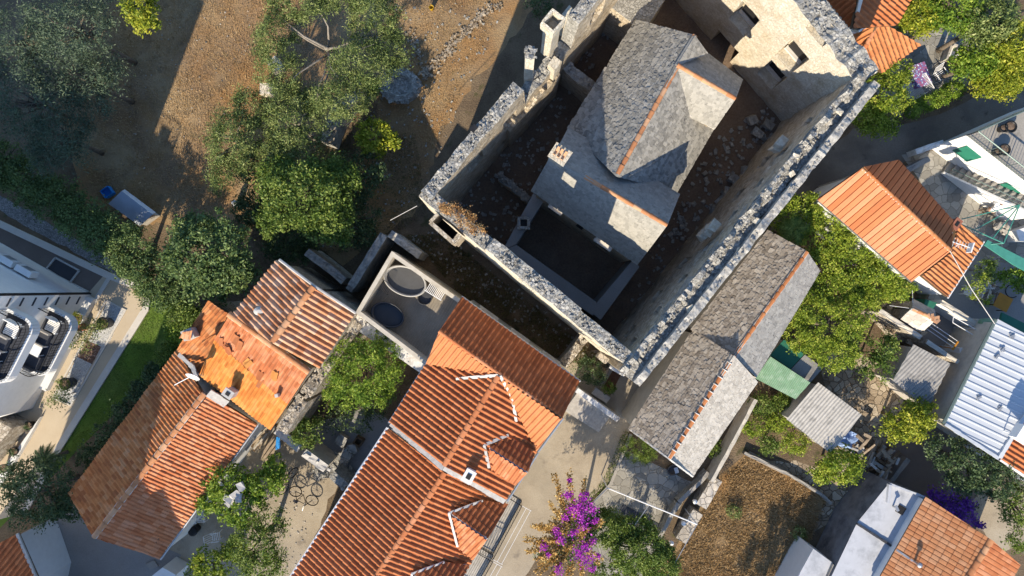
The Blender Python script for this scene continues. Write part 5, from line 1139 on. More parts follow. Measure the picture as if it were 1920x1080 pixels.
    roofs(t, [([(1870, 598), (1985, 660), (1920, 775), (1871, 857), (1772, 793)], pl)], 'ribsheet', 'metal_white', .2, 'plaster')
    gutter(t, [P(1867, 599, 3.3), P(1769, 794, 3.3)], 'green_metal', .09)
    mb = MB(); strip(mb, [up(onpl(1771, 795, pl), .06), up(onpl(1871, 859, pl), .06)], .16, .1); strip(mb, [up(onpl(1872, 857, pl), .08), up(onpl(1922, 775, pl), .08)], .2, .12); mb.build('verge_sheet', 'metal_white', t)
    mb = MB(); c = onpl(1893, 808, pl); mb.box(c+Vector((0, 0, 1.0)), (.9, .75, .55), math.radians(-33), 0, .01); mb.tube([c+Vector((-.3, 0, 0)), c+Vector((-.3, 0, .8))], .03, 5); mb.tube([c+Vector((.3, 0, 0)), c+Vector((.3, 0, .8))], .03, 5); mb.build('rooftop_tank', 'pale_plastic', t)
    for px, py in ((1833, 745), (1872, 766), (1867, 668), (1877, 655), (1895, 630)):
        mb = MB(); c = onpl(px, py, pl); mb.box(c+Vector((0, 0, .08)), (.3, .1, .05), R.uniform(0, 3)); mb.box(c+Vector((0, 0, .12)), (.1, .26, .05), R.uniform(0, 3)); mb.build('roof_bracket', 'steel', t)
    t = thing('tiled_house', 'dark red tiled roof joined to the white metal roof at the right edge', 'house', P(1930, 840, 0)); pl = slope((1940, 905), (2000, 800), 3.2, (1897, 812), 3.7)
    roofs(t, [([(1873, 859), (1924, 775), (2030, 845), (1985, 932)], pl)], 'modern', 'tile_red', .2)
    mb = MB(); p, q_ = onpl(1874, 862, pl), onpl(1984, 934, pl); strip(mb, [up(p, .0), up(q_, 0)], .1, .14); mb.build('verge', 'white_wall', t)
    # white flat roof + tile house bottom right
    t = thing('white_house', 'house with stained white flat roof and orange tiled gable at the bottom right', 'house', P(1720, 1020, 0))
    mb = MB(); mb.prism(PP([(1668, 905), (1735, 931), (1645, 1110), (1545, 1110), (1607, 980)], 2.6), 0, 2.6, 0, 1); mb.build('wall', ['stain_shade', 'roof_white'], t)
    mb = MB(); strip(mb, [P(1607, 982, 2.65), P(1700, 1042, 2.65)], .12, .12); mb.build('roof_upstand', 'tub_dark', t)
    mb = MB(); strip(mb, [P(1668, 908, 2.7), P(1664, 942, 2.7)], .14, .2); strip(mb, [P(1668, 907, 2.7), P(1734, 932, 2.7)], .1, .14); mb.build('roof_kerb', 'roof_white', t)
    mb = MB(); c = P(1689, 956, 2.62); mb.box((c.x, c.y, 2.62), (.42, .42, .06), -.55); mb.build('skylight', 'dark', t)
    mb = MB(); c = P(1676, 950, 2.7); mb.tube([(c.x, c.y, 2.6), (c.x, c.y, 3.0)], .05, 8); mb.box((c.x, c.y, 3.0), (.14, .3, .05), .4); mb.build('vent_pipe', 'steel', t)
    w_ = slope((1735, 931), (1650, 1080), 3.25, (1831, 1048), 4.5); e_ = slope((1910, 1058), (1882, 1105), 3.5, (1831, 1048), 4.5)
    roofs(t, [([(1735, 931), (1857, 1011), (1795, 1110), (1633, 1110)], w_, 'french', 'tile_sun'), ([(1857, 1011), (1911, 1058), (1880, 1110), (1795, 1110)], e_, 'french', 'tile_pink')], 'french', 'tile_pink', .2)
    ridge('ridge_tiles', up(onpl(1857, 1012, w_), .07), up(onpl(1797, 1108, w_), .07), 'ridge', t, .15, .4)
    mb = MB(); c = onpl(1713, 1052, w_); mb.tube([c, c+Vector((0, 0, .5))], .06, 8); mb.lathe(c+Vector((0, 0, .5)), [(.13, 0), (.13, .1), (.04, .18)], 10); mb.build('roof_vent', 'steel', t); mb = MB(); strip(mb, [up(onpl(1680, 1030, w_), .07), up(onpl(1710, 1051, w_), .07)], .1, .06); mb.build('flashing', 'steel', t)
    t = thing('outbuilding', 'small white flat-roofed outbuilding with a grey slab beside the dry plot', 'outbuilding', P(1530, 1070, 0)); mb = MB(); mb.prism(PP([(1525, 1029), (1572, 1063), (1540, 1110), (1480, 1110)], 2.2), 0, 2.2, 0, 1); mb.build('wall', ['white_wall', 'roof_white'], t)
    mb = MB(); mb.prism(PP([(1562, 1058), (1600, 1085), (1585, 1110), (1540, 1110)], 2.4), 2.21, 2.4); mb.build('roof_slab', 'concrete', t)

right_houses()

def hotel():
    t = thing('hotel', 'tall white hotel with rounded balconies stacked on its sunlit face', 'hotel', P(80, 640, 0))
    b = PP([(172, 552), (-120, 386), (-500, 950), (62, 765)], 0); mb = MB(); mb.prism(b, 0, 10.6); mb.build('wall', 'white_wall', t)
    F0, F1 = b[0], b[3]; d = (F1-F0).normalized(); n = Vector((-d.y, d.x, 0)); n = n if n.x > 0 else -n; an = math.atan2(d.y, d.x)
    G0, G1 = b[0], b[1]; g = (G1-G0).normalized(); gn = Vector((-g.y, g.x, 0)); gn = gn if gn.y > 0 else -gn
    mb = MB(); c = F0+gn*.01; mb.box((F0.x+gn.x*.03+g.x*.06, F0.y+gn.y*.03+g.y*.06, 5.3), (.14, .07, 10.4), math.atan2(g.y, g.x)); mb.build('downpipe', 'black_metal', t)
    for i in range(9):
        mb = MB(); c = F0+d*(.35+.0*i)+n*.02; mb.box((c.x, c.y, 1.0+i*.9), (.45, .03, .1), an); mb.build('wall_strip', 'cushion', t)  # thin dark strips stacked up the face near its corner
    mb = MB(); c = (F0+F1)/2; mb.box((c.x+n.x*.2-d.x*.6, c.y+n.y*.2-d.y*.6, .2), ((F1-F0).length*.8, .4, .4), an); mb.build('plinth', 'white_wall', t)
    for k, s in enumerate((2.0, 3.1)):
        mb = MB(); c = G0+g*s+gn*.28; mb.box((c.x, c.y, 3.0), (.9, .32, .62), math.atan2(g.y, g.x), 0, .006); ac = mb.build('air_conditioner', 'pale_plastic', t)
        mb = MB(); mb.box((c.x+gn.x*.17, c.y+gn.y*.17, 3.0), (.5, .02, .48), math.atan2(g.y, g.x)); mb.build('fan_grille', 'steel', ac)
    for z in (3.0, 6.0):
        s0, s1, dp, r = .75, 4.05, 1.5, .55; out = []
        def q(s, y, zz=z): v = F0+d*s+n*y; return Vector((v.x, v.y, zz))
        path = [(s0, 0)]+[(s0+r-r*math.cos(a), dp-r+r*math.sin(a)) for a in np.linspace(0, math.pi/2, 7)]+[(s1-r+r*math.sin(a), dp-r+r*math.cos(a)) for a in np.linspace(0, math.pi/2, 7)]+[(s1, 0)]
        mb = MB(); mb.prism([q(s, y) for s, y in path], z-.25, z); mb.build('balcony', 'white_wall', t); bal = t.children[-1] if False else COL.objects[-1]
        mb = MB(); pin = [(s*1.0, y) for s, y in path]
        for (a0, a1), (b0, b1) in zip(path[:-1], path[1:]):
            p, w = q(a0, a1), q(b0, b1); c = (p+w)/2; dd = w-p; mb.box((c.x, c.y, z-.05), (dd.length*1.02, .14, .56), math.atan2(dd.y, dd.x))
        mb.build('balcony_rim', 'white_wall', bal)
        mb = MB(); cs = ((s0+s1)/2, dp/2); mb.prism([q(cs[0]+(s-cs[0])*.93, y*.93, z) for s, y in path], z+.002, z+.02); mb.build('balcony_floor', 'cushion', bal)
        mb = MB(); pts = [q(s, y) for s, y in path]
        for a, c in zip(pts[:-1], pts[1:]):
            m = max(1, int((c-a).length/.15))
            for k in range(m): p = a.lerp(c, k/m); mb.tube([up(p, .2), up(p, 1.0)], .011, 4)
        mb.tube([up(p, 1.0) for p in pts], .024, 6); mb.tube([up(p, .62) for p in pts], .012, 4); mb.build('railing', 'black_metal', bal)
        lb = 'lower' if z < 4 else 'upper'
        def fur(name, label, cat, s, y, parts):
            c = q(s, y); tt = thing(name, label, cat, c)
            for nm, mat, bx in parts:
                mb = MB()
                for (ox, oy, oz, sx, sy, sz) in bx: v = c+d*ox+n*oy; mb.box((v.x, v.y, z+.02+oz), (sx, sy, sz), an)
                mb.build(nm, mat, tt)
        fur('lounge_chair', 'white slatted lounge chair on the %s hotel balcony' % lb, 'chair', 1.45, .7, [('seat', 'pale_plastic', [(0.08*k-.3, 0, .34, .05, .62, .04) for k in range(8)]), ('backrest', 'pale_plastic', [(-.42, 0, .55, .05, .62, .5)])]+[('leg', 'pale_plastic', [(x, y, .17, .05, .05, .34)]) for x in (-.3, .3) for y in (-.26, .26)])
        fur('armchair', 'dark cushioned armchair on the %s hotel balcony' % lb, 'chair', 2.2, .55, [('seat', 'cushion', [(0, 0, .3, .6, .6, .22)]), ('armrest', 'wood_grey', [(-.34, 0, .45, .07, .62, .3)]), ('armrest', 'wood_grey', [(.34, 0, .45, .07, .62, .3)]), ('backrest', 'cushion', [(0, -.32, .55, .6, .08, .5)])])
        fur('side_table', 'small white table on the %s hotel balcony' % lb, 'table', 2.85, .6, [('tabletop', 'pale_plastic', [(0, 0, .5, .6, .5, .04)])]+[('leg', 'pale_plastic', [(x, y, .24, .04, .04, .48)]) for x in (-.25, .25) for y in (-.2, .2)])
        fur('corner_sofa', 'dark corner sofa at the far end of the %s hotel balcony' % lb, 'sofa', 3.5, .6, [('seat', 'cushion', [(0, 0, .25, .7, .7, .3)]), ('backrest', 'cushion', [(.36, 0, .5, .1, .7, .5)])])
    # stone-clad wing and off-frame blocks of the hotel that throw the long shadows
    t = thing('stone_wing', 'low stone-clad hotel wing with rough pale facing at the left edge', 'building', P(0, 840, 0)); mb = MB(); mb.prism(PP([(62, 792), (-150, 680), (-200, 1000), (-10, 880)], 0), 0, 1.7); mb.build('wall', 'rubble_warm', t)
    mb = MB(); mb.prism(PP([(75, 782), (62, 806), (0, 912), (-14, 905)], .3), 0, .3); mb.build('plinth', 'white_wall', t)
    t = thing('neighbouring_block', 'tall pale block just beyond the lower left edge that throws the long shadows', 'building', (-28, -20, 0)); mb = MB()
    mb.prism([(-28.6, -17), (-25.5, -17), (-25.5, -34), (-28.6, -34)], 0, 9.0); mb.prism([(-25.4, -17), (-22.2, -17), (-22.2, -34), (-25.4, -34)], 0, 11.6); mb.prism([(-22.1, -17.5), (-20.3, -17.5), (-20.3, -34), (-22.1, -34)], 0, 9.2); mb.build('wall', 'white_wall', t)
    t = thing('tiled_house', 'red ribbed tile roof corner poking in at the lower left corner', 'house', P(20, 1060, 0)); pl = slope((-60, 1050), (30, 1130), 2.6, (70, 1060), 3.1)
    roofs(t, [([(33, 1000), (75, 1095), (70, 1140), (-120, 1140), (-60, 1050)], pl)], 'modern', 'tile_red', .2)
    mb = MB(); strip(mb, [up(onpl(34, 1000, pl), .05), up(onpl(75, 1096, pl), .05)], .14, .1); mb.build('verge', 'cement', t)
hotel()
# ---------------------------------------------------------------- trees and shrubs
def T(label, px, py, z, blobs, mat, ncl, per=40, leaf=.1, cr=.3, name='tree', cat='tree', group=None, **k):
    """blobs given in photo pixels about (px,py): (dx, dy, dz metres, rx px, ry px, rz metres)"""
    s = (H-z)/F
    b = [(q[0]*s, -q[1]*s, q[2], q[3]*s, q[4]*s, q[5]) for q in blobs]
    return tree(name, label, cat, px, py, z, b, mat, leaf, ncl, per, cr, group, **k)
def plant_all():
    g = 'dark trees in the hotel shadow'
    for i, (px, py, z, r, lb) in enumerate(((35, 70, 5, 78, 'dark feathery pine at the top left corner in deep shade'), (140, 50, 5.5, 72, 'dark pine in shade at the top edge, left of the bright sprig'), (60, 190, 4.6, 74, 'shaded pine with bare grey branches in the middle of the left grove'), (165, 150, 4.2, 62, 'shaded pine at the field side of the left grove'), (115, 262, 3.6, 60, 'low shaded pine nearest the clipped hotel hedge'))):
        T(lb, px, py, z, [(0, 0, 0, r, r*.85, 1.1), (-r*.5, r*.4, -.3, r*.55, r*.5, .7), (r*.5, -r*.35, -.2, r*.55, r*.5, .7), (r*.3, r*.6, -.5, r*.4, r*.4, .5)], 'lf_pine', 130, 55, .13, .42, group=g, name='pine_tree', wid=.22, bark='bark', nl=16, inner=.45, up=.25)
    T('bright sunlit sprig of a broadleaf tree at the top edge above the dark grove', 262, 12, 6.5, [(0, 0, 0, 26, 34, .7), (6, 32, -.2, 22, 16, .4)], 'lf_yellow', 60, 40, .15, .28, wid=.45, root=(340, -40))
    gh = 'clipped hedge bushes along the hotel drive'
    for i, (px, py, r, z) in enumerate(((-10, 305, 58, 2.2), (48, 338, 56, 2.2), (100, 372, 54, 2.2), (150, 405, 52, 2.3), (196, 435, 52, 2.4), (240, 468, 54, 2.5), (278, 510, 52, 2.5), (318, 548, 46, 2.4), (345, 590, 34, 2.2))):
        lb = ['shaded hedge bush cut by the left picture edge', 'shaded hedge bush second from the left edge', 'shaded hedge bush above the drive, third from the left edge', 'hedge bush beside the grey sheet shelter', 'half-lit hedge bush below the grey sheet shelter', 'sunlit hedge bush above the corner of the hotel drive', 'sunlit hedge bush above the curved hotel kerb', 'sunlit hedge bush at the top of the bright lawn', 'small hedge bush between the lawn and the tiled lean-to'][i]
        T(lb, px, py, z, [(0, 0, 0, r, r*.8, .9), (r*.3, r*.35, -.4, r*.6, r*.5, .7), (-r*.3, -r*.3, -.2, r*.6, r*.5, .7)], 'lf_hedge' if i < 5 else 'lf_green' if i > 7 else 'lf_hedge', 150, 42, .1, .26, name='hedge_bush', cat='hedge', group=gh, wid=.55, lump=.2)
    T('large glossy round-crowned tree lit from below, between the hedge and the tiled houses', 395, 472, 4.6, [(0, 0, 0, 80, 66, 1.5), (-50, 20, -.4, 50, 44, 1), (40, 38, -.6, 46, 40, 1), (-40, -45, -.5, 40, 30, .8), (-10, 60, -.8, 60, 30, .8)], 'lf_hedge', 330, 44, .15, .3, wid=.5)
    gl = 'low hedge plants along the lawn edge'  # leaf tone darkens down the row: the lawn shadow put into colour
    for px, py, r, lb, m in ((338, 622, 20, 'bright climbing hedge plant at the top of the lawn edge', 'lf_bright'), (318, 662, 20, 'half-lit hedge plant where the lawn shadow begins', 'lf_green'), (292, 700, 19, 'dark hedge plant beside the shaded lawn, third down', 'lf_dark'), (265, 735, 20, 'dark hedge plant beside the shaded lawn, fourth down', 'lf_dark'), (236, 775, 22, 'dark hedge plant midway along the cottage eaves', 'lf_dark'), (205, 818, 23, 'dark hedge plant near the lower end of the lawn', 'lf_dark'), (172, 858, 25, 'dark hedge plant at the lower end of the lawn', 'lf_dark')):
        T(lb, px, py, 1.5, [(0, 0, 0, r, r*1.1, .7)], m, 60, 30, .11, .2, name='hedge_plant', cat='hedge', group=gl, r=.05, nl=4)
    T('broad dark shrub tree at the lower left with one sunlit side', 75, 925, 3.2, [(0, 0, 0, 66, 60, 1.2), (-40, -25, -.1, 30, 40, .8), (45, 25, -.5, 40, 30, .7)], 'lf_dark', 260, 42, .11, .3)
    # small palms
    def palm(label, px, py, z, r, mat='lf_dark', n=18):
        c = P(px, py, z); th = thing('palm', label, 'palm', (c.x, c.y, 0)); C = []; K = []; fr = MB()
        for i in range(n):
            a = 6.283*i/n+R.uniform(-.15, .15); ln = r*R.uniform(.75, 1.1); el = R.uniform(.1, .9); pts = []
            for k in range(7): t = k/6; pts.append(c+Vector((math.cos(a)*ln*t, math.sin(a)*ln*t, ln*(el*t-.9*t*t))))
            fr.tube(pts, [.02*(1-.12*k) for k in range(7)], 4)
            side = Vector((-math.sin(a), math.cos(a), 0))
            for k in range(1, 26):
                t = k/26; f = pts[min(5, int(t*6))].lerp(pts[min(6, int(t*6)+1)], t*6-int(t*6)); l = .28*ln*math.sin(math.pi*min(1, t*.9+.12))
                for s in (-1, 1): C.append((f, f+side*s*l+Vector((math.cos(a), math.sin(a), -.3))*l*.6))
        mb = MB()
        for p, q in C:
            d = (q-p); w = d.cross(Vector((0, 0, 1))).normalized()*.018; mb.add([p-w, p+w, q], [(0, 1, 2)], (R.random(), R.random()))
        mb.build('frond', mat, th); fr.build('frond_rib', 'lf_green', th); m = MB(); m.tube([(c.x, c.y, 0), (c.x+.03, c.y, z*.5), c], [.12, .1, .1], 8); m.build('trunk', 'bark', th)
    palm('small dark palm at the lower end of the hotel paving', 86, 862, 1.8, .95)
    palm('dark green palm rising from the ivy beside the long stone house', 1489, 428, 3.4, 1.0, 'lf_green')
    # grove between the field and the fortress
    T('large pale olive tree at the top with bare grey limbs in its open middle', 608, 85, 5.2, [(-92, 5, -.3, 42, 90, 1.1), (70, 35, 0, 66, 48, 1.1), (95, -55, .1, 50, 40, .9), (30, 100, -.2, 52, 40, .9), (-45, -80, .2, 60, 36, .9), (40, -85, .2, 50, 30, .8), (125, 5, -.2, 40, 34, .8)], 'lf_olive', 620, 66, .115, .28, name='olive_tree', wid=.26, bark='bark_pale', r=.15, nl=13, inner=.6)
    T('feathery olive tree at the edge of the dry field, left of the other olives', 440, 262, 4.4, [(0, 0, 0, 52, 62, 1.1), (-25, 55, -.3, 32, 40, .7), (28, -62, -.2, 36, 34, .7)], 'lf_olive', 260, 58, .115, .28, name='olive_tree', wid=.26, bark='bark_pale', nl=18, inner=.5)
    T('darker olive tree between the feathery one and the curved old wall', 552, 235, 4.2, [(0, 0, 0, 62, 66, 1.1), (10, -58, -.3, 38, 30, .7), (-40, 55, -.3, 34, 44, .8)], 'lf_olive', 310, 56, .115, .28, name='olive_tree', wid=.28, bark='bark_pale', nl=16, inner=.5)
    T('sunlit broadleaf tree with fresh green crown below the olive grove', 572, 366, 4.8, [(0, 0, 0, 84, 62, 1.3), (45, 45, -.4, 44, 46, .9), (-50, -30, -.2, 46, 40, .9), (60, -35, -.5, 40, 40, .8), (-70, 50, -.7, 26, 30, .6)], 'lf_green', 420, 50, .125, .28, nl=12)
    T('small yellow-green tree standing alone in the shade near the fortress wall', 703, 255, 2.6, [(0, 0, 0, 32, 28, .7), (30, 8, -.2, 16, 14, .4), (-6, 26, -.2, 18, 14, .4)], 'lf_yellow', 75, 36, .15, .22, r=.06, nl=6)
    T('low yellow-green shrub beside the curved old wall', 690, 160, 1.2, [(0, 0, 0, 22, 16, .5)], 'lf_bright', 34, 30, .11, .2, name='shrub', cat='shrub', r=.03, nl=5)
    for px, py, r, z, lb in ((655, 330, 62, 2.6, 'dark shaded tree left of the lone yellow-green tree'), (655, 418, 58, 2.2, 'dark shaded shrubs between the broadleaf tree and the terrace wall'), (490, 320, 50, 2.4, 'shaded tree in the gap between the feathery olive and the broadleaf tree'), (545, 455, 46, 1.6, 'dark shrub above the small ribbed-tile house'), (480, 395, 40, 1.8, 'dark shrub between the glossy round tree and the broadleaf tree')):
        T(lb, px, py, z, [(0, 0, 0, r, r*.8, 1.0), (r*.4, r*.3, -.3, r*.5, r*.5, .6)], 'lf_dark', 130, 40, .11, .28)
    T('dark shrub on the shaded court above the long fortress wall corner', 1012, 12, 1.2, [(0, 0, 0, 22, 20, .6)], 'lf_dark', 40, 30, .1, .2, name='shrub', cat='shrub', r=.03, nl=4)
    # courts round the central houses
    T('bright green acacia filling the court below the peeling terrace wall', 682, 690, 4.0, [(0, 0, 0, 66, 56, 1.3), (-40, 42, -.4, 40, 36, .9), (35, -20, -.2, 44, 40, .9), (-45, -30, -.3, 34, 30, .7), (20, 50, -.6, 40, 28, .7)], 'lf_bright', 300, 50, .12, .26, wid=.36, up=.8)
    T('small green tree behind the broken rubble wall', 573, 806, 2.2, [(0, 0, 0, 28, 32, .8)], 'lf_green', 60, 40, .12, .22, r=.06, nl=6)
    T('dark undergrowth in the shaded court under the acacia', 655, 785, 1.0, [(0, 0, 0, 55, 30, .6), (40, -30, 0, 40, 30, .5)], 'lf_dark', 80, 34, .1, .24, name='shrub', cat='shrub', r=.03, nl=5)
    T('sunlit citrus tree with yellow-green leaves beside the low cottage roof', 432, 930, 3.3, [(-8, -28, 0, 42, 34, .9), (-50, 8, -.2, 28, 24, .6), (18, 22, .0, 42, 36, .9), (-32, -62, -.3, 20, 26, .5), (60, -20, -.2, 34, 30, .8), (80, -50, -.5, 20, 24, .5)], 'lf_bright', 250, 40, .14, .24, bark='bark_pale', nl=14)
    T('darker garden tree below the citrus tree at the bottom edge', 480, 1020, 3.2, [(0, 0, 0, 50, 46, 1), (20, -40, -.2, 36, 30, .8), (10, 40, -.2, 46, 30, .8)], 'lf_green', 210, 42, .1, .25)
    T('olive-green shrub tree at the bottom edge in front of the grey terrace', 398, 1062, 2.8, [(0, 0, 0, 40, 34, .8), (-10, 30, 0, 40, 24, .7), (40, -25, -.3, 26, 20, .5)], 'lf_ivy', 130, 40, .12, .25)
    # right-hand gardens
    T('ivy-covered pergola mass along the smooth orange roof', 1590, 480, 2.9, [(-40, -62, .5, 50, 26, .5), (10, -20, .5, 50, 28, .5), (58, 22, .5, 44, 28, .5), (92, 60, .4, 26, 22, .4), (-80, -92, .4, 34, 22, .5), (-95, -75, 0, 50, 34, .6), (-50, -30, .1, 60, 40, .7), (0, 10, .1, 64, 46, .7), (50, 45, 0, 54, 40, .6), (-10, 60, -.2, 60, 36, .6), (85, 62, -.3, 28, 22, .4), (-120, -60, -.2, 26, 30, .5)], 'lf_ivy', 820, 46, .1, .22, name='ivy_pergola', cat='pergola', lump=.14, up=1.0, nl=12)
    T('square ivy-covered bower between the long stone house and the garden path', 1556, 608, 3.0, [(0, 0, 0, 72, 60, .8), (-40, -35, -.1, 44, 34, .6), (10, 55, -.1, 48, 32, .6), (45, -30, 0, 44, 36, .6), (-50, 25, -.2, 36, 30, .5), (20, -75, -.2, 60, 26, .5)], 'lf_ivy', 560, 46, .095, .2, name='ivy_bower', cat='pergola', lump=.12, up=1.0, nl=10)
    T('small citrus tree in the flagged garden next to the white bucket', 1652, 668, 2.2, [(6, -16, 0, 26, 26, .7), (-10, 22, -.1, 26, 30, .7)], 'lf_green', 80, 38, .12, .22, r=.06, nl=7)
    T('yellow-green tree between the white metal roof and the flagged path', 1706, 792, 2.8, [(0, 0, 0, 42, 36, .9), (28, -14, -.2, 30, 26, .6), (-24, 12, -.2, 26, 24, .6)], 'lf_yellow', 120, 42, .13, .25, r=.08)
    T('dark shaded tree under the edge of the white metal roof', 1828, 872, 3.0, [(0, 0, 0, 66, 44, 1), (-45, -30, -.2, 40, 30, .7), (40, 30, -.2, 44, 32, .8), (-10, 30, -.3, 40, 26, .6)], 'lf_dark', 240, 42, .11, .26)  # shadow on this crown is put into its dark leaf colour
    T('green shrub tree at the right edge beside the small lit yard', 1908, 950, 2.3, [(0, 0, 0, 36, 40, .8), (10, 60, -.2, 30, 26, .6)], 'lf_green', 100, 40, .11, .25)
    T('round lemon tree between the clean corrugated shed and the woodpile', 1576, 872, 2.2, [(0, 0, 0, 38, 32, .9), (-26, 14, -.3, 22, 20, .5)], 'lf_ivy', 110, 42, .13, .24, r=.07, nl=8)
    for px, py, r, lb in ((1428, 762, 24, 'leafy vegetable shrub nearest the green shed'), (1416, 800, 26, 'leafy vegetable shrub along the thin garden wall'), (1458, 790, 26, 'leafy vegetable shrub in the middle of the bed'), (1490, 830, 26, 'leafy vegetable shrub under the clean corrugated shed'), (1440, 835, 18, 'small leafy plant at the plot end of the vegetable bed'), (1470, 755, 20, 'leafy plant beside the corner of the clean shed')):
        T(lb, px, py, .8, [(0, 0, 0, r, r*.8, .5)], 'lf_ivy' if r > 24 else 'lf_green', 60, 30, .09, .2, name='shrub', cat='shrub', group='plants in the vegetable bed', r=.02, nl=5)
    T('spiky rosemary bush at the gable foot of the long stone house', 1196, 843, .8, [(0, 0, 0, 30, 24, .5), (18, 12, 0, 16, 14, .3)], 'lf_green', 90, 40, .14, .18, name='rosemary_bush', cat='bush', wid=.14, r=.03, nl=6, up=.2)
    T('dense yellow-green shrub beside the bougainvillea and the stone patio', 1195, 1030, 2.4, [(0, 0, 0, 62, 40, .9), (-55, -40, -.1, 40, 36, .7), (40, 30, -.1, 40, 34, .7), (-10, -35, -.2, 50, 26, .6)], 'lf_green', 620, 50, .1, .2, lump=.15, name='shrub', cat='shrub')
    T('low bright shrub at the bottom edge under the bougainvillea', 1150, 1074, 1.6, [(0, 0, 0, 46, 22, .5)], 'lf_green', 70, 36, .1, .2, name='shrub', cat='shrub', r=.03, nl=5)
    T('weedy green plant in the alley behind the long stone house', 1341, 842, .4, [(0, 0, 0, 12, 16, .3)], 'lf_green', 24, 26, .09, .14, name='plant', cat='plant', r=.02, nl=3)
    T('dark evergreen shrub in the planted court above the house steps', 1106, 692, .9, [(0, 0, 0, 26, 24, .5), (10, 16, 0, 20, 14, .4)], 'lf_dark', 60, 34, .09, .2, name='shrub', cat='shrub', r=.03, nl=4)
    T('small green plant in the red-soil planter near the fortress corner', 1142, 728, .6, [(0, 0, 0, 12, 10, .3)], 'lf_green', 20, 26, .09, .14, name='plant', cat='plant', r=.02, nl=3)
    T('sunlit tree hugging the outside of the fortress corner', 1660, 182, 2.8, [(0, 0, 0, 42, 40, .9), (-28, 40, -.2, 32, 28, .7), (20, -48, -.1, 34, 30, .7), (-5, 52, -.4, 40, 18, .4)], 'lf_ivy', 230, 44, .11, .24)
    for i, (px, py) in enumerate(((1712, 205), (1738, 194), (1764, 182), (1788, 168))):
        T(['end of the low clipped hedge nearest the fortress tree', 'low clipped hedge piece behind the white bench', 'low clipped hedge piece below the patterned table', 'low clipped hedge piece where the big yellow-green trees begin'][i], px, py, .8, [(0, 0, 0, 19, 15, .45)], 'lf_bright', 60, 34, .08, .15, name='hedge_bush', cat='hedge', group='low hedge above the shaded road', r=.03, nl=4, lump=.1)
    for px, py, r, z, lb, m in ((1722, 28, 36, 3.6, 'yellow-green tree at the top edge next to the tiled gable', 'lf_yellow'), (1790, 20, 50, 4.2, 'yellow-green tree at the top edge above the corner patio', 'lf_bright'), (1858, 40, 52, 4.4, 'paler green tree at the top right corner', 'lf_olive'), (1905, 85, 48, 4.0, 'yellow-green tree at the right edge above the shaded road', 'lf_yellow'), (1835, 110, 46, 3.4, 'bright tree right of the white deck chair', 'lf_bright'), (1872, 146, 42, 3.2, 'bright yellow tree overhanging the shaded road', 'lf_yellow')):
        T(lb, px, py, z, [(0, 0, 0, r, r*.85, 1.0), (r*.45, r*.35, -.2, r*.55, r*.5, .7), (-r*.5, r*.2, -.2, r*.5, r*.5, .6)], m, 170, 44, .12, .26, group='trees in the top right garden')
    T('leafy shrub beside the teal awning strip', 1846, 505, 1.3, [(0, 0, 0, 22, 18, .5)], 'lf_green', 40, 32, .1, .2, name='shrub', cat='shrub', r=.03, nl=4)
    T('bright leafy shrub at the right edge below the teal awning', 1900, 522, 1.3, [(0, 0, 0, 34, 18, .5), (25, 12, 0, 24, 14, .4)], 'lf_bright', 70, 34, .12, .2, name='shrub', cat='shrub', r=.03, nl=4)
    T('half-bare pale-limbed tree in the right-hand yard', 1858, 540, 1.9, [(-22, -10, 0, 20, 14, .35), (-14, 20, 0, 18, 12, .3), (-28, 6, -.3, 16, 16, .3)], 'lf_ivy', 34, 26, .09, .16, bark='cement', r=.07, nl=16, root=(1866, 535))
    T('tree just beyond the bottom edge whose shadow falls on the dry plot', 1430, 1280, 4.0, [(0, 0, 0, 40, 60, 1.4), (-40, 30, -.4, 30, 34, .8), (30, -10, -.5, 30, 40, .8)], 'lf_dark', 150, 40, .12, .26)
    T('dead brown bush at the corner of the dry plot by the crazy-paved wall', 1352, 902, .5, [(0, 0, 0, 16, 20, .35)], 'lf_tan', 40, 22, .07, .2, name='dry_bush', cat='bush', r=.02, nl=8, wid=.2)
    for px, py, lb in ((1500, 1000, 'small green weed clump in the shaded side of the dry plot'), (1375, 960, 'small grey-green weed in the middle of the dry plot')):
        T(lb, px, py, .3, [(0, 0, 0, 14, 12, .2)], 'lf_olive', 22, 24, .08, .16, name='weed', cat='weed', r=.015, nl=4)
    # bougainvilleas
    th = thing('bougainvillea', 'tall bougainvillea with long tan branches and vivid purple flower clusters beside the lane', 'bougainvillea', P(1075, 1010, 0)); base = P(1078, 1006, 2.6)
    tips = [(1037, 891, 4.6), (1048, 925, 4.4), (1064, 886, 4.3), (1099, 896, 4.2), (1003, 984, 4.0), (1013, 982, 4.2), (1026, 984, 4.3), (984, 1014, 4.0), (987, 1032, 3.9), (1003, 1050, 3.8), (1010, 1078, 3.8), (1030, 1085, 3.6), (1062, 1088, 3.6), (1094, 1084, 3.4), (1124, 1058, 3.4), (1126, 974, 3.8), (1048, 956, 4.4), (1036, 970, 4.2), (1072, 940, 4.6), (1110, 1020, 3.8), (1020, 1010, 4.2), (1000, 1020, 4.0), (1042, 1060, 4.0), (1085, 985, 4.6), (1030, 940, 4.3), (1060, 1030, 4.2), (1095, 1000, 4.2), (1018, 1045, 4.0)]
    br = MB(); C = []; K = []
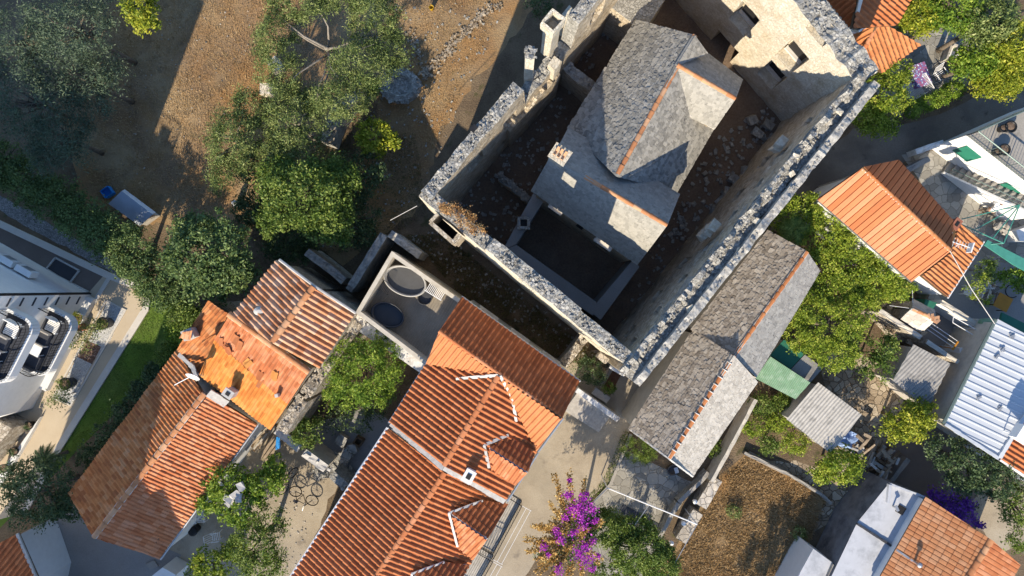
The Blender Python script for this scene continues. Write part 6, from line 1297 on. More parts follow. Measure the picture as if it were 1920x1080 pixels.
    for px, py, z in tips:
        for rep in range(2):
            t = P(px+R.uniform(-9, 9)*rep, py+R.uniform(-9, 9)*rep, z); m = base.lerp(t, .5)+Vector((0, 0, .5)); pts = [base*(1-u)**2+m*2*u*(1-u)+t*u*u for u in np.linspace(0, 1, 9)]
            if rep == 0: br.tube(pts, [.035-.0035*k for k in range(9)], 4)
            k = R.random()
            for u in np.linspace(.35 if rep == 0 else .55, 1, 34 if rep == 0 else 22):
                q = base*(1-u)**2+m*2*u*(1-u)+t*u*u; rr = .11*(1.15-u*.75)
                for _ in range(6): C.append(q+Vector((R.gauss(0, rr), R.gauss(0, rr), R.gauss(0, rr*.7)))); K.append(k)
    leaf_mesh('bract', np.array([tuple(c) for c in C]), .085, 'lf_bract', th, np.array(K), wid=.75); br.build('branch', 'bark', th)
    cl = [(1090, 945, 20, 4.6), (1072, 955, 14, 4.7), (1092, 985, 16, 4.6), (1110, 955, 12, 4.4), (1050, 1010, 12, 4.3), (1020, 1025, 10, 4.1), (1100, 1048, 20, 4.2), (1085, 1036, 14, 4.3), (1047, 1068, 11, 4.1), (1117, 976, 8, 4.2), (1112, 1014, 7, 4.1), (1064, 928, 10, 4.6), (1044, 995, 9, 4.3), (1094, 935, 11, 4.7), (1075, 1000, 9, 4.5), (1028, 1042, 6, 4.0), (1110, 1068, 8, 4.0), (1068, 900, 5, 4.4), (1090, 965, 12, 4.7), (1098, 1025, 10, 4.3), (1122, 1042, 5, 3.9), (1100, 925, 6, 4.4), (1060, 972, 8, 4.5)]
    C = []; K = []
    for px, py, r, z in cl:
        c = P(px, py, z); rr = r*.0265
        for _ in range(int(r*9)): C.append(c+Vector((R.gauss(0, rr*.42), R.gauss(0, rr*.42), R.gauss(0, rr*.4)))); K.append(R.random()*.4+.4)
    leaf_mesh('flower', np.array([tuple(c) for c in C]), .085, 'lf_purple', th, np.array(K), wid=.85)
    c = P(1075, 1000, 3.3); C, K, ce = blob_points([(c.x, c.y, c.z, 1.3, 1.5, .8), (c.x-.9, c.y-.9, c.z-.2, .9, .8, .5), (c.x+.4, c.y+.9, c.z, .8, .9, .6)], 130, 34, .28); leaf_mesh('foliage', C, .1, 'lf_dark', th, K); mb = MB(); limbs(mb, P(1080, 1004, 0), (c.x, c.y, 3.0), ce, .1, 10); mb.build('trunk', 'bark', th)
    th = thing('bougainvillea', 'deep violet bougainvillea in shade behind the orange tiled gable', 'bougainvillea', P(1785, 950, 0)); C = []; K = []
    for px, py, r, z in ((1752, 926, 14, 2.0), (1772, 938, 18, 2.2), (1792, 950, 20, 2.3), (1808, 965, 18, 2.3), (1815, 945, 10, 2.2), (1800, 980, 12, 2.2), (1832, 982, 7, 1.8), (1842, 986, 6, 1.7), (1825, 972, 8, 2.0)):
        c = P(px, py, z); rr = r*.028
        for _ in range(int(r*13)): C.append(c+Vector((R.gauss(0, rr*.6), R.gauss(0, rr*.6), R.gauss(0, rr*.4)))); K.append(R.random())
    leaf_mesh('flower', np.array([tuple(c) for c in C]), .1, 'lf_purple_dark', th, np.array(K), wid=.85); c = P(1788, 950, 1.5); C, K, ce = blob_points([(c.x, c.y, c.z, 1.1, .6, .6)], 50, 30, .25); leaf_mesh('foliage', C, .1, 'lf_dark', th, K); mb = MB(); limbs(mb, (c.x, c.y, 0), (c.x, c.y, 1.4), ce, .06, 8); mb.build('trunk', 'bark', th)
plant_all()
# ---------------------------------------------------------------- smaller things
def single(name, label, cat, mb, mat, group=None): return tag(mb.build(name, mat), label, cat, group)
def rail(a, b, ra=.02, n=5): mb = MB(); mb.tube([a, b], ra, n); return mb
def stone_walls():
    lowwall('rubble_wall', 'broad sunlit rubble wall top running down between the ribbed-tile house and the acacia court', [(662, 597), (606, 672), (556, 742), (518, 803)], 4.1, .62, 'rubble_warm', 'rubble_warm', .12, stones=16, r=(.05, .12))
    lowwall('court_wall', 'pale capped wall between the bicycle yard and the shaded court', [(513, 812), (565, 855), (616, 893)], 2.3, .45, 'plaster', 'cement', .05, stones=2)
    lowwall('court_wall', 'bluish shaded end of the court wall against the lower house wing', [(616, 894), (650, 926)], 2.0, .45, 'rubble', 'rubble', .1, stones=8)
    lowwall('retaining_wall', 'grey masonry wall bending around the corner of the roof terrace', [(664, 541), (726, 444), (792, 492)], 2.9, .42, 'rubble', 'cement_old', .05)
    lowwall('retaining_wall', 'grey masonry wall in shade behind the ribbed-tile house', [(570, 478), (606, 505), (648, 540), (668, 556)], 2.5, .42, 'rubble', 'cement_old', .05)
    mb = MB(); p = PP([(667, 590), (800, 684), (786, 698), (735, 662), (700, 640), (660, 612)], 3.9); mb.prism(p, 0, 3.9); single('peeling_wall', 'thick old wall with peeling white plaster below the roof terrace parapet', 'wall', mb, 'white_peel')
    mb = MB()
    for _ in range(46): c = P(668+R.uniform(-4, 16), 594+R.uniform(-6, 16), 4.0); mb.stone(c, R.uniform(.06, .14))
    tag(mb.build('rubble_heap', 'lime'), 'heap of pale broken stones where the terrace wall meets the rubble wall', 'rubble', None, 'stuff')
    # curved old wall in the grove
    lowwall('old_wall', 'curved old stone wall under the olives beside the shaded clearing', [(598, 262), (612, 222), (634, 188), (672, 150)][::-1], 1.5, .75, 'rubble', 'rubble_warm', .12, stones=10)
    mb = MB(); c = P(750, 160, .3)
    for k in range(40): a = k*.157*1.0; mb.stone((c.x+math.cos(a)*.95+R.uniform(-.15, .15), c.y+math.sin(a)*.8+R.uniform(-.15, .15), .18), R.uniform(.1, .2))
    mb.lathe((c.x, c.y, 0), [(1.15, 0), (1.0, .25), (.7, .28), (.55, .1)], 22, 1, .85); single('stone_ring', 'ruined round stone foundation half buried in the shade beside the rubble row', 'ruin', mb, 'rubble')
    mb = MB()
    for a, b, n in (((795, 140), (850, 85), 90), ((850, 85), (912, 22), 90), ((770, 60), (800, 150), 60), ((912, 22), (940, 5), 24)):
        for _ in range(n): q = P(*a).lerp(P(*b), R.random()); mb.stone((q.x+R.gauss(0, .16), q.y+R.gauss(0, .14), .05), R.uniform(.04, .1))
    tag(mb.build('rubble_row', 'rubble_earth'), 'row of tumbled pale stones crossing the dry slope', 'stones', None, 'stuff')
    lowwall('rubble_wall', 'short sunlit rubble wall end leaning on the fortress above the house steps', [(1062, 690), (1102, 640)], 1.6, .5, 'rubble_warm', 'rubble_warm', .25, stones=16, r=(.06, .13))
    mb = MB()
    for i, (px, py) in enumerate(((519, 126), (503, 170))):
        m = MB(); c = P(px, py, .5); m.box((c.x, c.y, .45), (.55, .7, .9), .5+i, 0, .06); single('stone_block', ['pale squared stone standing at the edge of the field beside the pale olive', 'smaller pale stone among the darker olives'][i], 'stone', m, 'castle_pale')
    # lane and garden walls on the right
    lowwall('flagstone_wall', 'broad low wall topped with crazy paving between the stone patio and the dry plot', [(1262, 1018), (1300, 955), (1336, 893)][::-1], .9, .62, 'rubble_warm', 'flags_light', .02, side=1)
    lowwall('garden_wall', 'thin rendered wall between the alley and the vegetable bed', [(1338, 905), (1376, 835), (1426, 742)], 1.3, .2, 'plaster', 'plaster', .03)
    lowwall('garden_wall', 'thin curved stone wall bending round the stone patio', [(1240, 1010), (1275, 945), (1318, 905), (1338, 880)], .7, .22, 'rubble', 'concrete', .03)
    lowwall('courtyard_wall', 'long beige-capped courtyard wall between the stone hut and the dark corrugated roof', [(1800, 676), (1730, 630), (1652, 578)], 2.3, .24, 'rubble_warm', 'plaster', .01)
    lowwall('white_wall', 'white wall with a beige coping dividing the two courtyards', [(1845, 612), (1800, 582), (1756, 556)], 1.7, .26, 'white_wall', 'plaster', .01)
    lowwall('path_wall', 'low stone kerb wall along the lower side of the woodpile', [(1700, 858), (1655, 918), (1618, 965), (1570, 1030)], .5, .28, 'concrete_grey', 'concrete', .03)
    lowwall('path_wall', 'stone edge wall between the flagged garden and the dry plot', [(1395, 852), (1480, 893), (1540, 930), (1566, 955)], .35, .16, 'rubble_warm', 'concrete', .05)
    lowwall('rockery', 'sunlit rough stones piled along the foot of the beige-capped wall', [(1718, 652), (1680, 634), (1640, 592)][::-1], .8, 1.0, 'rubble_warm', 'flags_warm', .25, stones=22, r=(.1, .22))
    mb = MB(); p, q = P(1404, 848, .12), P(1478, 884, .12)
    for k, o in enumerate((0, .25)): c = (p+q)/2; mb.box((c.x+o*.4, c.y-o, .1+k*.05), ((q-p).length*(1-.3*k), .14, .06), math.atan2((q-p).y, (q-p).x), 0, .01)
    single('plank', 'pale timber planks lying along the top edge of the dry plot', 'planks', mb, 'wood')
    for i, (px, py) in enumerate(((1301, 938), (1279, 978), (1257, 1015))):
        t = thing('wall_light', ['small white lamp on the crazy-paved wall, nearest the stone house', 'small white lamp in the middle of the crazy-paved wall', 'small white lamp at the bottom end of the crazy-paved wall'][i], 'lamp', P(px, py, .9), 'lamps on the crazy-paved wall'); c = P(px, py, .9)
        mb = MB(); mb.lathe(c, [(.07, 0), (.05, .05), (.05, .22), (.09, .24)], 10); mb.build('stem', 'cement', t); mb = MB(); mb.lathe(c+Vector((0, 0, .24)), [(.1, 0), (.13, .06), (.1, .14), (.03, .17)], 12); mb.build('shade', 'pale_plastic', t)
    for px, lb, h, w, m in (([(1716, 280), (1768, 262)], 'low whitewashed wall end beside the road above the stone-paved terrace', .9, .3, 'white_peel'), ([(1700, 314), (1740, 293)], 'low grey wall by the road at the corner of the orange roof', .8, .3, 'concrete_grey')):
        lowwall('road_wall', lb, px[::-1], h, w, m, m, .02)
    # steps from the lane
    t = thing('house_steps', 'pale worn steps with a white side wall at the corner of the central house', 'steps', P(1105, 745, 0)); a, b = P(1082, 735, 1.2), P(1146, 778, .2); a.z = b.z = 0; d = (b-a).normalized(); n = Vector((d.y, -d.x, 0)); ln = (b-a).length; N_ = 8; mb = MB()
    a = a-n*.0
    for k in range(N_): c = a+d*(ln*(k+.5)/N_)+n*.62; h = 1.44-k*.18; mb.box((c.x, c.y, h/2), (ln/N_*.99, 1.15, h), math.atan2(d.y, d.x), 0, .008)
    mb.build('tread', 'wood_grey', t); mb = MB(); c = (a+b)/2-n*.1; mb.box((c.x, c.y, .85), (ln*1.12, .28, 1.7), math.atan2(d.y, d.x), 0, .01, (0, 0)); mb.build('side_wall', 'white_peel', t)
    mb = MB(); c = P(1127, 742, .4); mb.box((c.x, c.y, .2), (1.0, .4, .4), math.radians(-34), 0, .02); single('stone_bench', 'pale stone bench slab beside the planted court above the steps', 'bench', mb, 'cement')
    lowwall('planter_wall', 'low boarded planter edge around the red soil by the fortress corner', [(1124, 722), (1148, 688)], .5, .16, 'wood', 'wood', .02)
    structure(patch('planter_soil', [(1132, 724), (1152, 690), (1166, 700), (1144, 742)], .03, 'red_soil', .02))
    mb = MB(); p = P(1143, 687, .7); q = P(1170, 703, .5); mb.tube([p, p.lerp(q, .5)+Vector((0, 0, .05)), q], .1, 8); single('white_pipe', 'thick white pipe lying by the planter at the fortress wall', 'pipe', mb, 'pale_plastic')
stone_walls()

def furniture():
    Z = Vector((0, 0, 1))
    # patio corner, top right
    t = thing('garden_table', 'garden table under a blue and white patterned cloth beside the fortress tree', 'table', P(1727, 140, 0)); c = P(1727, 140, .75); a = math.radians(-70); mb = MB(); mb.box((c.x, c.y, .75), (1.25, .85, .03), a); mb.box((c.x, c.y, .62), (1.27, .87, .24), a, 0, .02); mb.build('tablecloth', 'pattern', t)
    for sx in (-1, 1):
        for sy in (-1, 1): mb = MB(); q = Vector((c.x, c.y, 0))+Matrix.Rotation(a, 3, 'Z') @ Vector((sx*.52, sy*.32, 0)); mb.tube([(q.x, q.y, 0), (q.x, q.y, .52)], .03, 6); mb.build('leg', 'wood', t)
    def slat_chair(label, px, py, rot, mat='white_metal', w=.6, name='garden_chair', cat='chair', group=None, n=9, z0=0, lean=.25):
        c = P(px, py, z0+.45); th = thing(name, label, cat, (c.x, c.y, z0), group); m = Matrix.Rotation(rot, 3, 'Z')
        def W(x, y, z): v = m @ Vector((x, y, 0)); return Vector((c.x+v.x, c.y+v.y, z0+z))
        mb = MB()
        for k in range(n): mb.box(W(0, -w*.45+k*w*.9/(n-1), .44), (w, .035, .025), rot)
        mb.build('seat', mat, th); mb = MB()
        for k in range(n): mb.tube([W(-w/2+k*w/(n-1), w*.48, .46), W(-w/2+k*w/(n-1), w*.48+lean, .95)], .013, 4)
        mb.tube([W(-w/2, w*.48+lean, .95), W(w/2, w*.48+lean, .95)], .022, 5); mb.build('backrest', mat, th)
        for sx in (-1, 1): mb = MB(); mb.tube([W(sx*w*.52, -w*.45, .66), W(sx*w*.52, w*.5, .66)], .022, 5); mb.build('armrest', mat, th)
        for sx in (-1, 1):
            for sy in (-1, 1): mb = MB(); mb.tube([W(sx*w*.48, sy*w*.45, 0), W(sx*w*.48, sy*w*.45, .66 if sy < 0 else .5)], .018, 5); mb.build('leg', mat, th)
        return th
    slat_chair('white slatted garden bench half hidden by the fortress tree', 1713, 168, math.radians(-60), w=.95, name='garden_bench', cat='bench', n=13)
    slat_chair('white folding chair frame in the shade beside the patterned table', 1763, 141, math.radians(35), w=.55, n=6)
    t = thing('deck_chair', 'pale cane armchair with a white cushion at the edge of the corner patio', 'chair', P(1787, 106, 0)); c = P(1787, 106, .45); r = math.radians(-20); mb = MB(); mb.box((c.x, c.y, .4), (.75, .75, .1), r, 0, .01); mb.build('seat', 'wood', t); mb = MB(); mb.box((c.x+.05, c.y+.12, .5), (.55, .42, .12), r, 0, .02); mb.build('cushion', 'cloth_white', t)
    for ox, oy, sx, sy, nm in ((-.4, 0, .1, .8, 'armrest'), (.4, 0, .1, .8, 'armrest'), (0, .4, .8, .1, 'backrest')):
        v = Matrix.Rotation(r, 3, 'Z') @ Vector((ox, oy, 0)); mb = MB(); mb.box((c.x+v.x, c.y+v.y, .5 if nm == 'backrest' else .45), (sx, sy, .9 if nm == 'backrest' else .6), r, 0, .01); mb.build(nm, 'wood_grey', t)
    # roof terrace of the white house
    for i, (px, py) in enumerate(((1894, 238), (1882, 281), (1881, 241), (1870, 285))):
        r = (.3, .3, .2, .2)[i]; c = P(px, py, 3.5); t = thing('planter', ['large round black pot by the upper railing of the white terrace', 'large round black pot by the lower railing of the white terrace', 'small black pot beside the upper large pot on the terrace', 'small black pot beside the lower large pot on the terrace'][i], 'pot', (c.x, c.y, 3.2), 'black pots on the white house terrace')
        mb = MB(); mb.lathe((c.x, c.y, 3.2), [(r*.7, 0), (r, .35), (r*1.05, .38), (r*.85, .38), (r*.8, .3)], 20); mb.build('pot', 'black_metal', t, True); mb = MB(); mb.lathe((c.x, c.y, 3.2), [(r*.78, .305), (r*.3, .33), (.01, .335)], 16); mb.build('soil', 'soil', t)
    # green pipe frame
    t = thing('pipe_frame', 'pale green pipe frame of an empty awning over the right-hand yard', 'frame', P(1860, 420, 0)); z = 2.3; A_, B_, C_, D_ = P(1801, 420, z), P(1882, 456, z), P(1912, 384, z), P(1803, 411, z)
    for p, q in ((A_, B_), (B_, C_), (D_, C_), (P(1829, 430, z), C_), (P(1861, 447, z), C_), (B_, P(1858, 458, z-.3))): rail(p, q, .03).build('pipe', 'teal', t)
    for p in (A_, B_, C_): rail(Vector((p.x, p.y, 0)), p, .03).build('post', 'teal', t)
    mb = MB(); p = PP([(1846, 459), (1852, 450), (1990, 520), (1990, 545), (1900, 496)], 2.0); mb.prism(p, 1.9, 2.0); mb.build('awning', 'teal', thing('awning', 'teal sheet awning strip along the right-hand yard', 'awning', P(1900, 490, 0)))
    mb = MB(); p = PP([(1880, 586), (1990, 640), (1990, 690), (1873, 612)], 2.1); mb.prism(p, 1.95, 2.1); mb.build('awning', 'green_dark', thing('awning', 'dark teal awning tucked behind the white metal roof', 'awning', P(1930, 620, 0)))
    # washed things in the yard
    mb = MB(); c = P(1882, 396, .7); t = thing('washing_tub', 'white-rimmed oval basin beside the person in the yard', 'basin', (c.x, c.y, 0)); mb.lathe((c.x, c.y, .3), [(.3, 0), (.42, .35), (.46, .4), (.4, .38), (.3, .1)], 22, 1, .65, .4); mb.build('bowl', 'pale_plastic', t, True); mb = MB(); mb.box((c.x, c.y, .15), (.4, .3, .3)); mb.build('stand', 'wood_grey', t)
    mb = MB(); c = P(1893, 378, .8); t = thing('work_table', 'long white work table below the white stairs', 'table', (c.x, c.y, 0)); r = math.radians(14); mb.box((c.x, c.y, .8), (1.5, .45, .05), r); mb.build('tabletop', 'pale_plastic', t)
    for sx in (-1, 1): mb = MB(); v = Matrix.Rotation(r, 3, 'Z') @ Vector((sx*.65, 0, 0)); mb.box((c.x+v.x, c.y+v.y, .39), (.06, .4, .77), r); mb.build('leg', 'steel', t)
    mb = MB(); p = PP([(1905, 432), (1990, 405), (1990, 452), (1912, 452)], 1.0); mb.prism(p, 0, 1.0, 0, 1); tag(mb.build('white_ledge', ['white_wall', 'white_wall']), 'wide white masonry ledge at the right edge of the yard', 'ledge')
    mb = MB(); c = P(1878, 427, .4)
    for k in range(12): mb.box(c+Vector((R.uniform(-.5, .5), R.uniform(-.25, .25), R.uniform(-.2, .2))), (R.uniform(.2, .5), R.uniform(.1, .25), .08), R.uniform(0, 3), 0, .03, (R.uniform(-.4, .4), 0))
    tag(mb.build('scrap_pile', 'wood_grey'), 'pile of pale odds and ends under the green pipe frame', 'scrap', None, 'stuff')
    t = thing('amber_table', 'square amber-orange table in the right-hand yard', 'table', P(1880, 567, 0)); c = P(1881, 567, .75); r = math.radians(-28); mb = MB(); mb.box((c.x, c.y, .74), (.82, .82, .04), r, 0, .004); mb.build('tabletop', 'amber', t)
    for sx in (-1, 1):
        for sy in (-1, 1): mb = MB(); q = Vector((c.x, c.y, 0))+Matrix.Rotation(r, 3, 'Z') @ Vector((sx*.34, sy*.34, 0)); mb.tube([(q.x, q.y, 0), (q.x, q.y, .72)], .03, 6); mb.build('leg', 'wood_dark', t)
    slat_chair('dark slatted bench beside the amber table', 1849, 556, math.radians(-15), 'wood_dark', .75, 'yard_bench', 'bench')
    slat_chair('white chair under the annex gutter in the right-hand yard', 1817, 546, math.radians(-110), 'white_metal', .5)
    mb = MB(); c = P(1897, 546, .04); pts = [c+Vector((math.cos(a)*.36, math.sin(a)*.36, .01*a)) for a in np.linspace(0, 5.4, 30)]; mb.tube(pts, .025, 5); mb.tube([pts[0], pts[0]+Vector((.6, -.02, 0))], .025, 5); single('hose', 'dark hose looped on the yard floor near the amber table', 'hose', mb, 'black_metal')
    mb = MB(); p, q = P(1781, 470, 5.5), P(1865, 607, 3.5); mb.tube([p, p.lerp(q, .5)-Z*.15, q], .022, 5); single('overhead_cable', 'pale overhead cable from the orange roof peak to the white metal roof', 'cable', mb, 'cement')
    mb = MB(); p, q = P(782, 386, 6.0), P(732, 413, 5.0); mb.tube([p, q], .016, 4); single('overhead_cable', 'thin pale cable stub hanging off the fortress corner', 'cable', mb, 'cement')
    # courtyard by the metal roof
    t = thing('water_butt', 'pale green barrel lying at the corner of the white metal roof', 'barrel', P(1853, 607, 1.7)); c = P(1853, 607, 2.0); mb = MB(); q = MB(); q.lathe((0, 0, -.45), [(.2, 0), (.27, .06), (.29, .45), (.27, .84), (.2, .9)], 18); m = Matrix.Rotation(math.pi/2, 3, 'Y'); q.v = [tuple(m @ Vector(v)+c) for v in q.v]; q.build('drum', 'green_sheet', t, True); mb = MB(); mb.box((c.x, c.y, .85), (.8, .4, 1.7)); mb.build('stand', 'cement', t)
    for px, py, m, lb, r in ((1816, 633, 'blue_plastic', 'blue bucket on the courtyard floor', .2), (1825, 622, 'pale_plastic', 'white bucket beside the blue one in the courtyard', .19), (1661, 684, 'pale_plastic', 'white bucket under the small citrus tree', .2), (809, 15, 'lf_yellow_paint', 'small yellow bucket on the dry slope at the top edge', .13)):
        c = P(px, py, .2); t = thing('bucket', lb, 'bucket', (c.x, c.y, 0)); mb = MB(); mb.lathe((c.x, c.y, 0), [(r*.75, 0), (r, .34), (r*1.08, .36), (r*.92, .35), (r*.7, .04)], 18); mb.build('pail', m, t, True); mb = MB(); pts = [(c.x+math.cos(a)*r, c.y+.04, .36+math.sin(a)*r*.5) for a in np.linspace(0, math.pi, 9)]; mb.tube(pts, .008, 4); mb.build('handle', 'steel', t)
    t = thing('air_conditioner', 'white air-conditioning unit on the wall below the metal roof gutter', 'air conditioner', P(1812, 686, 1.2)); c = P(1812, 686, 1.6); r = math.radians(-64); mb = MB(); mb.box((c.x, c.y, 1.5), (.8, .36, .6), r, 0, .01); mb.build('casing', 'pale_plastic', t); mb = MB(); mb.lathe((c.x, c.y, 1.81), [(.17, 0), (.17, .012), (.02, .014)], 18); mb.build('fan_grille', 'black_metal', t)
    for px, py, w, h, lb in ((1822, 664, 1.0, .55, 'dark window hatch in a white frame below the metal roof gutter'), (1843, 637, .6, .35, 'small dark window hatch near the green barrel')):
        t = thing('window_hatch', lb, 'window', P(px, py, 0)); c = P(px, py, 1.6); r = math.radians(5); mb = MB(); mb.box((c.x, c.y, .8), (w*1.25, h*1.4, 1.6), r, 0, .005); mb.build('frame', 'white_wall', t); mb = MB(); mb.box((c.x+.04, c.y, 1.61), (w*.8, h, .03), r); mb.build('pane', 'dark', t)
    mb = MB(); p = PP([(1775, 705), (1803, 707), (1786, 745), (1761, 742)], 1.0); mb.prism(p, .9, 1.0); single('white_board', 'pale blue-white sheet lying flat between the dark corrugated roof and the metal roof', 'sheet', mb, 'metal_white')
    t = thing('drying_rack', 'white wall-hung drying lines along the beige-capped courtyard wall', 'drying rack', P(1765, 640, 0)); z = 1.9
    for o in (0, .16, .32): p, q = P(1738, 617, z), P(1788, 651, z); rail(p+Vector((o*.7, o, 0)), q+Vector((o*.7, o, 0)), .014, 4).build('line', 'white_metal', t)
    mb = MB(); p = P(1787, 653, z); mb.box((p.x+.12, p.y+.14, z), (.08, .55, .06), -.6); mb.tube([(p.x, p.y, 0), (p.x, p.y, z)], .025, 5); mb.build('bracket', 'amber', t)
    t = thing('drying_rack', 'white clothes-line frame in front of the white courtyard wall', 'drying rack', P(1810, 612, 0)); z = 1.9; A_, B_, C_ = P(1788, 594, z), P(1829, 617, z), P(1863, 614, z)
    for p, q in ((A_, B_), (B_, C_), (A_+Vector((-.05, -.3, 0)), B_+Vector((-.1, -.32, 0))), (A_, A_+Vector((-.05, -.3, 0)))): rail(p, q, .022, 5).build('bar', 'white_metal', t)
    rail(Vector((B_.x, B_.y, 0)), B_, .025).build('post', 'white_metal', t)
    mb = MB(); mb.prism(PP([(1736, 561), (1757, 568), (1745, 587), (1730, 577)], 1.6), 0, 1.6); single('garden_store', 'dark green storage box beside the stone hut', 'storage box', mb, 'green_dark')
    t = thing('log_stack', 'stack of cut stones and logs in the shade behind the stone hut', 'stack', P(1700, 560, 0)); 
    for k in range(8): mb = MB(); c = P(1700+R.uniform(-9, 9), 558+R.uniform(-6, 6), .3); mb.box((c.x, c.y, .2+R.random()*.3), (.4, .25, .3), R.uniform(0, 3), 0, .04); mb.build('log', 'wood_dark', t)
    for p, q, lb in (((1710, 530), (1712, 578), 'thin white washing line from the orange roof to the stone hut'), ((1668, 573), (1706, 578), 'thin white washing line across the corner by the ivy')):
        single('washing_line', lb, 'line', rail(P(*p, 2.6), P(*q, 2.6), .014, 4), 'white_metal')
    # woodpile and tarp
    t = thing('woodpile', 'long pile of sawn timber offcuts and boards on the walled garden path', 'woodpile', P(1633, 850, 0)); a, b = P(1598, 830, .5), P(1668, 878, .5); d = (b-a).normalized(); n = Vector((-d.y, d.x, 0))
    for k in range(80):
        c = a.lerp(b, R.random())+n*R.uniform(-.75, .75); mb = MB(); l = R.uniform(.3, 1.0); mb.box((c.x, c.y, R.uniform(.15, .85)), (l, R.uniform(.07, .2), R.uniform(.04, .12)), math.atan2(d.y, d.x)+(R.choice((0, 1.57, 1.57))+R.uniform(-.25, .25)), 0, .01, (R.uniform(-.2, .2), R.uniform(-.15, .15))); mb.build('board', R.choice(('wood', 'wood_grey', 'wood', 'wood_dark', 'cement')), t)
    mb = MB(); p = P(1591, 826, .8); V = []
    for i in range(8):
        for j in range(6): V.append((p.x+(i-3.5)*.17+j*.05, p.y+(j-2.5)*.2-(i-3)*.08, .45+.35*nz(i*.6, j*.7, 2)+.2*math.cos((i-3.5)*.5)))
    mb.add(V, [[i*6+j, i*6+j+1, (i+1)*6+j+1, (i+1)*6+j] for i in range(7) for j in range(5)]); single('tarpaulin', 'crumpled blue tarpaulin beside the clean corrugated shed roof', 'tarpaulin', mb, 'tarp')
    # frame over the stone patio
    t = thing('patio_frame', 'white metal pergola frame spanning the stone patio', 'pergola', P(1230, 980, 0)); z = 2.6; A_, B_, C_, D_ = P(1139, 915, z), P(1307, 983, z), P(1246, 1090, z), P(1098, 955, z)
    rail(A_, B_, .032, 6).build('beam', 'white_metal', t)
    for p, q in ((B_, C_), (A_, D_), (P(1217, 947, z), P(1190, 985, z))): rail(p, q, .022, 5).build('rod', 'steel', t)
    for p in (A_, B_): rail(Vector((p.x, p.y, 0)), p, .035).build('post', 'white_metal', t)
    mb = MB(); mb.prism(PP([(1168, 945), (1245, 988), (1238, 1003), (1160, 962)], .03), 0, .03); tag(mb.build('door_mat', 'cushion'), 'long dark blue mat on the shaded stone patio', 'mat')
    # yard with the bicycles
    def bicycle(label, px, py, rot, lean):
        c = P(px, py, .35); th = thing('bicycle', label, 'bicycle', (c.x, c.y, 0), 'bicycles in the shaded yard'); m = Matrix.Rotation(rot, 3, 'Z') @ Matrix.Rotation(lean, 3, 'X')
        def W(x, y, z): v = m @ Vector((x, y, z)); return Vector((c.x+v.x, c.y+v.y, v.z))
        for x in (-.52, .52):
            mb = MB(); mb.tube([W(x+math.cos(a)*.34, 0, .36+math.sin(a)*.34) for a in np.linspace(0, 6.283, 25)], .028, 6, caps=False); wh = mb.build('wheel', 'black_metal', th)
            mb = MB()
            for a in np.linspace(0, math.pi, 7)[:-1]: mb.tube([W(x+math.cos(a)*.33, 0, .36+math.sin(a)*.33), W(x-math.cos(a)*.33, 0, .36-math.sin(a)*.33)], .006, 3)
            mb.build('spokes', 'steel', wh)
        mb = MB()
        for p, q in (((-.52, 0, .36), (-.18, 0, .85)), ((-.52, 0, .36), (-.05, 0, .3)), ((-.05, 0, .3), (-.2, 0, .9)), ((-.18, 0, .82), (.36, 0, .82)), ((-.05, 0, .3), (.36, 0, .78)), ((.52, 0, .36), (.34, 0, .95))): mb.tube([W(*p), W(*q)], .02, 5)
        mb.build('frame', 'black_metal', th); mb = MB(); mb.tube([W(.36, -.3, 1.02), W(.32, 0, .98), W(.36, .3, 1.02)], .016, 5); mb.build('handlebar', 'steel', th); mb = MB(); mb.box(W(-.2, 0, .94), (.26, .13, .06), rot); mb.build('saddle', 'cushion', th)
    bicycle('black bicycle leaning in the yard with its wheel throwing a ring shadow', 572, 925, math.radians(-28), .5); bicycle('second dark bicycle propped nearer the garden trees', 545, 905, math.radians(60), -.45)
    t = thing('yard_table', 'weathered timber bench frame by the cottage eaves', 'bench', P(508, 838, 0)); a, b = P(492, 862, .5), P(530, 815, .5); d = b-a; n = Vector((-d.y, d.x, 0)).normalized()
    for k in range(3): mb = MB(); c = (a+b)/2+n*(k-1)*.2; mb.box((c.x, c.y, .5+.1*k), (d.length, .14, .06), math.atan2(d.y, d.x)+.05*k, 0, .01); mb.build('plank', 'wood', t)
    for s in (.1, .9): mb = MB(); c = a.lerp(b, s); mb.box((c.x, c.y, .23), (.1, .5, .46), math.atan2(d.y, d.x)); mb.build('leg', 'wood_dark', t)
    t = thing('timber_rack', 'rack of old boards under the edge of the bright orange roof', 'rack', P(485, 815, 0))
    for k in range(9): mb = MB(); c = P(478+k*3.2, 830-k*1.2+R.uniform(-8, 8), .6); mb.box((c.x, c.y, .35+R.random()*.5), (R.uniform(.8, 1.4), .1, .05), math.radians(52)+R.uniform(-.15, .15), 0, .01, (R.uniform(-.3, .3), 0)); mb.build('board', R.choice(('wood_grey', 'wood', 'wood_dark')), t)
    mb = MB(); c = P(518, 830, .8)
    mb.add([c+Vector((-.15, -.5, -.3)), c+Vector((.2, -.3, -.1)), c+Vector((.25, .4, .2)), c+Vector((.0, .3, 0))], [(0, 1, 2, 3)]); mb.add([c+Vector((-.15, -.5, -.32)), c+Vector((.2, -.3, -.12)), c+Vector((.25, .4, .18)), c+Vector((.0, .3, -.02))], [(3, 2, 1, 0)]); single('blue_sheet', 'blue cloth hanging at the end of the pale capped wall', 'cloth', mb, 'blue_plastic')
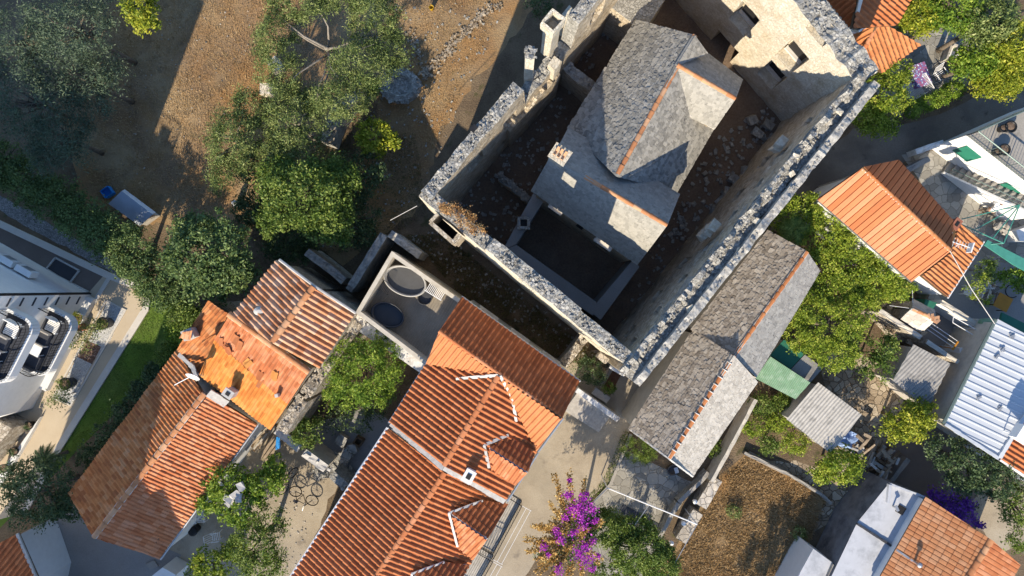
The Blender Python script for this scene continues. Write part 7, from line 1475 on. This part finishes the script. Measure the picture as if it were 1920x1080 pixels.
    for px, py, w, lb in ((640, 826, .5, 'pale grey box among the dark junk in the shaded court'), (660, 842, .45, 'dark crate beside the pale grey box in the shaded court'), (650, 852, .5, 'dark chest below the pale grey box in the shaded court'), (672, 828, .4, 'dark crate nearest the white gutter in the shaded court')):
        t = thing('crate', lb, 'crate', P(px, py, 0), 'junk in the shaded court'); c = P(px, py, .4); r = R.uniform(-.6, .6); mt = 'cement_old' if 'pale' in lb else 'wood_dark'; mb = MB()
        for s, l, o in ((w, .04, (0, .5)), (w, .04, (0, -.5)), (.04, w, (.5, 0)), (.04, w, (-.5, 0))): v = Matrix.Rotation(r, 3, 'Z') @ Vector((o[0]*w, o[1]*w, 0)); mb.box((c.x+v.x, c.y+v.y, .25), (s+.04, l+.04, .5), r)
        mb.build('side', mt, t); mb = MB(); mb.box((c.x, c.y, .42 if 'pale' in lb else .12), (w*.95, w*.95, .05), r); mb.build('lid' if 'pale' in lb else 'base', mt, t)
    mb = MB()
    for _ in range(70): c = P(625+R.uniform(-30, 36), 868+R.uniform(-20, 24), .1); mb.box((c.x, c.y, R.uniform(.05, .3)), (R.uniform(.15, .5), R.uniform(.1, .4), R.uniform(.08, .25)), R.uniform(0, 3), 0, .04)
    tag(mb.build('rubble_heap', 'rubble'), 'heap of masonry blocks in the shaded court by the white gutter', 'rubble', None, 'stuff')
    # field edge
    t = thing('sheet_shelter', 'low pale blue sheet-metal shelter with a ridged top beside the hedge and field', 'shelter', P(240, 390, 0)); q = [P(203, 382, .9), P(228, 358, 1.2), P(286, 402, 1.2), P(262, 424, .9)]; e = [P(234, 355, 1.0), P(292, 398, 1.0)]
    for pl in ((q[0], q[3], q[2], q[1]), (q[1], q[2], e[1], e[0])): mb = MB(); under(mb, [p for p in pl], plane3(pl[0], pl[1], pl[2]), .04); mb.build('roof_sheet', 'steel_blue', t)
    mb = MB(); mb.prism([Vector((p.x, p.y, .78)) for p in (q[0].lerp(q[2], .06), q[3].lerp(q[1], .06), q[2].lerp(q[0], .06), q[1].lerp(q[3], .06))], 0, .78); mb.build('wall', 'wood_grey', t)
    t = thing('crate', 'blue plastic crate on the field next to the grey sheet shelter', 'crate', P(200, 360, 0)); c = P(200, 360, .3); mb = MB()
    for s, l, o in ((.5, .04, (0, .23)), (.5, .04, (0, -.23)), (.04, .46, (.25, 0)), (.04, .46, (-.25, 0))): v = Matrix.Rotation(.6, 3, 'Z') @ Vector((o[0], o[1], 0)); mb.box((c.x+v.x, c.y+v.y, .17), (s, l, .34), .6)
    mb.build('side', 'blue_plastic', t); mb = MB(); mb.box((c.x, c.y, .08), (.46, .44, .04), .6); mb.build('base', 'blue_plastic', t)
    t = thing('gas_bottle', 'pale upright canister among the shaded shrubs', 'canister', P(441, 381, 0)); c = P(441, 381, .5); mb = MB(); mb.lathe((c.x, c.y, 0), [(.15, 0), (.17, .06), (.17, .6), (.1, .72), (.05, .76)], 14); mb.build('body', 'metal_white', t, True); mb = MB(); mb.lathe((c.x, c.y, .76), [(.06, 0), (.06, .08), (.02, .09)], 8); mb.build('valve', 'steel', t)
    mb = MB()
    for px, py in ((447, 935), (440, 928), (431, 943), (452, 912), (428, 936)): c = P(px, py, 4.0); mb.box(c, (.45, .28, .06), R.uniform(0, 3), 0, .06, (.3, .2))
    single('white_rag', 'crumpled whitish sacking caught in the citrus tree', 'sacking', mb, 'cement')
    for px, py, lb in ((377, 972, 'white garden chair folded against the cottage wall'), (405, 1006, 'white plank-like chair back under the darker garden tree')): slat_chair(lb, px, py, R.uniform(0, 3), 'white_metal', .45, n=5)
    t = thing('bin', 'black bin by the white cottage wall', 'bin', P(363, 995, 0)); c = P(363, 995, .5); mb = MB(); mb.lathe((c.x, c.y, 0), [(.2, 0), (.25, .6), (.27, .62)], 14); mb.build('body', 'black_metal', t); mb = MB(); mb.lathe((c.x, c.y, .62), [(.28, 0), (.2, .07), (.02, .09)], 14); mb.build('lid', 'black_metal', t)
    # hotel terrace
    def pot(label, px, py, r, h, pm, lm, n=50, group='planted pots on the hotel terrace', spread=1.1):
        c = P(px, py, h*.8); t = thing('plant_pot', label, 'potted plant', (c.x, c.y, 0), group); mb = MB(); mb.lathe((c.x, c.y, 0), [(r*.75, 0), (r, h*.9), (r*1.06, h), (r*.9, h), (r*.85, h-.05)], 18); mb.build('pot', pm, t, True); mb = MB(); mb.lathe((c.x, c.y, 0), [(r*.84, h-.045), (.02, h-.02)], 14); mb.build('soil', 'soil', t)
        C, K, ce = blob_points([(c.x, c.y, h+.12, r*spread, r*spread, .22)], n//2, 16, .1); leaf_mesh('foliage', C, .07, lm, t, K)
    pot('dark round pot with a green plant on the upper white gravel', 195, 606, .34, .7, 'tub_dark', 'lf_green'); pot('dark round pot with a plant on the lower white gravel', 125, 719, .34, .7, 'tub_dark', 'lf_green')
    pot('white pot of yellow-green leaves at the sunlit hotel wall', 148, 597, .3, .6, 'pale_plastic', 'lf_yellow', 70, spread=1.3); pot('small plant pot at the foot of the hotel terrace', 98, 684, .22, .4, 'wood', 'lf_bright')
    for i, (px, py) in enumerate(((54, 798), (27, 846), (8, 878))): pot(['black pot on the white plinth nearest the palm shadow', 'black pot midway along the white plinth', 'black pot at the left end of the white plinth'][i], px, py, .24, .45, 'black_metal', 'lf_dark', 24, spread=.8)
    for px, py, lb in ((172, 615, 'sparse young shrub on the paving beside the upper gravel'), (112, 742, 'sparse young shrub over the lower gravel'), (265, 545, 'small grey shrub at the curved kerb corner'), (150, 640, 'thin shrub beside the bark bed')):
        T(lb, px, py, 1.3, [(0, 0, 0, 22 if px != 265 else 10, 20 if px != 265 else 10, .5)], 'lf_olive', 40, 20, .09, .24, name='young_shrub', cat='shrub', r=.025, nl=10, inner=.3, wid=.4)
    mb = MB(); mb.prism(PP([(105, 487), (144, 508), (129, 528), (90, 504)], .02), .0, .025); t = thing('light_well', 'dark rectangular light well with a pale frame in the hotel drive', 'light well', P(117, 507, 0)); mb.build('grating', 'tub_dark', t)
    pts = PP([(103, 483), (148, 507), (129, 532), (86, 504)], .1); mb = MB()
    for a, b in zip(pts, pts[1:]+pts[:1]): c = (a+b)/2; mb.box((c.x, c.y, .05), ((b-a).length, .09, .1), math.atan2((b-a).y, (b-a).x))
    mb.build('frame', 'cement', t)
    mb = MB(); c = P(142, 613, .5); mb.box((c.x, c.y, .25), (.55, .6, .5), .5); single('stone_step', 'brown stone step block by the white pot', 'step', mb, 'brick')
    mb = MB(); p = PP([(132, 615), (146, 622), (113, 668), (98, 660)], .6); mb.prism(p, 0, .6); single('white_planter', 'long white masonry planter at the foot of the balconies', 'planter', mb, 'white_wall')
    mb = MB(); p = PP([(272, 1058), (288, 1051), (296, 1062), (281, 1069)], .15); mb.prism(p, 0, .12); single('roof_slab', 'small grey concrete slab on the shaded grey terrace', 'slab', mb, 'concrete')
    mb = MB(); p = PP([(272, 1090), (305, 1064), (330, 1078), (320, 1100)], 1.6); mb.prism(p, 0, 1.6); single('wall_end', 'white plastered wall end at the bottom edge by the cottage', 'wall', mb, 'white_wall')
    # the person in the yard
    t = thing('person', 'person in a white t-shirt and dark trousers standing bent over the table in the yard', 'person', P(1838, 400, 0)); f = P(1838, 398, 0); fd = Vector((.55, .83, 0)).normalized(); sd = Vector((-fd.y, fd.x, 0))
    def J(fw, s, z): v = f+fd*fw+sd*s; return (v.x, v.y, z)
    def skin(nm, vs, es, rs, mat, par, lv=2):
        me = bpy.data.meshes.new(nm); me.from_pydata(vs, es, []); o = bpy.data.objects.new(nm, me); COL.objects.link(o); me.materials.append(M[mat]); adopt(o, par)
        md = o.modifiers.new('skin', 'SKIN'); o.modifiers.new('sub', 'SUBSURF').render_levels = lv; md.use_smooth_shade = True
        for v, r in zip(me.skin_vertices[0].data, rs): v.radius = (r, r)
        me.skin_vertices[0].data[0].use_root = True; return o
    vs = [J(0, 0, .92), J(.1, 0, 1.15), J(.26, 0, 1.36), J(.33, 0, 1.45), J(.40, 0, 1.52), J(.45, 0, 1.60), J(.47, 0, 1.70)]; es = [(i, i+1) for i in range(6)]; rs = [.15, .145, .15, .07, .058, .09, .07]
    for s in (-1, 1):
        b = len(vs); vs += [J(.25, s*.19, 1.36), J(.38, s*.27, 1.14), J(.58, s*.2, 1.0), J(.66, s*.18, .97), J(.73, s*.17, .95)]; es += [(2, b), (b, b+1), (b+1, b+2), (b+2, b+3), (b+3, b+4)]; rs += [.068, .05, .036, .032, .02]
        b = len(vs); vs += [J(-.02, s*.1, .86), J(.05, s*.11, .48), J(-.03, s*.12, .08), J(.1, s*.14, .045)]; es += [(0, b), (b, b+1), (b+1, b+2), (b+2, b+3)]; rs += [.10, .07, .05, .04]
    body_ = skin('body', vs, es, rs, 'skin', t)
    vs = [J(.0, 0, .86), J(.1, 0, 1.14), J(.26, 0, 1.36), J(.32, 0, 1.43)]; es = [(0, 1), (1, 2), (2, 3)]; rs = [.185, .18, .18, .085]
    for s in (-1, 1): b = len(vs); vs += [J(.25, s*.2, 1.37), J(.33, s*.26, 1.22)]; es += [(2, b), (b, b+1)]; rs += [.095, .085]
    skin('shirt', vs, es, rs, 'cloth_white', t)
    vs = [J(-.01, 0, .9)]; es = []; rs = [.175]
    for s in (-1, 1): b = len(vs); vs += [J(-.02, s*.1, .82), J(.05, s*.115, .47), J(-.02, s*.12, .12)]; es += [(0, b), (b, b+1), (b+1, b+2)]; rs += [.125, .09, .075]
    skin('trousers', vs, es, rs, 'trousers', t)
    skin('hair', [J(.42, 0, 1.66), J(.45, 0, 1.735)], [(0, 1)], [.085, .075], 'hair', t)
    h = Vector(J(.47, 0, 1.64)); mb = MB(); mb.lathe(h+fd*.085, [(.012, -.02), (.018, 0), (.008, .03)], 8)
    mb.build('nose', 'skin', t)
    for s in (-1, 1): mb = MB(); mb.lathe(h+fd*.075+sd*.033*s+Vector((0, 0, .02)), [(.006, -.008), (.011, 0), (.006, .008)], 8); mb.build('eye', 'dark', t); mb = MB(); mb.lathe(h+sd*.088*s-fd*.01, [(.01, -.03), (.022, 0), (.012, .03)], 8); mb.build('ear', 'skin', t)
    for s in (-1, 1):
        for k in range(4): mb = MB(); a = Vector(J(.73, s*.17+(k-1.5)*.02, .95)); mb.tube([a, a+fd*.045+Vector((0, 0, -.012)), a+fd*(.085-.008*abs(k-1.5))+Vector((0, 0, -.035))], [.01, .009, .007], 6); mb.build('finger', 'skin', t)
        mb = MB(); a = Vector(J(.69, s*.17-s*.02, .955)); mb.tube([a, a+fd*.03-sd*s*.03, a+fd*.06-sd*s*.035+Vector((0, 0, -.02))], [.012, .011, .008], 6); mb.build('thumb', 'skin', t)
M['lf_yellow_paint'] = m_plain('yellow_plastic', (.7, .45, .02), .4, 0, .05); M['steel_blue'] = m_plain('blue_grey_sheet', (.45, .5, .58), .45, .2, .1, 2)
furniture()
